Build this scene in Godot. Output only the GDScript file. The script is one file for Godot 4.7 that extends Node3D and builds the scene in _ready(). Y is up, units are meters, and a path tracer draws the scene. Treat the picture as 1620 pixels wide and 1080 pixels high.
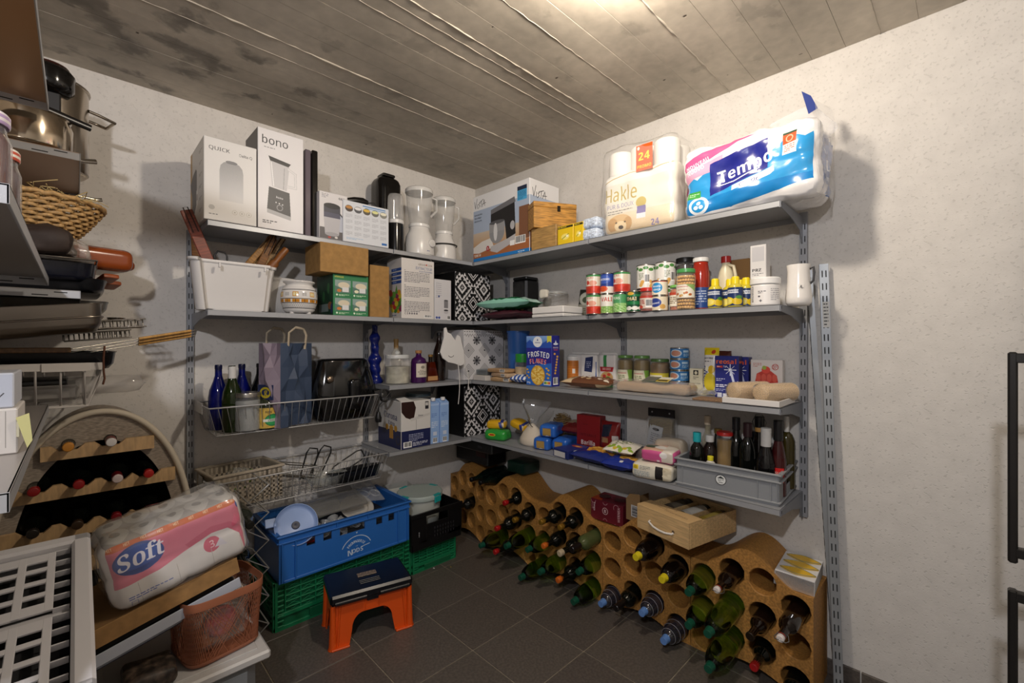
extends Node3D
# A basement pantry: L-shaped wall shelving in the corner, wine racks below, a second rack on the left. Units are metres, y is up.
# wall_left is the plane x = 0, wall_right the plane z = 0, both meeting in the far corner; the floor is y = 0.

const Y1 := 1.823
const Y2 := 1.447
const Y3 := 1.072
const Y4 := 0.706
const LT := PI / 2.0      # turn of a thing that faces out from wall_left

var taken := {}
var mats := {}

# ---------------------------------------------------------------- mesh builder
class MB:
	var v := PackedVector3Array()
	var n := PackedVector3Array()
	var t := PackedVector2Array()
	var c := PackedColorArray()
	var ix := PackedInt32Array()
	var tint := Color.WHITE
	var tinted := false
	var xf := Transform3D()
	var bare := Vector2(0.001, 0.999)
	func _put(p: Vector3, nn: Vector3, uv: Vector2) -> int:
		v.append(xf * p)
		n.append((xf.basis * nn).normalized())
		t.append(uv)
		c.append(tint)
		return v.size() - 1
	func face(pts: Array, out: Vector3, uv: Array = []):
		# a flat convex polygon turned so that it faces `out`
		var nn: Vector3 = (pts[1] - pts[0]).cross(pts[2] - pts[0]).normalized()
		var flip := nn.dot(out) < 0.0
		if flip:
			nn = -nn
		var k0 := v.size()
		for i in pts.size():
			_put(pts[i], nn, uv[i] if uv.size() else bare)
		for i in range(1, pts.size() - 1):
			if flip:
				ix.append_array([k0, k0 + i, k0 + i + 1])
			else:
				ix.append_array([k0, k0 + i + 1, k0 + i])
	func box(ctr: Vector3, size: Vector3, b := 0.0, uvs := {}, taper := 0.0):
		# chamfered box; uvs: face name -> Rect2 in texture space; taper shrinks the bottom
		var h := size * 0.5
		b = minf(b, minf(h.x, minf(h.y, h.z)) * 0.45)
		var q := func(s: Vector3, ax: int) -> Vector3:
			var p := Vector3(s.x * (h.x - (0.0 if ax == 0 else b)), s.y * (h.y - (0.0 if ax == 1 else b)), s.z * (h.z - (0.0 if ax == 2 else b)))
			var k := 1.0 - taper * (0.5 - p.y / size.y)
			return ctr + Vector3(p.x * k, p.y, p.z * k)
		var names := [["l", "r"], ["d", "t"], ["k", "f"]]
		for ax in 3:
			for sg in [-1.0, 1.0]:
				var o := Vector3.ZERO
				o[ax] = sg
				var pts := []
				for e in [[-1.0, -1.0], [1.0, -1.0], [1.0, 1.0], [-1.0, 1.0]]:
					var s := Vector3.ZERO
					s[ax] = sg
					s[(ax + 1) % 3] = e[0]
					s[(ax + 2) % 3] = e[1]
					pts.append(q.call(s, ax))
				var uv := []
				var nm: String = names[ax][0 if sg < 0 else 1]
				if uvs.has(nm):
					var r: Rect2 = uvs[nm]
					for p in pts:
						var a: float
						var d: float
						if ax == 2:
							a = 0.5 + sg * (p.x - ctr.x) / size.x
							d = 0.5 - (p.y - ctr.y) / size.y
						elif ax == 0:
							a = 0.5 - sg * (p.z - ctr.z) / size.z
							d = 0.5 - (p.y - ctr.y) / size.y
						else:
							a = 0.5 + (p.x - ctr.x) / size.x
							d = 0.5 + sg * (p.z - ctr.z) / size.z
						uv.append(r.position + Vector2(clampf(a, 0.0, 1.0), clampf(d, 0.0, 1.0)) * r.size)
				face(pts, o, uv)
		if b <= 0.0:
			return
		for ax in 3:
			var a1 := (ax + 1) % 3
			var a2 := (ax + 2) % 3
			for e in [[-1.0, -1.0], [1.0, -1.0], [1.0, 1.0], [-1.0, 1.0]]:
				var s1 := Vector3.ZERO
				s1[ax] = -1.0
				s1[a1] = e[0]
				s1[a2] = e[1]
				var s2 := s1
				s2[ax] = 1.0
				var o := s1
				o[ax] = 0.0
				face([q.call(s1, a1), q.call(s2, a1), q.call(s2, a2), q.call(s1, a2)], o)
		for i in 8:
			var s := Vector3(1.0 if i & 1 else -1.0, 1.0 if i & 2 else -1.0, 1.0 if i & 4 else -1.0)
			face([q.call(s, 0), q.call(s, 1), q.call(s, 2)], s)
	func grid(P: Array, wrap := false, uvf = null):
		# rows of equal length, smooth normals; outside is d/dcolumn x d/drow
		var R := P.size()
		var C: int = P[0].size()
		var k0 := v.size()
		var nn := PackedVector3Array()
		nn.resize(R * C)
		for i in R - 1:
			for j in C - 1:
				var a: Vector3 = P[i][j]
				var b: Vector3 = P[i][j + 1]
				var d: Vector3 = P[i + 1][j + 1]
				var e: Vector3 = P[i + 1][j]
				var f := (d - a).cross(e - b)
				for k in [i * C + j, i * C + j + 1, (i + 1) * C + j + 1, (i + 1) * C + j]:
					nn[k] += f
		if wrap:
			for i in R:
				var s := nn[i * C] + nn[i * C + C - 1]
				nn[i * C] = s
				nn[i * C + C - 1] = s
		for i in R:
			for j in C:
				var m := nn[i * C + j]
				var uv := Vector2(float(j) / (C - 1), 1.0 - float(i) / (R - 1))
				if uvf != null:
					uv = uvf.call(P[i][j], uv)
				_put(P[i][j], m.normalized() if m.length_squared() > 1e-24 else Vector3.UP, uv)
		for i in R - 1:
			for j in C - 1:
				var a := k0 + i * C + j
				ix.append_array([a, a + C + 1, a + 1, a, a + C, a + C + 1])
	func lathe(prof: Array, seg := 20, uv01 := Vector2(-1, -1), squash := 1.0):
		# prof: Vector2(radius, y) from the bottom up; a repeated point makes a crease; uv01: the y range of a printed label
		var P := []
		for p in prof:
			var row := PackedVector3Array()
			for j in seg + 1:
				var a := -PI + TAU * j / seg
				row.append(Vector3(sin(a) * p.x, p.y, cos(a) * p.x * squash))
			P.append(row)
		var y0: float = prof[0].y if uv01.x == uv01.y else uv01.x
		var y1: float = prof[-1].y if uv01.x == uv01.y else uv01.y
		var uvf := func(p: Vector3, uv: Vector2) -> Vector2:
			return Vector2(uv.x, clampf((y1 - p.y) / maxf(y1 - y0, 1e-6), 0.002, 0.998))
		grid(P, true, uvf)
	func tube(pts: Array, r, seg := 6, closed := false, flat := 1.0):
		# r: a number, or one per point
		var N := pts.size()
		var P := []
		var up := Vector3.UP
		var last := Vector3.ZERO
		for i in N + (1 if closed else 0):
			var p: Vector3 = pts[i % N]
			var a: Vector3 = pts[(i - 1 + N) % N] if closed or i > 0 else p
			var b: Vector3 = pts[(i + 1) % N] if closed or i < N - 1 else p
			var tg := (b - a).normalized()
			if last == Vector3.ZERO:
				up = Vector3.UP if absf(tg.y) < 0.9 else Vector3.RIGHT
			else:
				up = last
			var s := (up - tg * up.dot(tg)).normalized()
			last = s
			var w := tg.cross(s)
			var rr: float = (r[i % N] if r is Array else r)
			var row := PackedVector3Array()
			for j in seg + 1:
				var f := TAU * j / seg
				row.append(p + (s * cos(f) + w * sin(f) * flat) * rr)
			P.append(row)
		grid(P, true)
		if not closed:
			for e in [0, N - 1]:
				var row: PackedVector3Array = P[e]
				var out: Vector3 = (pts[0] - pts[1]) if e == 0 else (pts[N - 1] - pts[N - 2])
				var f := []
				for j in seg:
					f.append(row[j])
				face(f, out)
	func bar(a: Vector3, b: Vector3, r: float, seg := 5):
		tube([a, b], r, seg)
	func prism(poly: Array, z0: float, z1: float, capuv := Rect2()):
		# a 2D outline (any simple polygon) pulled along z
		var pk := PackedVector2Array(poly)
		var tri := Geometry2D.triangulate_polygon(pk)
		for zz in [z0, z1]:
			for k in range(0, tri.size(), 3):
				var f := []
				var uv := []
				for m in 3:
					var p := pk[tri[k + m]]
					f.append(Vector3(p.x, p.y, zz))
					uv.append(Vector2((p.x - capuv.position.x) / capuv.size.x, 1.0 - (p.y - capuv.position.y) / capuv.size.y) if capuv.size.x > 0.0 else bare)
				face(f, Vector3(0, 0, 1 if zz > minf(z0, z1) + 1e-9 else -1), uv)
		var area := 0.0
		for i in pk.size():
			area += pk[i].cross(pk[(i + 1) % pk.size()])
		for i in pk.size():
			var a := pk[i]
			var b := pk[(i + 1) % pk.size()]
			var d := b - a
			var o := Vector3(d.y, -d.x, 0) * signf(area)
			face([Vector3(a.x, a.y, z0), Vector3(b.x, b.y, z0), Vector3(b.x, b.y, z1), Vector3(a.x, a.y, z1)], o)
	func pillow(w: float, h: float, d: float, seed_: int, wr := 0.02, full := 2.6, crimp := 0.06, nx := 18, ny := 14):
		# a filled bag standing on its bottom edge at y = 0: two bulging sheets joined at the seams
		var ns := FastNoiseLite.new()
		ns.seed = seed_
		ns.frequency = 9.0
		ns.fractal_octaves = 2
		for sd in [1.0, -1.0]:
			var P := []
			for i in ny + 1:
				var row := PackedVector3Array()
				for j in nx + 1:
					var a := -1.0 + 2.0 * j / nx
					var b := -1.0 + 2.0 * i / ny
					var e := 1.0 - clampf((absf(b) - 1.0 + crimp) / crimp, 0.0, 1.0) if crimp > 0.0 else 1.0
					var th := pow(maxf(0.0, 1.0 - pow(absf(a), full)), 0.5) * pow(maxf(0.0, 1.0 - pow(absf(b) * (1.0 - crimp * 0.5), full)), 0.5) * e
					var nz := ns.get_noise_3d(a * w * 1.4, b * h * 1.4, sd * 0.3)
					var shrink := 1.0 - 0.05 * (1.0 - absf(b)) + ns.get_noise_2d(b * 0.7 + sd * 0, 5.0) * 0.05
					row.append(Vector3(a * sd * w * 0.5 * shrink, (b + 1.0) * 0.5 * h + nz * wr * 0.2, sd * (d * 0.5 * th + nz * wr * th + 0.0006)))
				P.append(row)
			grid(P, false, func(p: Vector3, uv: Vector2) -> Vector2: return Vector2(clampf(0.5 + sd * p.x / w, 0.01, 0.99), clampf(1.0 - p.y / h, 0.01, 0.99)))
	func soft(w: float, h: float, d: float, r: float, N: int, uvs := {}, seed_ := 1, bump := 0.0, lumps := Vector3.ZERO, lump := 0.0):
		# a round-edged, slightly uneven block standing on y = 0 with its front at z = 0; lumps: how many swellings per axis
		var hs := Vector3(w, h, d) * 0.5
		var ns := FastNoiseLite.new()
		ns.seed = seed_
		ns.frequency = 7.0
		var names := [["l", "r"], ["d", "t"], ["k", "f"]]
		for ax in 3:
			for sg in [-1.0, 1.0]:
				# in-plane axes so that a x b points outwards
				var a := (ax + 1) % 3
				var b := (ax + 2) % 3
				if ax == 0:
					a = 2
					b = 1
				elif ax == 1:
					a = 0
					b = 2
				else:
					a = 0
					b = 1
				var da := 1.0
				if (ax == 0 and sg > 0) or (ax == 1 and sg > 0) or (ax == 2 and sg < 0):
					da = -1.0
				var P := []
				for i in N + 1:
					var row := PackedVector3Array()
					for j in N + 1:
						var p := Vector3.ZERO
						p[ax] = sg * hs[ax]
						p[a] = da * (-1.0 + 2.0 * j / N) * hs[a]
						p[b] = (-1.0 + 2.0 * i / N) * hs[b]
						var inn := Vector3(clampf(p.x, -hs.x + r, hs.x - r), clampf(p.y, -hs.y + r, hs.y - r), clampf(p.z, -hs.z + r, hs.z - r))
						var o := (p - inn).normalized()
						var q := inn + o * r
						var L := 1.0
						for m in 3:
							if m != ax and lumps[m] > 0.0:
								L *= absf(sin(PI * lumps[m] * (q[m] / hs[m] * 0.5 + 0.5)))
						if lump != 0.0:
							q += o * lump * (pow(L, 0.5) - 1.0)
						if bump != 0.0:
							q += o * ns.get_noise_3dv(q) * bump
						row.append(Vector3(q.x, maxf(q.y + hs.y, 0.0006), q.z - hs.z))
					P.append(row)
				var nm: String = names[ax][0 if sg < 0 else 1]
				var rc: Rect2 = uvs.get(nm, Rect2(bare, Vector2.ZERO))
				grid(P, false, func(p: Vector3, _uv: Vector2) -> Vector2:
					var e := Vector3(clampf(p.x / w + 0.5, 0.0, 1.0), clampf(1.0 - p.y / h, 0.0, 1.0), clampf(p.z / d + 1.0, 0.0, 1.0))
					var g := Vector2(e.x, e.y)
					if ax == 0:
						g = Vector2(1.0 - e.z if sg > 0 else e.z, e.y)
					elif ax == 1:
						g = Vector2(e.x, e.z)
					elif sg < 0:
						g.x = 1.0 - e.x
					return rc.position + g * rc.size)
	func curved(r: float, y0: float, y1: float, half: float, seg := 14, mid := 0.0):
		# a label wrapped round a cylinder, `half` radians to each side of `mid`
		var P := []
		for y in [y0, y1]:
			var row := PackedVector3Array()
			for j in seg + 1:
				var a := mid - half + 2.0 * half * j / seg
				row.append(Vector3(sin(a) * r, y, cos(a) * r))
			P.append(row)
		grid(P)
	func mesh() -> ArrayMesh:
		var am := ArrayMesh.new()
		if v.size() == 0:
			return am
		var a := []
		a.resize(Mesh.ARRAY_MAX)
		a[Mesh.ARRAY_VERTEX] = v
		a[Mesh.ARRAY_NORMAL] = n
		a[Mesh.ARRAY_TEX_UV] = t
		if tinted:
			a[Mesh.ARRAY_COLOR] = c
		a[Mesh.ARRAY_INDEX] = ix
		am.add_surface_from_arrays(Mesh.PRIMITIVE_TRIANGLES, a)
		return am

# ---------------------------------------------------------------- flat print: a small canvas in millimetres
class Ink:
	static var glyphs := {}
	var im: Image
	var s := 1.0          # pixels per millimetre
	var ox := 0.0
	var oy := 0.0
	var uv := {}
	var wmm := 0.0
	var hmm := 0.0
	static func box(w: float, h: float, d: float, base: Color, s_ := 1.0) -> Ink:
		# front, one side and the top of a carton next to each other
		var k := Ink.new()
		k.s = s_
		k.wmm = w + d + 4.0
		k.hmm = h + d + 8.0
		k.im = Image.create(int(k.wmm * s_) + 1, int(k.hmm * s_) + 1, false, Image.FORMAT_RGB8)
		k.im.fill(base)
		var W := float(k.im.get_width()) / s_
		var H := float(k.im.get_height()) / s_
		k.uv = {"f": Rect2(0, 0, w / W, h / H), "s": Rect2((w + 2) / W, 0, d / W, h / H), "t": Rect2(0, (h + 2) / H, w / W, d / H)}
		k.wmm = w
		k.hmm = h
		return k
	static func sheet(w: float, h: float, base: Color, s_ := 1.0) -> Ink:
		var k := Ink.new()
		k.s = s_
		k.wmm = w
		k.hmm = h
		k.im = Image.create(int(w * s_) + 1, int(h * s_) + 1, false, Image.FORMAT_RGB8)
		k.im.fill(base)
		return k
	func F() -> Ink:
		ox = 0.0
		oy = 0.0
		return self
	func S() -> Ink:
		ox = wmm + 2.0
		oy = 0.0
		return self
	func T() -> Ink:
		ox = 0.0
		oy = hmm + 2.0
		return self
	func rect(x, y, w, h, c):
		var x0 := roundi((ox + x) * s)
		var y0 := roundi((oy + y) * s)
		im.fill_rect(Rect2i(x0, y0, maxi(1, roundi((ox + x + w) * s) - x0), maxi(1, roundi((oy + y + h) * s) - y0)), c)
	func poly(pts: Array, c: Color):
		var P := []
		var lo := 1e9
		var hi := -1e9
		for p in pts:
			var q: Vector2 = (p + Vector2(ox, oy)) * s
			P.append(q)
			lo = minf(lo, q.y)
			hi = maxf(hi, q.y)
		for y in range(maxi(0, floori(lo)), mini(im.get_height(), ceili(hi) + 1)):
			var yy := y + 0.5
			var xs := []
			for i in P.size():
				var a: Vector2 = P[i]
				var b: Vector2 = P[(i + 1) % P.size()]
				if (a.y <= yy) != (b.y <= yy):
					xs.append(a.x + (yy - a.y) / (b.y - a.y) * (b.x - a.x))
			xs.sort()
			for i in range(0, xs.size() - 1, 2):
				var x0 := roundi(xs[i])
				var x1 := roundi(xs[i + 1])
				if x1 > x0:
					im.fill_rect(Rect2i(x0, y, x1 - x0, 1), c)
	func dia(p: Vector2, r: float, c: Color):
		poly([p + Vector2(0, -r), p + Vector2(r, 0), p + Vector2(0, r), p + Vector2(-r, 0)], c)
	func ell(cx, cy, rx, ry, c):
		var p := []
		for i in 28:
			p.append(Vector2(cx + cos(TAU * i / 28) * rx, cy + sin(TAU * i / 28) * ry))
		poly(p, c)
	func line(x0, y0, x1, y1, w, c):
		var d: Vector2 = Vector2(x1 - x0, y1 - y0).normalized() * w * 0.5
		var e := Vector2(-d.y, d.x)
		poly([Vector2(x0, y0) - d + e, Vector2(x1, y1) + d + e, Vector2(x1, y1) + d - e, Vector2(x0, y0) - d - e], c)
	func path(pts: Array, w, c):
		for i in pts.size() - 1:
			line(pts[i].x, pts[i].y, pts[i + 1].x, pts[i + 1].y, w, c)
	func arc(cx, cy, r, a0, a1, w, c):
		var p := []
		for i in 17:
			var a := deg_to_rad(lerpf(a0, a1, i / 16.0))
			p.append(Vector2(cx + cos(a) * r, cy + sin(a) * r))
		path(p, w, c)
	func grad(x, y, w, h, c0: Color, c1: Color):
		var n: int = maxi(2, int(h * s / 2))
		for i in n:
			rect(x, y + h * i / n, w, h / n + 0.6, c0.lerp(c1, float(i) / (n - 1)))
	func text(str_: String, x, y, h, c: Color, al := 0, serif := false, bold := true, sx := 1.0, ang := 0.0, slant := 0.0):
		# cap height h; al 0 left, 1 centre, 2 right; ang in degrees about (x, y)
		var key := "%s|%s|%s" % [str_, serif, bold]
		if not glyphs.has(key):
			var tm := TextMesh.new()
			var sf := SystemFont.new()
			sf.font_names = PackedStringArray(["Droid Serif" if serif else "Droid Sans"])
			sf.font_weight = 700 if bold else 400
			tm.font = sf
			tm.text = str_
			tm.font_size = 32
			tm.pixel_size = 1.0 / 32.0
			tm.depth = 0.0
			tm.curve_step = 4.0
			tm.horizontal_alignment = HORIZONTAL_ALIGNMENT_LEFT
			glyphs[key] = [tm.surface_get_arrays(0)[0], tm.get_aabb()]
		var vs: PackedVector3Array = glyphs[key][0]
		var bb: AABB = glyphs[key][1]
		var k: float = h / 0.714
		var off: float = [0.0, -0.5, -1.0][al] * bb.size.x - bb.position.x
		var rot := deg_to_rad(ang)
		for i in range(0, vs.size() - 2, 3):
			var p := []
			for m in 3:
				var q := vs[i + m]
				var w := Vector2((q.x + off) * k * sx + slant * (q.y + 0.34) * k, (0.38 - q.y) * k).rotated(rot)
				p.append(w + Vector2(x, y))
			poly(p, c)
	func small(x, y, w, n, dy, h, c, seed_ := 1):
		# rows of print too small to read
		var r := RandomNumberGenerator.new()
		r.seed = seed_
		for i in n:
			var a := 0.0
			var end: float = w * (1.0 if i < n - 1 else 0.6)
			while a < end:
				var l: float = minf(r.randf_range(h, h * 5.0), end - a)
				rect(x + a, y + i * dy, maxf(l, 0.3), h, c)
				a += l + h * 0.8
	func barcode(x, y, w, h, c := Color.BLACK):
		rect(x, y, w, h, Color.WHITE)
		var r := RandomNumberGenerator.new()
		r.seed = 5
		var a: float = w * 0.06
		while a < w * 0.94:
			var l: float = r.randf_range(0.01, 0.035) * w
			rect(x + a, y + h * 0.05, l, h * 0.8, c)
			a += l + r.randf_range(0.012, 0.03) * w
	func tex() -> ImageTexture:
		return ImageTexture.create_from_image(im)

# ---------------------------------------------------------------- nodes and materials
func numbered(called: String) -> String:
	if not taken.has(called):
		taken[called] = 0
		return called
	taken[called] += 1
	return "%s_%03d" % [called, taken[called]]

func tag(o: Node, label: String, category: String, group := ""):
	o.set_meta("label", label)
	o.set_meta("category", category)
	if group != "":
		o.set_meta("group", group)

func thing(called: String, label: String, category: String, at := Vector3.ZERO, turn := 0.0, group := "") -> Node3D:
	var o := Node3D.new()
	o.name = numbered(called)
	add_child(o)
	o.position = at
	o.rotation.y = turn
	tag(o, label, category, group)
	return o

func part(o: Node, called: String, shape, m: Material, at := Vector3.ZERO, rot := Vector3.ZERO) -> MeshInstance3D:
	var x := MeshInstance3D.new()
	x.name = called
	x.mesh = shape.mesh() if shape is MB else shape
	x.material_override = m
	x.position = at
	x.rotation = rot
	o.add_child(x, true)
	return x

func solo(called: String, label: String, category: String, shape, m: Material, at := Vector3.ZERO, rot := Vector3.ZERO, group := "") -> MeshInstance3D:
	var x := MeshInstance3D.new()
	x.name = numbered(called)
	x.mesh = shape.mesh() if shape is MB else shape
	x.material_override = m
	x.position = at
	x.rotation = rot
	add_child(x)
	tag(x, label, category, group)
	return x

func struct(called: String, shape, m: Material) -> MeshInstance3D:
	var x := MeshInstance3D.new()
	x.name = called
	x.mesh = shape.mesh() if shape is MB else shape
	x.material_override = m
	add_child(x)
	x.set_meta("kind", "structure")
	return x

func dup(o: Node3D, label: String, at: Vector3, turn := 0.0) -> Node3D:
	var base := String(o.name)
	var re := base.rfind("_")
	if re > 0 and base.substr(re + 1).is_valid_int():
		base = base.substr(0, re)
	var c: Node3D = o.duplicate()
	c.name = numbered(base)
	add_child(c)
	c.position = at
	c.rotation.y = turn
	c.set_meta("label", label)
	return c

func C(hex: String) -> Color:
	return Color.html(hex)

func mt(hex: String, rough := 0.5, metal := 0.0, coat := 0.0) -> StandardMaterial3D:
	var key := "%s|%.3f|%.3f|%.3f" % [hex, rough, metal, coat]
	if not mats.has(key):
		var m := StandardMaterial3D.new()
		m.albedo_color = Color.html(hex)
		m.roughness = rough
		m.metallic = metal
		if coat > 0.0:
			m.clearcoat_enabled = true
			m.clearcoat = coat
			m.clearcoat_roughness = 0.08
		mats[key] = m
	return mats[key]

func pane(hex := "ffffff", alpha := 0.12, rough := 0.05) -> StandardMaterial3D:
	# thin clear sheet: plastic film, jar wall
	var key := "pane%s%.3f%.3f" % [hex, alpha, rough]
	if not mats.has(key):
		var m := StandardMaterial3D.new()
		var c := Color.html(hex)
		c.a = alpha
		m.albedo_color = c
		m.roughness = rough
		m.transparency = BaseMaterial3D.TRANSPARENCY_ALPHA
		m.cull_mode = BaseMaterial3D.CULL_DISABLED
		mats[key] = m
	return mats[key]

func solid(hex: String, scale := 0.033, rough := 0.03) -> StandardMaterial3D:
	# solid glass or a filled bottle
	var key := "solid%s%.3f" % [hex, scale]
	if not mats.has(key):
		var m := StandardMaterial3D.new()
		var c := Color.html(hex)
		c.a = 0.0
		m.albedo_color = c
		m.roughness = rough
		m.refraction_enabled = true
		m.refraction_scale = scale
		mats[key] = m
	return mats[key]

# every print is laid into a few shared sheets, which become textures at the end
var sheets: Array[Image] = []
var sheet_mats := []
var pen := Vector2i(4096, 0)
var pen_h := 0

func printed(k: Ink, rough := 0.45, coat := 0.0) -> StandardMaterial3D:
	const N := 2048
	var w := k.im.get_width()
	var h := k.im.get_height()
	if pen.x + w + 2 > N:
		pen = Vector2i(0, pen.y + pen_h + 2)
		pen_h = 0
	if sheets.is_empty() or pen.y + h + 2 > N:
		sheets.append(Image.create(N, N, false, Image.FORMAT_RGB8))
		sheet_mats.append([])
		pen = Vector2i.ZERO
		pen_h = 0
	sheets[-1].blit_rect(k.im, Rect2i(0, 0, w, h), pen)
	var m := StandardMaterial3D.new()
	m.roughness = rough
	m.uv1_scale = Vector3((w - 1.0) / N, (h - 1.0) / N, 1)
	m.uv1_offset = Vector3((pen.x + 0.5) / N, (pen.y + 0.5) / N, 0)
	if coat > 0.0:
		m.clearcoat_enabled = true
		m.clearcoat = coat
		m.clearcoat_roughness = 0.12
	sheet_mats[-1].append(m)
	pen.x += w + 2
	pen_h = maxi(pen_h, h)
	return m

func finish_prints():
	for i in sheets.size():
		var t := ImageTexture.create_from_image(sheets[i])
		for m in sheet_mats[i]:
			m.albedo_texture = t

func noisy(hex: String, spread: float, freq: float, rough := 0.7, scale := Vector3.ONE, bump := 0.0, seed_ := 3) -> StandardMaterial3D:
	# a colour that varies by fine noise, laid on by position
	var key := "noisy%s%.3f%.3f%.3f%s%.3f" % [hex, spread, freq, rough, scale, bump]
	if mats.has(key):
		return mats[key]
	var ns := FastNoiseLite.new()
	ns.seed = seed_
	ns.frequency = freq
	ns.fractal_octaves = 4
	var im := ns.get_seamless_image(256, 256)
	var base := Color.html(hex)
	var pic := Image.create(256, 256, false, Image.FORMAT_RGB8)
	for y in 256:
		for x in 256:
			var k := 1.0 + (im.get_pixel(x, y).r - 0.5) * 2.0 * spread
			pic.set_pixel(x, y, Color(base.r * k, base.g * k, base.b * k))
	var m := StandardMaterial3D.new()
	m.albedo_texture = ImageTexture.create_from_image(pic)
	m.roughness = rough
	m.uv1_triplanar = true
	m.uv1_scale = scale
	if bump > 0.0:
		m.heightmap_enabled = true
		m.heightmap_texture = ImageTexture.create_from_image(im)
		m.heightmap_scale = bump
	mats[key] = m
	return m

func V(x: float, y: float, z: float) -> Vector3:
	return Vector3(x, y, z)

func U(x: float, y: float) -> Vector2:
	return Vector2(x, y)

# ---------------------------------------------------------------- the setting
func look():
	var cam := Camera3D.new()
	cam.name = "camera"
	add_child(cam)
	cam.position = V(2.5897, 1.3073, 2.1380)
	cam.rotation = V(0, atan2(0.71638, 0.69771), 0)
	cam.projection = Camera3D.PROJECTION_FRUSTUM
	cam.near = 0.05
	cam.far = 30.0
	cam.size = 2.0 * 0.05 * 540.0 / 707.737
	cam.frustum_offset = U(0, 0.05 * 2.52 / 707.737)
	cam.current = true
	var we := WorldEnvironment.new()
	we.name = "world"
	var e := Environment.new()
	e.background_mode = Environment.BG_COLOR
	e.background_color = Color(0.02, 0.02, 0.022)
	e.tonemap_mode = Environment.TONE_MAPPER_LINEAR
	e.tonemap_exposure = 2.45
	e.sdfgi_enabled = true
	e.ssao_enabled = true
	e.ssil_enabled = true
	we.environment = e
	add_child(we)
	ceiling_lamp(V(1.92, 2.455, 1.06), 0.0, 0.46, Color(1.0, 0.945, 0.87), "round opal glass ceiling lamp above the middle of the pantry")
	ceiling_lamp(V(2.68, 2.455, 2.68), 0.26, 0.74, Color(0.98, 0.98, 1.0), "round opal glass lamp hanging behind the camera")

func ceiling_lamp(at: Vector3, drop: float, energy: float, tone: Color, label: String):
	var o := thing("ceiling_lamp", label, "lamp", at - V(0, drop, 0))
	if drop > 0.0:
		part(o, "hanging_rod", cyl(0.006, 0.0, drop, 0.001, 10), mt("d8d6d0", 0.4))
	var b := MB.new()
	b.lathe([U(0.001, -0.018), U(0.15, -0.018), U(0.15, -0.018), U(0.152, 0.0), U(0.152, 0.0), U(0.001, 0.0)], 32)
	part(o, "mounting_plate", b, mt("e8e6e0", 0.4))
	var g := MB.new()
	var pr := []
	for i in 11:
		var a := PI * 0.5 * i / 10.0
		pr.append(U(0.001 + 0.14 * sin(a), -0.018 - 0.075 * cos(a)))
	g.lathe(pr, 32)
	var m := mt("fff4e4", 0.4).duplicate()
	m.emission_enabled = true
	m.emission = Color(1.0, 0.93, 0.84)
	m.emission_energy_multiplier = 1.6
	part(o, "glass_shade", g, m)
	var l := OmniLight3D.new()
	l.name = "bulb_light"
	o.add_child(l)
	l.position = V(0, -0.06, 0)
	l.light_color = tone
	l.light_energy = energy
	l.light_size = 0.045
	l.omni_range = 9.0
	l.omni_attenuation = 2.0
	l.shadow_enabled = true

func plaster(seed_: int, bump: float, hex: String, sc: float) -> StandardMaterial3D:
	var a := FastNoiseLite.new()
	a.seed = seed_
	a.noise_type = FastNoiseLite.TYPE_SIMPLEX_SMOOTH
	a.frequency = 0.035
	a.fractal_octaves = 4
	var im := a.get_seamless_image(512, 512)
	var lo := FastNoiseLite.new()
	lo.seed = seed_ + 5
	lo.frequency = 0.006
	var low := lo.get_seamless_image(512, 512)
	var h := Image.create(512, 512, false, Image.FORMAT_RGB8)
	var p := Image.create(512, 512, false, Image.FORMAT_RGB8)
	var base := Color.html(hex)
	for y in 512:
		for x in 512:
			var q := im.get_pixel(x, y).r
			var pit := smoothstep(0.66, 0.80, q)
			var d := 0.62 + 0.25 * (q - 0.5) - pit * 0.45
			h.set_pixel(x, y, Color(d, d, d))
			var k := 1.0 - 0.05 * pit + (low.get_pixel(x, y).r - 0.5) * 0.04
			p.set_pixel(x, y, Color(base.r * k, base.g * k, base.b * k))
	var m := StandardMaterial3D.new()
	m.albedo_texture = ImageTexture.create_from_image(p)
	m.heightmap_enabled = true
	m.heightmap_texture = ImageTexture.create_from_image(h)
	m.heightmap_scale = bump
	m.roughness = 0.9
	m.uv1_triplanar = true
	m.uv1_world_triplanar = true
	m.uv1_scale = Vector3.ONE * sc
	return m

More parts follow.
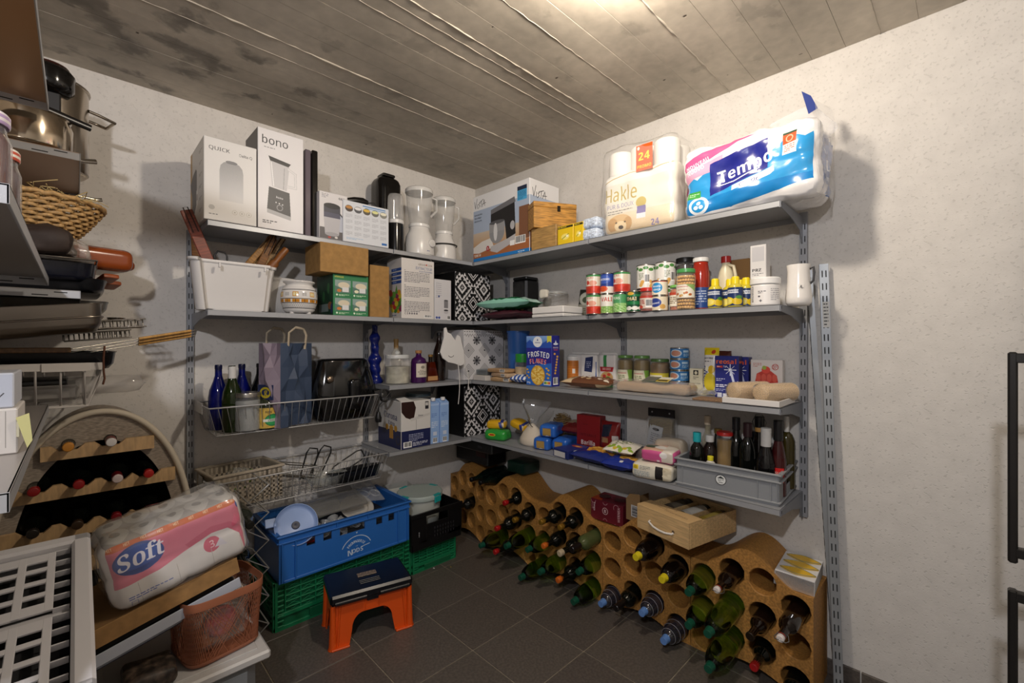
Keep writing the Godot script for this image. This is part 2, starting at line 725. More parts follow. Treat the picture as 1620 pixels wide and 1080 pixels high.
func concrete() -> StandardMaterial3D:
	# board-marked raw concrete: grain along z, cloudy tone, dark blotches in the far left part; the picture spans 4.8 m
	var N := 1280
	var g := FastNoiseLite.new()
	g.seed = 11
	g.frequency = 0.01
	g.fractal_octaves = 4
	var cl := FastNoiseLite.new()
	cl.seed = 12
	cl.frequency = 0.0065
	cl.fractal_octaves = 4
	var bl := FastNoiseLite.new()
	bl.seed = 21
	bl.frequency = 0.017
	bl.fractal_octaves = 5
	bl.domain_warp_enabled = true
	bl.domain_warp_amplitude = 22.0
	bl.domain_warp_frequency = 0.02
	var pic := Image.create(N, N, false, Image.FORMAT_RGB8)
	var base := C("b9b1a5")
	for y in N:
		var zz := 4.8 * y / N
		for x in N:
			var xx := 4.8 * x / N
			var k := 1.0 + g.get_noise_2d(x * 3.0, y * 0.7) * 0.035 + cl.get_noise_2d(x, y * 0.8) * 0.16 + bl.get_noise_2d(x * 4.0, y * 4.0) * 0.06
			var near := clampf(1.0 - U((xx - 0.45) / 0.55, (zz - 1.95) / 0.75).length(), 0.0, 1.0)
			var b := bl.get_noise_2d(x * 1.0, y * 0.8)
			k *= 1.0 - 0.28 * smoothstep(0.05, 0.45, b + near * 0.42 - 0.22) * clampf(near * 3.0, 0.0, 1.0)
			k *= 1.0 - 0.09 * smoothstep(0.34, 0.52, b)
			pic.set_pixel(x, y, Color(base.r * k, base.g * k * 0.995, base.b * k * 0.985))
	var r := RandomNumberGenerator.new()
	r.seed = 4
	for i in 150:       # pinholes
		pic.fill_rect(Rect2i(r.randi_range(0, N - 4), r.randi_range(0, N - 4), r.randi_range(1, 3), r.randi_range(1, 2)), C("4a4238"))
	var m := StandardMaterial3D.new()
	m.albedo_texture = ImageTexture.create_from_image(pic)
	m.heightmap_enabled = true
	m.heightmap_texture = m.albedo_texture
	m.heightmap_scale = 0.25
	m.roughness = 0.55
	return m

func room():
	var wx := 4.7
	var wz := 4.3
	var t := 0.12
	var H := 2.455
	# floor slab, which shows as the grout, and one mesh per tile
	var b := MB.new()
	b.box(V(wx / 2, -0.083, wz / 2), V(wx + 2 * t, 0.16, wz + 2 * t))
	var fl := struct("floor", b, noisy("8d8271", 0.12, 0.05, 0.9, Vector3.ONE * 3.0))
	var tm := []
	for k in 4:
		var mm: StandardMaterial3D = noisy(["57504a", "59524c", "554e49", "5a534d"][k], 0.16, 0.11 + 0.004 * k, 0.42, Vector3.ONE * 2.3, 0.02, 30 + k)
		tm.append(mm)
	var tb := MB.new()
	tb.box(V(0, -0.004, 0), V(0.3285, 0.008, 0.3285), 0.0012)
	var tmesh := tb.mesh()
	var S := 0.333
	var ox := 0.4420      # a joint crosses x = ox
	var oz := 0.2620
	for i in range(-1, 13):
		for j in range(0, 13):
			var x0 := ox + (i - 0.5) * S
			var z0 := oz + (j - 0.5) * S
			if x0 > wx or z0 > wz:
				continue
			var xa := maxf(x0 - S / 2, 0.0)
			var za := maxf(z0 - S / 2, 0.0)
			if x0 + S / 2 < 0.02:
				continue
			var whole := xa == x0 - S / 2 and za == z0 - S / 2
			if whole:
				part(fl, "tile", tmesh, tm[(i * 7 + j * 5 + 8) % 4], V(x0, 0, z0))
			else:
				var q := MB.new()
				q.box(V((xa + x0 + S / 2) / 2, -0.004, (za + z0 + S / 2) / 2), V(x0 + S / 2 - xa - 0.0045, 0.008, z0 + S / 2 - za - 0.0045), 0.0012)
				part(fl, "tile", q, tm[(i * 7 + j * 5 + 8) % 4])
	var wallm := plaster(7, 0.07, "dfdad4", 2.6)  # same paint as the right wall, lightened to offset the weaker lamp light
	var wallr := plaster(9, 0.13, "d0ccc7", 3.4)
	b = MB.new()
	b.box(V(-t / 2, H / 2, wz / 2), V(t, H, wz + 2 * t))
	struct("wall_left", b, wallm)
	b = MB.new()
	b.box(V(wx / 2, H / 2, -t / 2), V(wx, H, t))
	struct("wall_right", b, wallr)
	b = MB.new()
	b.box(V(wx + t / 2, H / 2, wz / 2), V(t, H, wz + 2 * t))
	struct("wall_far", b, wallm)
	b = MB.new()
	b.box(V(wx / 2, H / 2, wz + t / 2), V(wx, H, t))
	struct("wall_back", b, wallm)
	b = MB.new()
	b.box(V(0.95, H / 2, 2.62), V(1.9, H, 0.10))
	struct("wall_partition", b, wallm)
	# ceiling: a slab whose underside shows the boards it was cast on
	b = MB.new()
	b.box(V(wx / 2, H + 0.09, wz / 2), V(wx + 2 * t, 0.16, wz + 2 * t))
	var cm := concrete()
	var ce := struct("ceiling", b, cm)
	var edges := [0.0, 0.115, 0.24, 0.35, 0.455, 0.56, 0.655, 0.76, 0.865, 0.965, 1.065, 1.16, 1.23, 1.28, 1.385, 1.495, 1.60, 1.71, 1.82, 1.93, 2.03, 2.14, 2.25, 2.355, 2.46, 2.57, 2.68, 2.79, 2.89, 3.0, 3.2, 3.42, 3.64, 3.86, 4.08, 4.3, 4.52, 4.7]
	var r := RandomNumberGenerator.new()
	r.seed = 77
	for i in edges.size() - 1:
		var d := r.randf_range(0.0, 0.0009)
		var q := MB.new()
		var x0: float = edges[i]
		var x1: float = edges[i + 1]
		q.box(V((x0 + x1) / 2, H + 0.006 - d, wz / 2), V(x1 - x0 - 0.0006, 0.012, wz), 0.0008, {"d": Rect2(x0 / 4.8, 0, (x1 - x0) / 4.8, wz / 4.8)})
		# a box's underside reads its picture along +z downwards; turn it to run with the room
		for k in q.v.size():
			if q.t[k] != q.bare:
				q.t[k] = U(q.v[k].x / 4.8, q.v[k].z / 4.8)
			else:
				q.t[k] = U(q.v[k].x / 4.8, q.v[k].z / 4.8)
		part(ce, "concrete_board_strip", q, cm)
	for x in [0.655, 0.76, 1.16, 1.23, 1.28, 1.495, 1.82, 2.355]:
		var big: bool = x in [0.76, 1.28, 1.82]
		var q := MB.new()
		var pts := []
		var rr := []
		var z := 0.0
		while z < wz:
			pts.append(V(x + r.randf_range(-0.002, 0.002), H - 0.001, z))
			rr.append(r.randf_range(0.0006, 0.0052 if big else 0.0022))
			z += 0.03
		q.tube(pts, rr, 5)
		part(ce, "concrete_fin", q, cm)
	# tiled skirting along both walls
	var sk := Node3D.new()
	sk.name = "baseboard_right"
	sk.set_meta("kind", "structure")
	add_child(sk)
	for i in 14:
		var q := MB.new()
		q.box(V(0.442 + (i - 1.5) * S + 0.19, 0.031, 0.005), V(S - 0.005, 0.058, 0.010), 0.001)
		if 0.442 + (i - 1.5) * S + 0.19 > 0.17:
			part(sk, "tile", q, tm[i % 4])
	var sl := Node3D.new()
	sl.name = "baseboard_left"
	sl.set_meta("kind", "structure")
	add_child(sl)
	for i in 8:
		var q := MB.new()
		q.box(V(0.005, 0.031, 0.19 + i * S), V(0.010, 0.058, S - 0.005), 0.001)
		part(sl, "tile", q, tm[(i + 1) % 4])

# ---------------------------------------------------------------- steel shelving
func steel() -> StandardMaterial3D:
	return mt("9a9ca1", 0.42, 0.25)

func upright(label: String, at: Vector3, turn: float, y0: float, y1: float):
	var o := thing("shelf_upright", label, "shelf upright", at, turn, "slotted wall uprights")
	var b := MB.new()
	var h := y1 - y0
	b.box(V(-0.0125, y0 + h / 2, 0.009), V(0.003, h, 0.018))
	b.box(V(0.0125, y0 + h / 2, 0.009), V(0.003, h, 0.018))
	b.box(V(0, y0 + h / 2, 0.0175), V(0.028, h, 0.0025), 0.0005)
	part(o, "rail", b, steel())
	var s := MB.new()
	var y := y0 + 0.03
	while y < y1 - 0.03:
		for x in [-0.006, 0.006]:
			s.box(V(x, y, 0.019), V(0.0035, 0.024, 0.0008))
		y += 0.05
	part(o, "slot", s, mt("1c1c1e", 0.8)).set_meta("kind", "stuff")

func bracket(o: Node3D, x: float, y: float, d: float):
	# folded sheet bracket under the shelf, deep at the wall
	var b := MB.new()
	var poly := [U(0.012, y - 0.002), U(d - 0.004, y - 0.002), U(d - 0.004, y - 0.024), U(d * 0.55, y - 0.036), U(0.06, y - 0.062), U(0.030, y - 0.11), U(0.012, y - 0.11)]
	b.xf = Transform3D(Basis(V(0, 0, 1), V(0, 1, 0), V(-1, 0, 0)), V(x, 0, 0))
	b.prism(poly, -0.0015, 0.0015)
	part(o, "bracket", b, mt("80838a", 0.42, 0.3))
	var s := MB.new()
	s.box(V(x, y - 0.011, d - 0.012), V(0.0035, 0.010, 0.006))
	part(o, "bracket_slot", s, mt("1c1c1e", 0.8))

func shelf(label: String, at: Vector3, turn: float, x0: float, x1: float, y: float, d: float, brs: Array, group := "steel wall shelves"):
	# a folded steel board: flat top, turned-down front lip and end lips
	var o := thing("shelf", label, "shelf", at, turn, group)
	var b := MB.new()
	var w := x1 - x0
	b.box(V((x0 + x1) / 2, y - 0.0015, 0.02 + (d - 0.02) / 2), V(w, 0.003, d - 0.02), 0.0006)
	part(o, "board", b, steel())
	b = MB.new()
	b.box(V((x0 + x1) / 2, y - 0.0115, d - 0.0015), V(w, 0.023, 0.003), 0.001)
	part(o, "front_lip", b, mt("a6a8ac", 0.36, 0.3))
	b = MB.new()
	b.box(V((x0 + x1) / 2, y - 0.0115, 0.0215), V(w, 0.023, 0.003))
	part(o, "rear_lip", b, steel())
	for e in [x0 + 0.001, x1 - 0.001]:
		b = MB.new()
		b.box(V(e, y - 0.0125, 0.02 + (d - 0.02) / 2), V(0.002, 0.025, d - 0.021))
		part(o, "end_lip", b, steel())
	for x in brs:
		bracket(o, x, y, d)

func shelving():
	var names := ["top", "second", "third", "bottom"]
	var ys := [Y1, Y2, Y3, Y4]
	for i in 4:
		shelf("%s grey steel shelf on the right wall, far half next to the corner" % names[i], Vector3.ZERO, 0.0, 0.02, 1.262, ys[i], 0.322, [0.36, 1.262], "steel shelves along the right wall")
		shelf("%s grey steel shelf on the right wall, near half with the free end" % names[i], Vector3.ZERO, 0.0, 1.268, 2.108, ys[i], 0.322, [2.1095], "steel shelves along the right wall")
	for x in [0.36, 1.274, 2.112]:
		upright("slotted grey steel wall upright %s" % {0.36: "on the right wall behind the food near the corner", 1.274: "at the middle of the right wall shelves", 2.112: "at the free near end of the right wall shelves"}[x], V(x, 0, 0), 0.0, 0.60, 1.84)
	# left wall: local x runs towards the corner (world -z)
	for i in 2:
		shelf("grey steel shelf on the left wall under the %s" % ["coffee machine carton and blender carton", "white plastic tub"][i], Vector3.ZERO, LT, -1.746, -0.89, ys[i], 0.372, [-1.746], "steel shelves along the left wall")
		shelf("grey steel shelf on the left wall near the corner under the %s" % ["white jug blenders", "juice extractor carton"][i], Vector3.ZERO, LT, -0.885, -0.33, ys[i], 0.372, [-0.885, -0.40], "steel shelves along the left wall")
	for i in [2, 3]:
		shelf("short grey steel shelf on the left wall %s" % ["holding the jars and spirit bottles", "holding the beer carton and milk"][i - 2], Vector3.ZERO, LT, -0.905, -0.33, ys[i], 0.36, [-0.88, -0.40], "steel shelves along the left wall")
	for z in [1.752, 0.872]:
		upright("slotted grey steel wall upright %s" % {1.752: "at the free left end of the left wall shelves", 0.872: "on the left wall behind the blue candle vase"}[z], V(0, 0, z), LT, 0.55, 1.84)

# ---------------------------------------------------------------- builders for kinds of things
func R(x: float, y: float, z: float) -> Vector3:     # on the right wall: x along it, z out of it
	return V(x, y, z)

func L(a: float, y: float, out: float) -> Vector3:   # on the left wall: a = distance from the corner
	return V(out, y, a)

func uvs(k: Ink, side := "r", top := true) -> Dictionary:
	var u := {"f": k.uv["f"], side: k.uv["s"]}
	if top:
		u["t"] = k.uv["t"]
	return u

func carton(called: String, label: String, category: String, at: Vector3, turn: float, w: float, h: float, d: float, k: Ink, side := "r", group := "", rough := 0.42, bev := 0.002) -> Node3D:
	# a printed box, base centre of its front at `at`
	var o := thing(called, label, category, at, turn, group)
	var b := MB.new()
	b.bare = U(0.998, 0.998)
	b.box(V(0, h / 2, -d / 2), V(w, h, d), bev, uvs(k, side))
	part(o, "printed_carton", b, printed(k, rough))
	return o

func drum(prof: Array, seg := 24, y01 := U(-1, -1)) -> MB:
	var b := MB.new()
	b.lathe(prof, seg, y01)
	return b

func cyl(r: float, y0: float, y1: float, bev := 0.0015, seg := 20, y01 := U(-1, -1)) -> MB:
	return drum([U(0.0001, y0), U(r - bev, y0), U(r - bev, y0), U(r, y0 + bev), U(r, y0 + bev), U(r, y1 - bev), U(r, y1 - bev), U(r - bev, y1), U(r - bev, y1), U(0.0001, y1)], seg, y01)

func tin(label: String, at: Vector3, r: float, h: float, k: Ink, group := "food tins on the second shelf", turn := 0.0) -> Node3D:
	var o := thing("food_tin", label, "tin can", at, turn, group)
	part(o, "label_wrap", drum([U(r - 0.001, 0.004), U(r - 0.001, 0.004), U(r - 0.001, h - 0.004)], 24), printed(k, 0.3))
	var b := MB.new()
	b.lathe([U(0.0001, 0.002), U(r - 0.003, 0.0), U(r, 0.001), U(r, 0.004), U(r - 0.0015, 0.005)], 24)
	part(o, "bottom_rim", b, mt("b9b7b0", 0.25, 1.0))
	b = MB.new()
	b.lathe([U(r - 0.0015, h - 0.005), U(r, h - 0.004), U(r, h - 0.001), U(r - 0.002, h), U(r - 0.003, h - 0.001), U(r - 0.004, h - 0.004), U(0.0001, h - 0.004)], 24)
	part(o, "lid", b, mt("b9b7b0", 0.25, 1.0))
	return o

func jar(label: String, at: Vector3, r: float, h: float, lidh: float, fill: Material, fillh: float, lidm: Material, k: Ink = null, ly0 := 0.0, ly1 := 0.0, half := 1.5, group := "", called := "glass_jar", category := "jar", neck := 0.86, turn := 0.0) -> Node3D:
	var o := thing(called, label, category, at, turn, group)
	var s := h - lidh
	if fill != null:
		part(o, "contents", drum([U(0.0001, 0.003), U(r - 0.006, 0.003), U(r - 0.0025, 0.007), U(r - 0.0025, minf(fillh, s - 0.018)), U(r * neck - 0.004, minf(fillh, s)), U(0.0001, minf(fillh, s))], 20), fill)
	part(o, "glass", drum([U(0.0001, 0.0), U(r - 0.004, 0.0), U(r, 0.004), U(r, s - 0.016), U(r * 0.97, s - 0.008), U(r * neck, s), U(r * neck, s + lidh * 0.5)], 24), pane("ffffff", 0.06))
	var lr := r * neck + 0.003
	part(o, "lid", drum([U(lr, s), U(lr, s), U(lr, h - 0.003), U(lr - 0.003, h), U(lr - 0.003, h), U(lr - 0.005, h - 0.001), U(0.0001, h - 0.001)], 24), lidm)
	if k != null:
		var b := MB.new()
		b.curved(r + 0.0006, ly0, ly1, half)
		part(o, "label", b, printed(k, 0.4))
	return o

func wine(label: String, at: Vector3, rot: Vector3, glass: Material, cap: Material, group := "", kind := "bordeaux", called := "wine_bottle", category := "bottle", k: Ink = null, capx := 0.0) -> Node3D:
	# an upright bottle on y = 0, turned as a whole
	var o := thing(called, label, category, at, 0.0, group)
	o.rotation = rot
	var pr: Array
	var H := 0.30
	var nr := 0.0135
	if kind == "bordeaux":
		pr = [U(0.0001, 0.012), U(0.02, 0.002), U(0.033, 0.0), U(0.037, 0.004), U(0.0375, 0.19), U(0.034, 0.208), U(0.022, 0.222), U(0.0155, 0.235), U(0.0138, 0.29)]
	elif kind == "burgundy":
		pr = [U(0.0001, 0.012), U(0.03, 0.0), U(0.040, 0.004), U(0.041, 0.15), U(0.036, 0.185), U(0.022, 0.225), U(0.015, 0.25), U(0.0138, 0.29)]
	else:
		pr = [U(0.0001, 0.01), U(0.026, 0.0), U(0.031, 0.004), U(0.0315, 0.16), U(0.026, 0.18), U(0.016, 0.195), U(0.0135, 0.21), U(0.013, 0.25)]
		H = 0.26
		nr = 0.013
	part(o, "glass_body", drum(pr, 20), glass)
	if cap != null:
		part(o, "capsule", drum([U(nr + 0.0012, H - 0.062), U(nr + 0.0008, H - 0.02), U(nr + 0.002, H - 0.018), U(nr + 0.002, H - 0.004), U(nr + 0.001, H - 0.003), U(nr + 0.001, H), U(nr - 0.001, H + 0.001), U(0.0001, H + 0.001)], 16), cap)
	if k != null:
		var b := MB.new()
		b.curved(pr[4].x + 0.0006, 0.03, 0.13, 1.3)
		part(o, "label", b, printed(k, 0.6))
	return o

func pet(label: String, at: Vector3, rot: Vector3, body: Material, cap: Material, group: String, r := 0.044, H := 0.31, called := "drink_bottle", band: Material = null) -> Node3D:
	# a 1.5 litre plastic bottle: domed shoulder, short neck and screw cap
	var o := thing(called, label, "bottle", at, 0.0, group)
	o.rotation = rot
	var pr := [U(0.0001, 0.014), U(r * 0.55, 0.004), U(r * 0.8, 0.0), U(r, 0.014), U(r, 0.075), U(r * 0.965, 0.085), U(r, 0.095)]
	for i in 9:
		var a := PI * 0.5 * i / 8.0
		pr.append(U(0.0125 + (r - 0.0125) * pow(cos(a), 0.85), H - 0.128 + 0.096 * sin(a)))
	pr.append(U(0.0125, H - 0.022))
	pr.append(U(0.0001, H - 0.022))
	part(o, "plastic_body", drum(pr, 24), body)
	var c := MB.new()
	c.lathe([U(0.0135, H - 0.03), U(0.0172, H - 0.03), U(0.0172, H - 0.03), U(0.0172, H - 0.021), U(0.0155, H - 0.02), U(0.0155, H - 0.002), U(0.0145, H), U(0.0145, H), U(0.0001, H)], 18)
	part(o, "screw_cap", c, cap)
	if band != null:
		for i in 3:
			var up: float = [0.018, 0.052, 0.08][i]
			var y := H - 0.128 + up
			var rr := 0.0125 + (r - 0.0125) * pow(sqrt(maxf(0.0, 1.0 - pow(up / 0.096, 2.0))), 0.85)
			var q := MB.new()
			var pts := []
			for j in 20:
				pts.append(V(cos(TAU * j / 20) * rr, y, sin(TAU * j / 20) * rr))
			q.tube(pts, 0.0016, 5, true)
			part(o, "shoulder_ridge", q, band)
	return o

func bagof(called: String, label: String, category: String, at: Vector3, rot: Vector3, w: float, h: float, d: float, m: Material, seed_: int, wr := 0.012, crimp := 0.08, group := "") -> Node3D:
	var o := thing(called, label, category, at, 0.0, group)
	o.rotation = rot
	var b := MB.new()
	b.pillow(w, h, d, seed_, wr, 2.6, crimp)
	part(o, "bag", b, m)
	return o

func ring(r: float, y: float, t: float, seg := 28, sq := 1.0) -> MB:
	var b := MB.new()
	var p := []
	for i in seg:
		p.append(V(cos(TAU * i / seg) * r, y, sin(TAU * i / seg) * r * sq))
	b.tube(p, t, 6, true)
	return b

func film(w: float, h: float, d: float, seed_: int, amp := 0.02) -> MB:
	var b := MB.new()
	b.soft(w, h, d, minf(w, minf(h, d)) * 0.2, 14, {}, seed_, amp)
	return b

# ---------------------------------------------------------------- right wall, top shelf
func script_vista(k: Ink, x: float, y: float, s: float):
	var c := C("1d1d22")
	k.path([U(x, y + 4 * s), U(x + 6 * s, y + 32 * s), U(x + 17 * s, y - 6 * s)], 2.2 * s, c)
	k.path([U(x + 20 * s, y + 16 * s), U(x + 18 * s, y + 32 * s)], 2.2 * s, c)
	k.path([U(x + 36 * s, y + 14 * s), U(x + 27 * s, y + 18 * s), U(x + 33 * s, y + 25 * s), U(x + 24 * s, y + 34 * s)], 2.2 * s, c)
	k.path([U(x + 32 * s, y + 12 * s), U(x + 56 * s, y + 3 * s)], 2.2 * s, c)
	k.path([U(x + 45 * s, y + 8 * s), U(x + 42 * s, y + 30 * s)], 2.2 * s, c)
	k.path([U(x + 50 * s, y + 31 * s), U(x + 62 * s, y + 6 * s), U(x + 66 * s, y + 30 * s)], 2.2 * s, c)
	k.path([U(x + 50 * s, y + 22 * s), U(x + 72 * s, y + 19 * s)], 2.0 * s, c)

func right_top():
	# stand mixer carton
	var k := Ink.box(530, 430, 260, C("e4e4e6"), 0.9)
	k.F().rect(0, 95, 530, 180, C("a9b7cd"))
	k.grad(0, 240, 530, 120, C("c9b9a6"), C("b98a5e"))
	k.rect(0, 345, 530, 55, C("a5643a"))
	k.poly([U(0, 330), U(90, 300), U(180, 290), U(210, 350), U(60, 372), U(0, 365)], C("dcd8d4"))
	k.ell(370, 330, 60, 22, C("cdb787"))
	k.rect(440, 150, 90, 190, C("7b5138"))
	k.poly([U(180, 130), U(400, 95), U(410, 300), U(330, 330), U(310, 205), U(180, 195)], C("1c1b1e"))
	k.poly([U(180, 118), U(400, 80), U(410, 112), U(180, 146)], C("6d6d72"))
	k.poly([U(180, 345), U(340, 318), U(410, 300), U(400, 345), U(240, 390), U(175, 372)], C("b9b7ba"))
	k.ell(238, 262, 72, 70, C("8f9093"))
	k.rect(166, 200, 144, 60, C("98989b"))
	k.ell(238, 202, 72, 12, C("55555a"))
	k.ell(225, 260, 18, 55, C("d8d8da"))
	k.ell(382, 245, 20, 26, C("b5b5b8"))
	script_vista(k, 14, 28, 1.6)
	for i in 3:
		k.text(["Küchenmaschine", "Robot ménager", "Robot da cucina"][i], 14, 118 + i * 20, 10, C("2d3242"), 0, false, true, 0.7)
	k.rect(425, 32, 82, 82, C("49a6d8"))
	k.rect(425, 32, 82, 24, C("1d2b45"))
	k.small(430, 62, 70, 6, 8, 3, C("1d4a74"))
	k.barcode(405, 318, 90, 45)
	k.rect(360, 335, 42, 30, C("f0f0f0"))
	k.ell(150, 352, 15, 17, C("a51e2c"))
	k.text("5", 150, 344, 16, C("ffffff"), 1)
	k.text("1200 W", 10, 376, 15, C("f1efe8"))
	k.rect(0, 400, 530, 30, C("1a79c4"))
	k.small(430, 408, 60, 2, 10, 4, C("dfe9f2"))
	k.S().rect(0, 95, 260, 150, C("a9b7cd"))
	k.rect(0, 245, 260, 155, C("b9835a"))
	k.rect(0, 400, 260, 30, C("1a79c4"))
	script_vista(k, 24, 45, 1.7)
	carton("mixer_carton", "large stand mixer carton in the corner of the top shelf", "carton", R(0.580, Y1, 0.286), 0.0, 0.505, 0.43, 0.26, k)
	var wd := wood("b8863f", 0.25)
	# wooden boxes
	var o := thing("wooden_box", "varnished wooden box with a latch lying askew before the mixer carton", "box", R(0.975, 1.9435, 0.228), deg_to_rad(62))
	var b := MB.new()
	b.box(V(0, 0.058, -0.05), V(0.255, 0.116, 0.10), 0.002)
	part(o, "box_body", b, wd)
	b = MB.new()
	b.box(V(0, 0.131, -0.05), V(0.257, 0.028, 0.102), 0.002)
	part(o, "box_lid", b, wd)
	b = MB.new()
	b.box(V(0.02, 0.112, 0.002), V(0.018, 0.032, 0.004), 0.001)
	part(o, "latch", b, mt("2b241c", 0.4, 0.7))
	b = MB.new()
	b.box(V(0, 0.059, -0.09), V(0.180, 0.118, 0.18), 0.0015)
	solo("wooden_crate", "plain pale wooden box under the varnished wooden box", "box", b, wood("a9854f", 0.16), R(0.960, Y1, 0.312))
	# yellow boxes
	for i in 2:
		var w: float = [0.104, 0.058][i]
		k = Ink.box(w * 1000, 100, 80, C("e3c01c"), 1.4)
		k.F().rect(0, 4, w * 1000, 11, C("2e2a12"))
		k.small(5, 7, w * 900, 1, 5, 4, C("d8c03c"), i + 3)
		k.ell(w * 500, 60, w * 260, 16, C("f0dd74"))
		k.line(w * 300, 70, w * 700, 48, 4, C("7c8a2c"))
		k.ell(w * 620, 58, 8, 6, C("fbf6d4"))
		carton("tea_carton", "yellow carton on the top shelf, %s" % ["directly right of the pale wooden box", "narrow one beside the tissue packets"][i], "carton", R([1.113, 1.199][i], Y1, 0.312), 0.0, w, 0.098, 0.08, k, "r", "yellow cartons on the top shelf")
	# small tissue packets
	for i in 2:
		o = thing("tissue_packet", "crumpled pale blue packet of paper tissues, %s of a stacked pair" % ["lower", "upper"][i], "tissues", R(1.264, Y1 + i * 0.0565, 0.312), 0.0, "pale blue tissue packets")
		b = MB.new()
		b.soft(0.094, 0.055, 0.085, 0.018, 10, {}, 40 + i, 0.006)
		part(o, "packet", b, noisy("c3cfe2", 0.28, 0.03, 0.3, Vector3.ONE * 9.0))
	hakle()
	tempo()

func wood(hex: String, spread: float, sc := V(2.0, 14.0, 14.0)) -> StandardMaterial3D:
	return noisy(hex, spread, 0.02, 0.45, sc, 0.0, 8)

func hakle():
	var w := 0.37
	var h := 0.40
	var k := Ink.box(370, 400, 240, C("e9e4d8"), 1.2)
	k.F().rect(0, 0, 370, 160, C("efede8"))
	k.path([U(0, 150), U(60, 132), U(150, 118), U(260, 130), U(370, 118)], 4, C("b59a4c"))
	k.grad(0, 300, 370, 100, C("e6d9bf"), C("d9b98a"))
	k.text("Hakle", 20, 178, 62, C("b9a24a"), 0, false, false, 0.78)
	k.text("PUR & DOUX", 32, 256, 19, C("8a86b4"), 0, false, false, 0.9)
	k.small(32, 285, 130, 2, 11, 4, C("8a8680"))
	# a sleepy pale puppy
	k.ell(95, 345, 62, 40, C("d8b684"))
	k.ell(60, 352, 26, 34, C("c79c64"))
	k.ell(138, 352, 24, 30, C("c9a068"))
	k.ell(102, 362, 30, 24, C("e8d2aa"))
	k.ell(104, 368, 12, 9, C("3a2c24"))
	k.ell(80, 344, 5, 4, C("4a3828"))
	k.ell(124, 344, 5, 4, C("4a3828"))
	k.rect(0, 382, 370, 18, C("dcc59c"))
	k.ell(205, 268, 26, 24, C("c8b45e"))
	k.rect(183, 285, 44, 36, C("7d74b0"))
	k.rect(183, 318, 44, 24, C("eae6f0"))
	k.text("24", 252, 356, 26, C("7a70ac"), 0)
	var o := thing("toilet_paper_pack", "tall clear-wrapped cream pack of 24 toilet rolls with an orange flash", "toilet paper", R(1.512, Y1 + 0.001, 0.285), deg_to_rad(3))
	var b := MB.new()
	b.bare = U(0.5, 0.1)
	b.soft(w, h - 0.1, 0.24, 0.035, 26, uvs(k, "r", false), 3, 0.008, V(3, 3, 2), 0.008)
	for i in b.v.size():   # the print runs over the whole pack; this block is its lower three quarters
		if b.t[i] != b.bare:
			b.t[i].y = (0.25 + b.t[i].y / (k.uv["f"].size.y) * 0.75) * k.uv["f"].size.y
	part(o, "printed_wrap", b, printed(k, 0.3, 0.3))
	for i in 3:
		for j in 2:
			b = MB.new()
			b.lathe([U(0.052, 0.0), U(0.057, 0.008), U(0.057, 0.105), U(0.052, 0.112), U(0.022, 0.113), U(0.021, 0.104), U(0.0001, 0.104)], 24)
			part(o, "paper_roll", b, mt("efece6", 0.9), V(-0.115 + i * 0.116, h - 0.112, -0.065 - j * 0.115))
	k = Ink.sheet(80, 118, C("e2571c"), 1.5)
	k.text("24", 12, 34, 36, C("f6d33c"))
	k.text("PROMO", 40, 92, 14, C("f6d33c"), 1)
	k.ell(12, 14, 6, 8, C("f0e6da"))
	b = MB.new()
	b.face([V(-0.03, 0, 0), V(0.05, 0.0, 0.0), V(0.05, 0.118, 0), V(-0.03, 0.118, 0)], V(0, 0, 1), [U(0, 1), U(1, 1), U(1, 0), U(0, 0)])
	part(o, "orange_flash", b, printed(k, 0.3), V(0.03, h - 0.13, 0.006))
	part(o, "clear_film", film(w + 0.02, h + 0.02, 0.262, 9, 0.016), pane("ffffff", 0.10, 0.12), V(0, 0, 0.014))
	b = MB.new()
	var P := []
	for i in 9:
		var row := PackedVector3Array()
		for j in 7:
			var u := i / 8.0
			var q := j / 6.0
			row.append(V(-w / 2 + 0.01 - q * 0.03 + sin(u * 7 + q * 3) * 0.01, 0.06 + u * 0.30, -0.03 - q * 0.05 + sin(u * 5.0) * 0.015))
		P.append(row)
	b.grid(P)
	part(o, "film_end_fold", b, pane("ffffff", 0.16, 0.12))

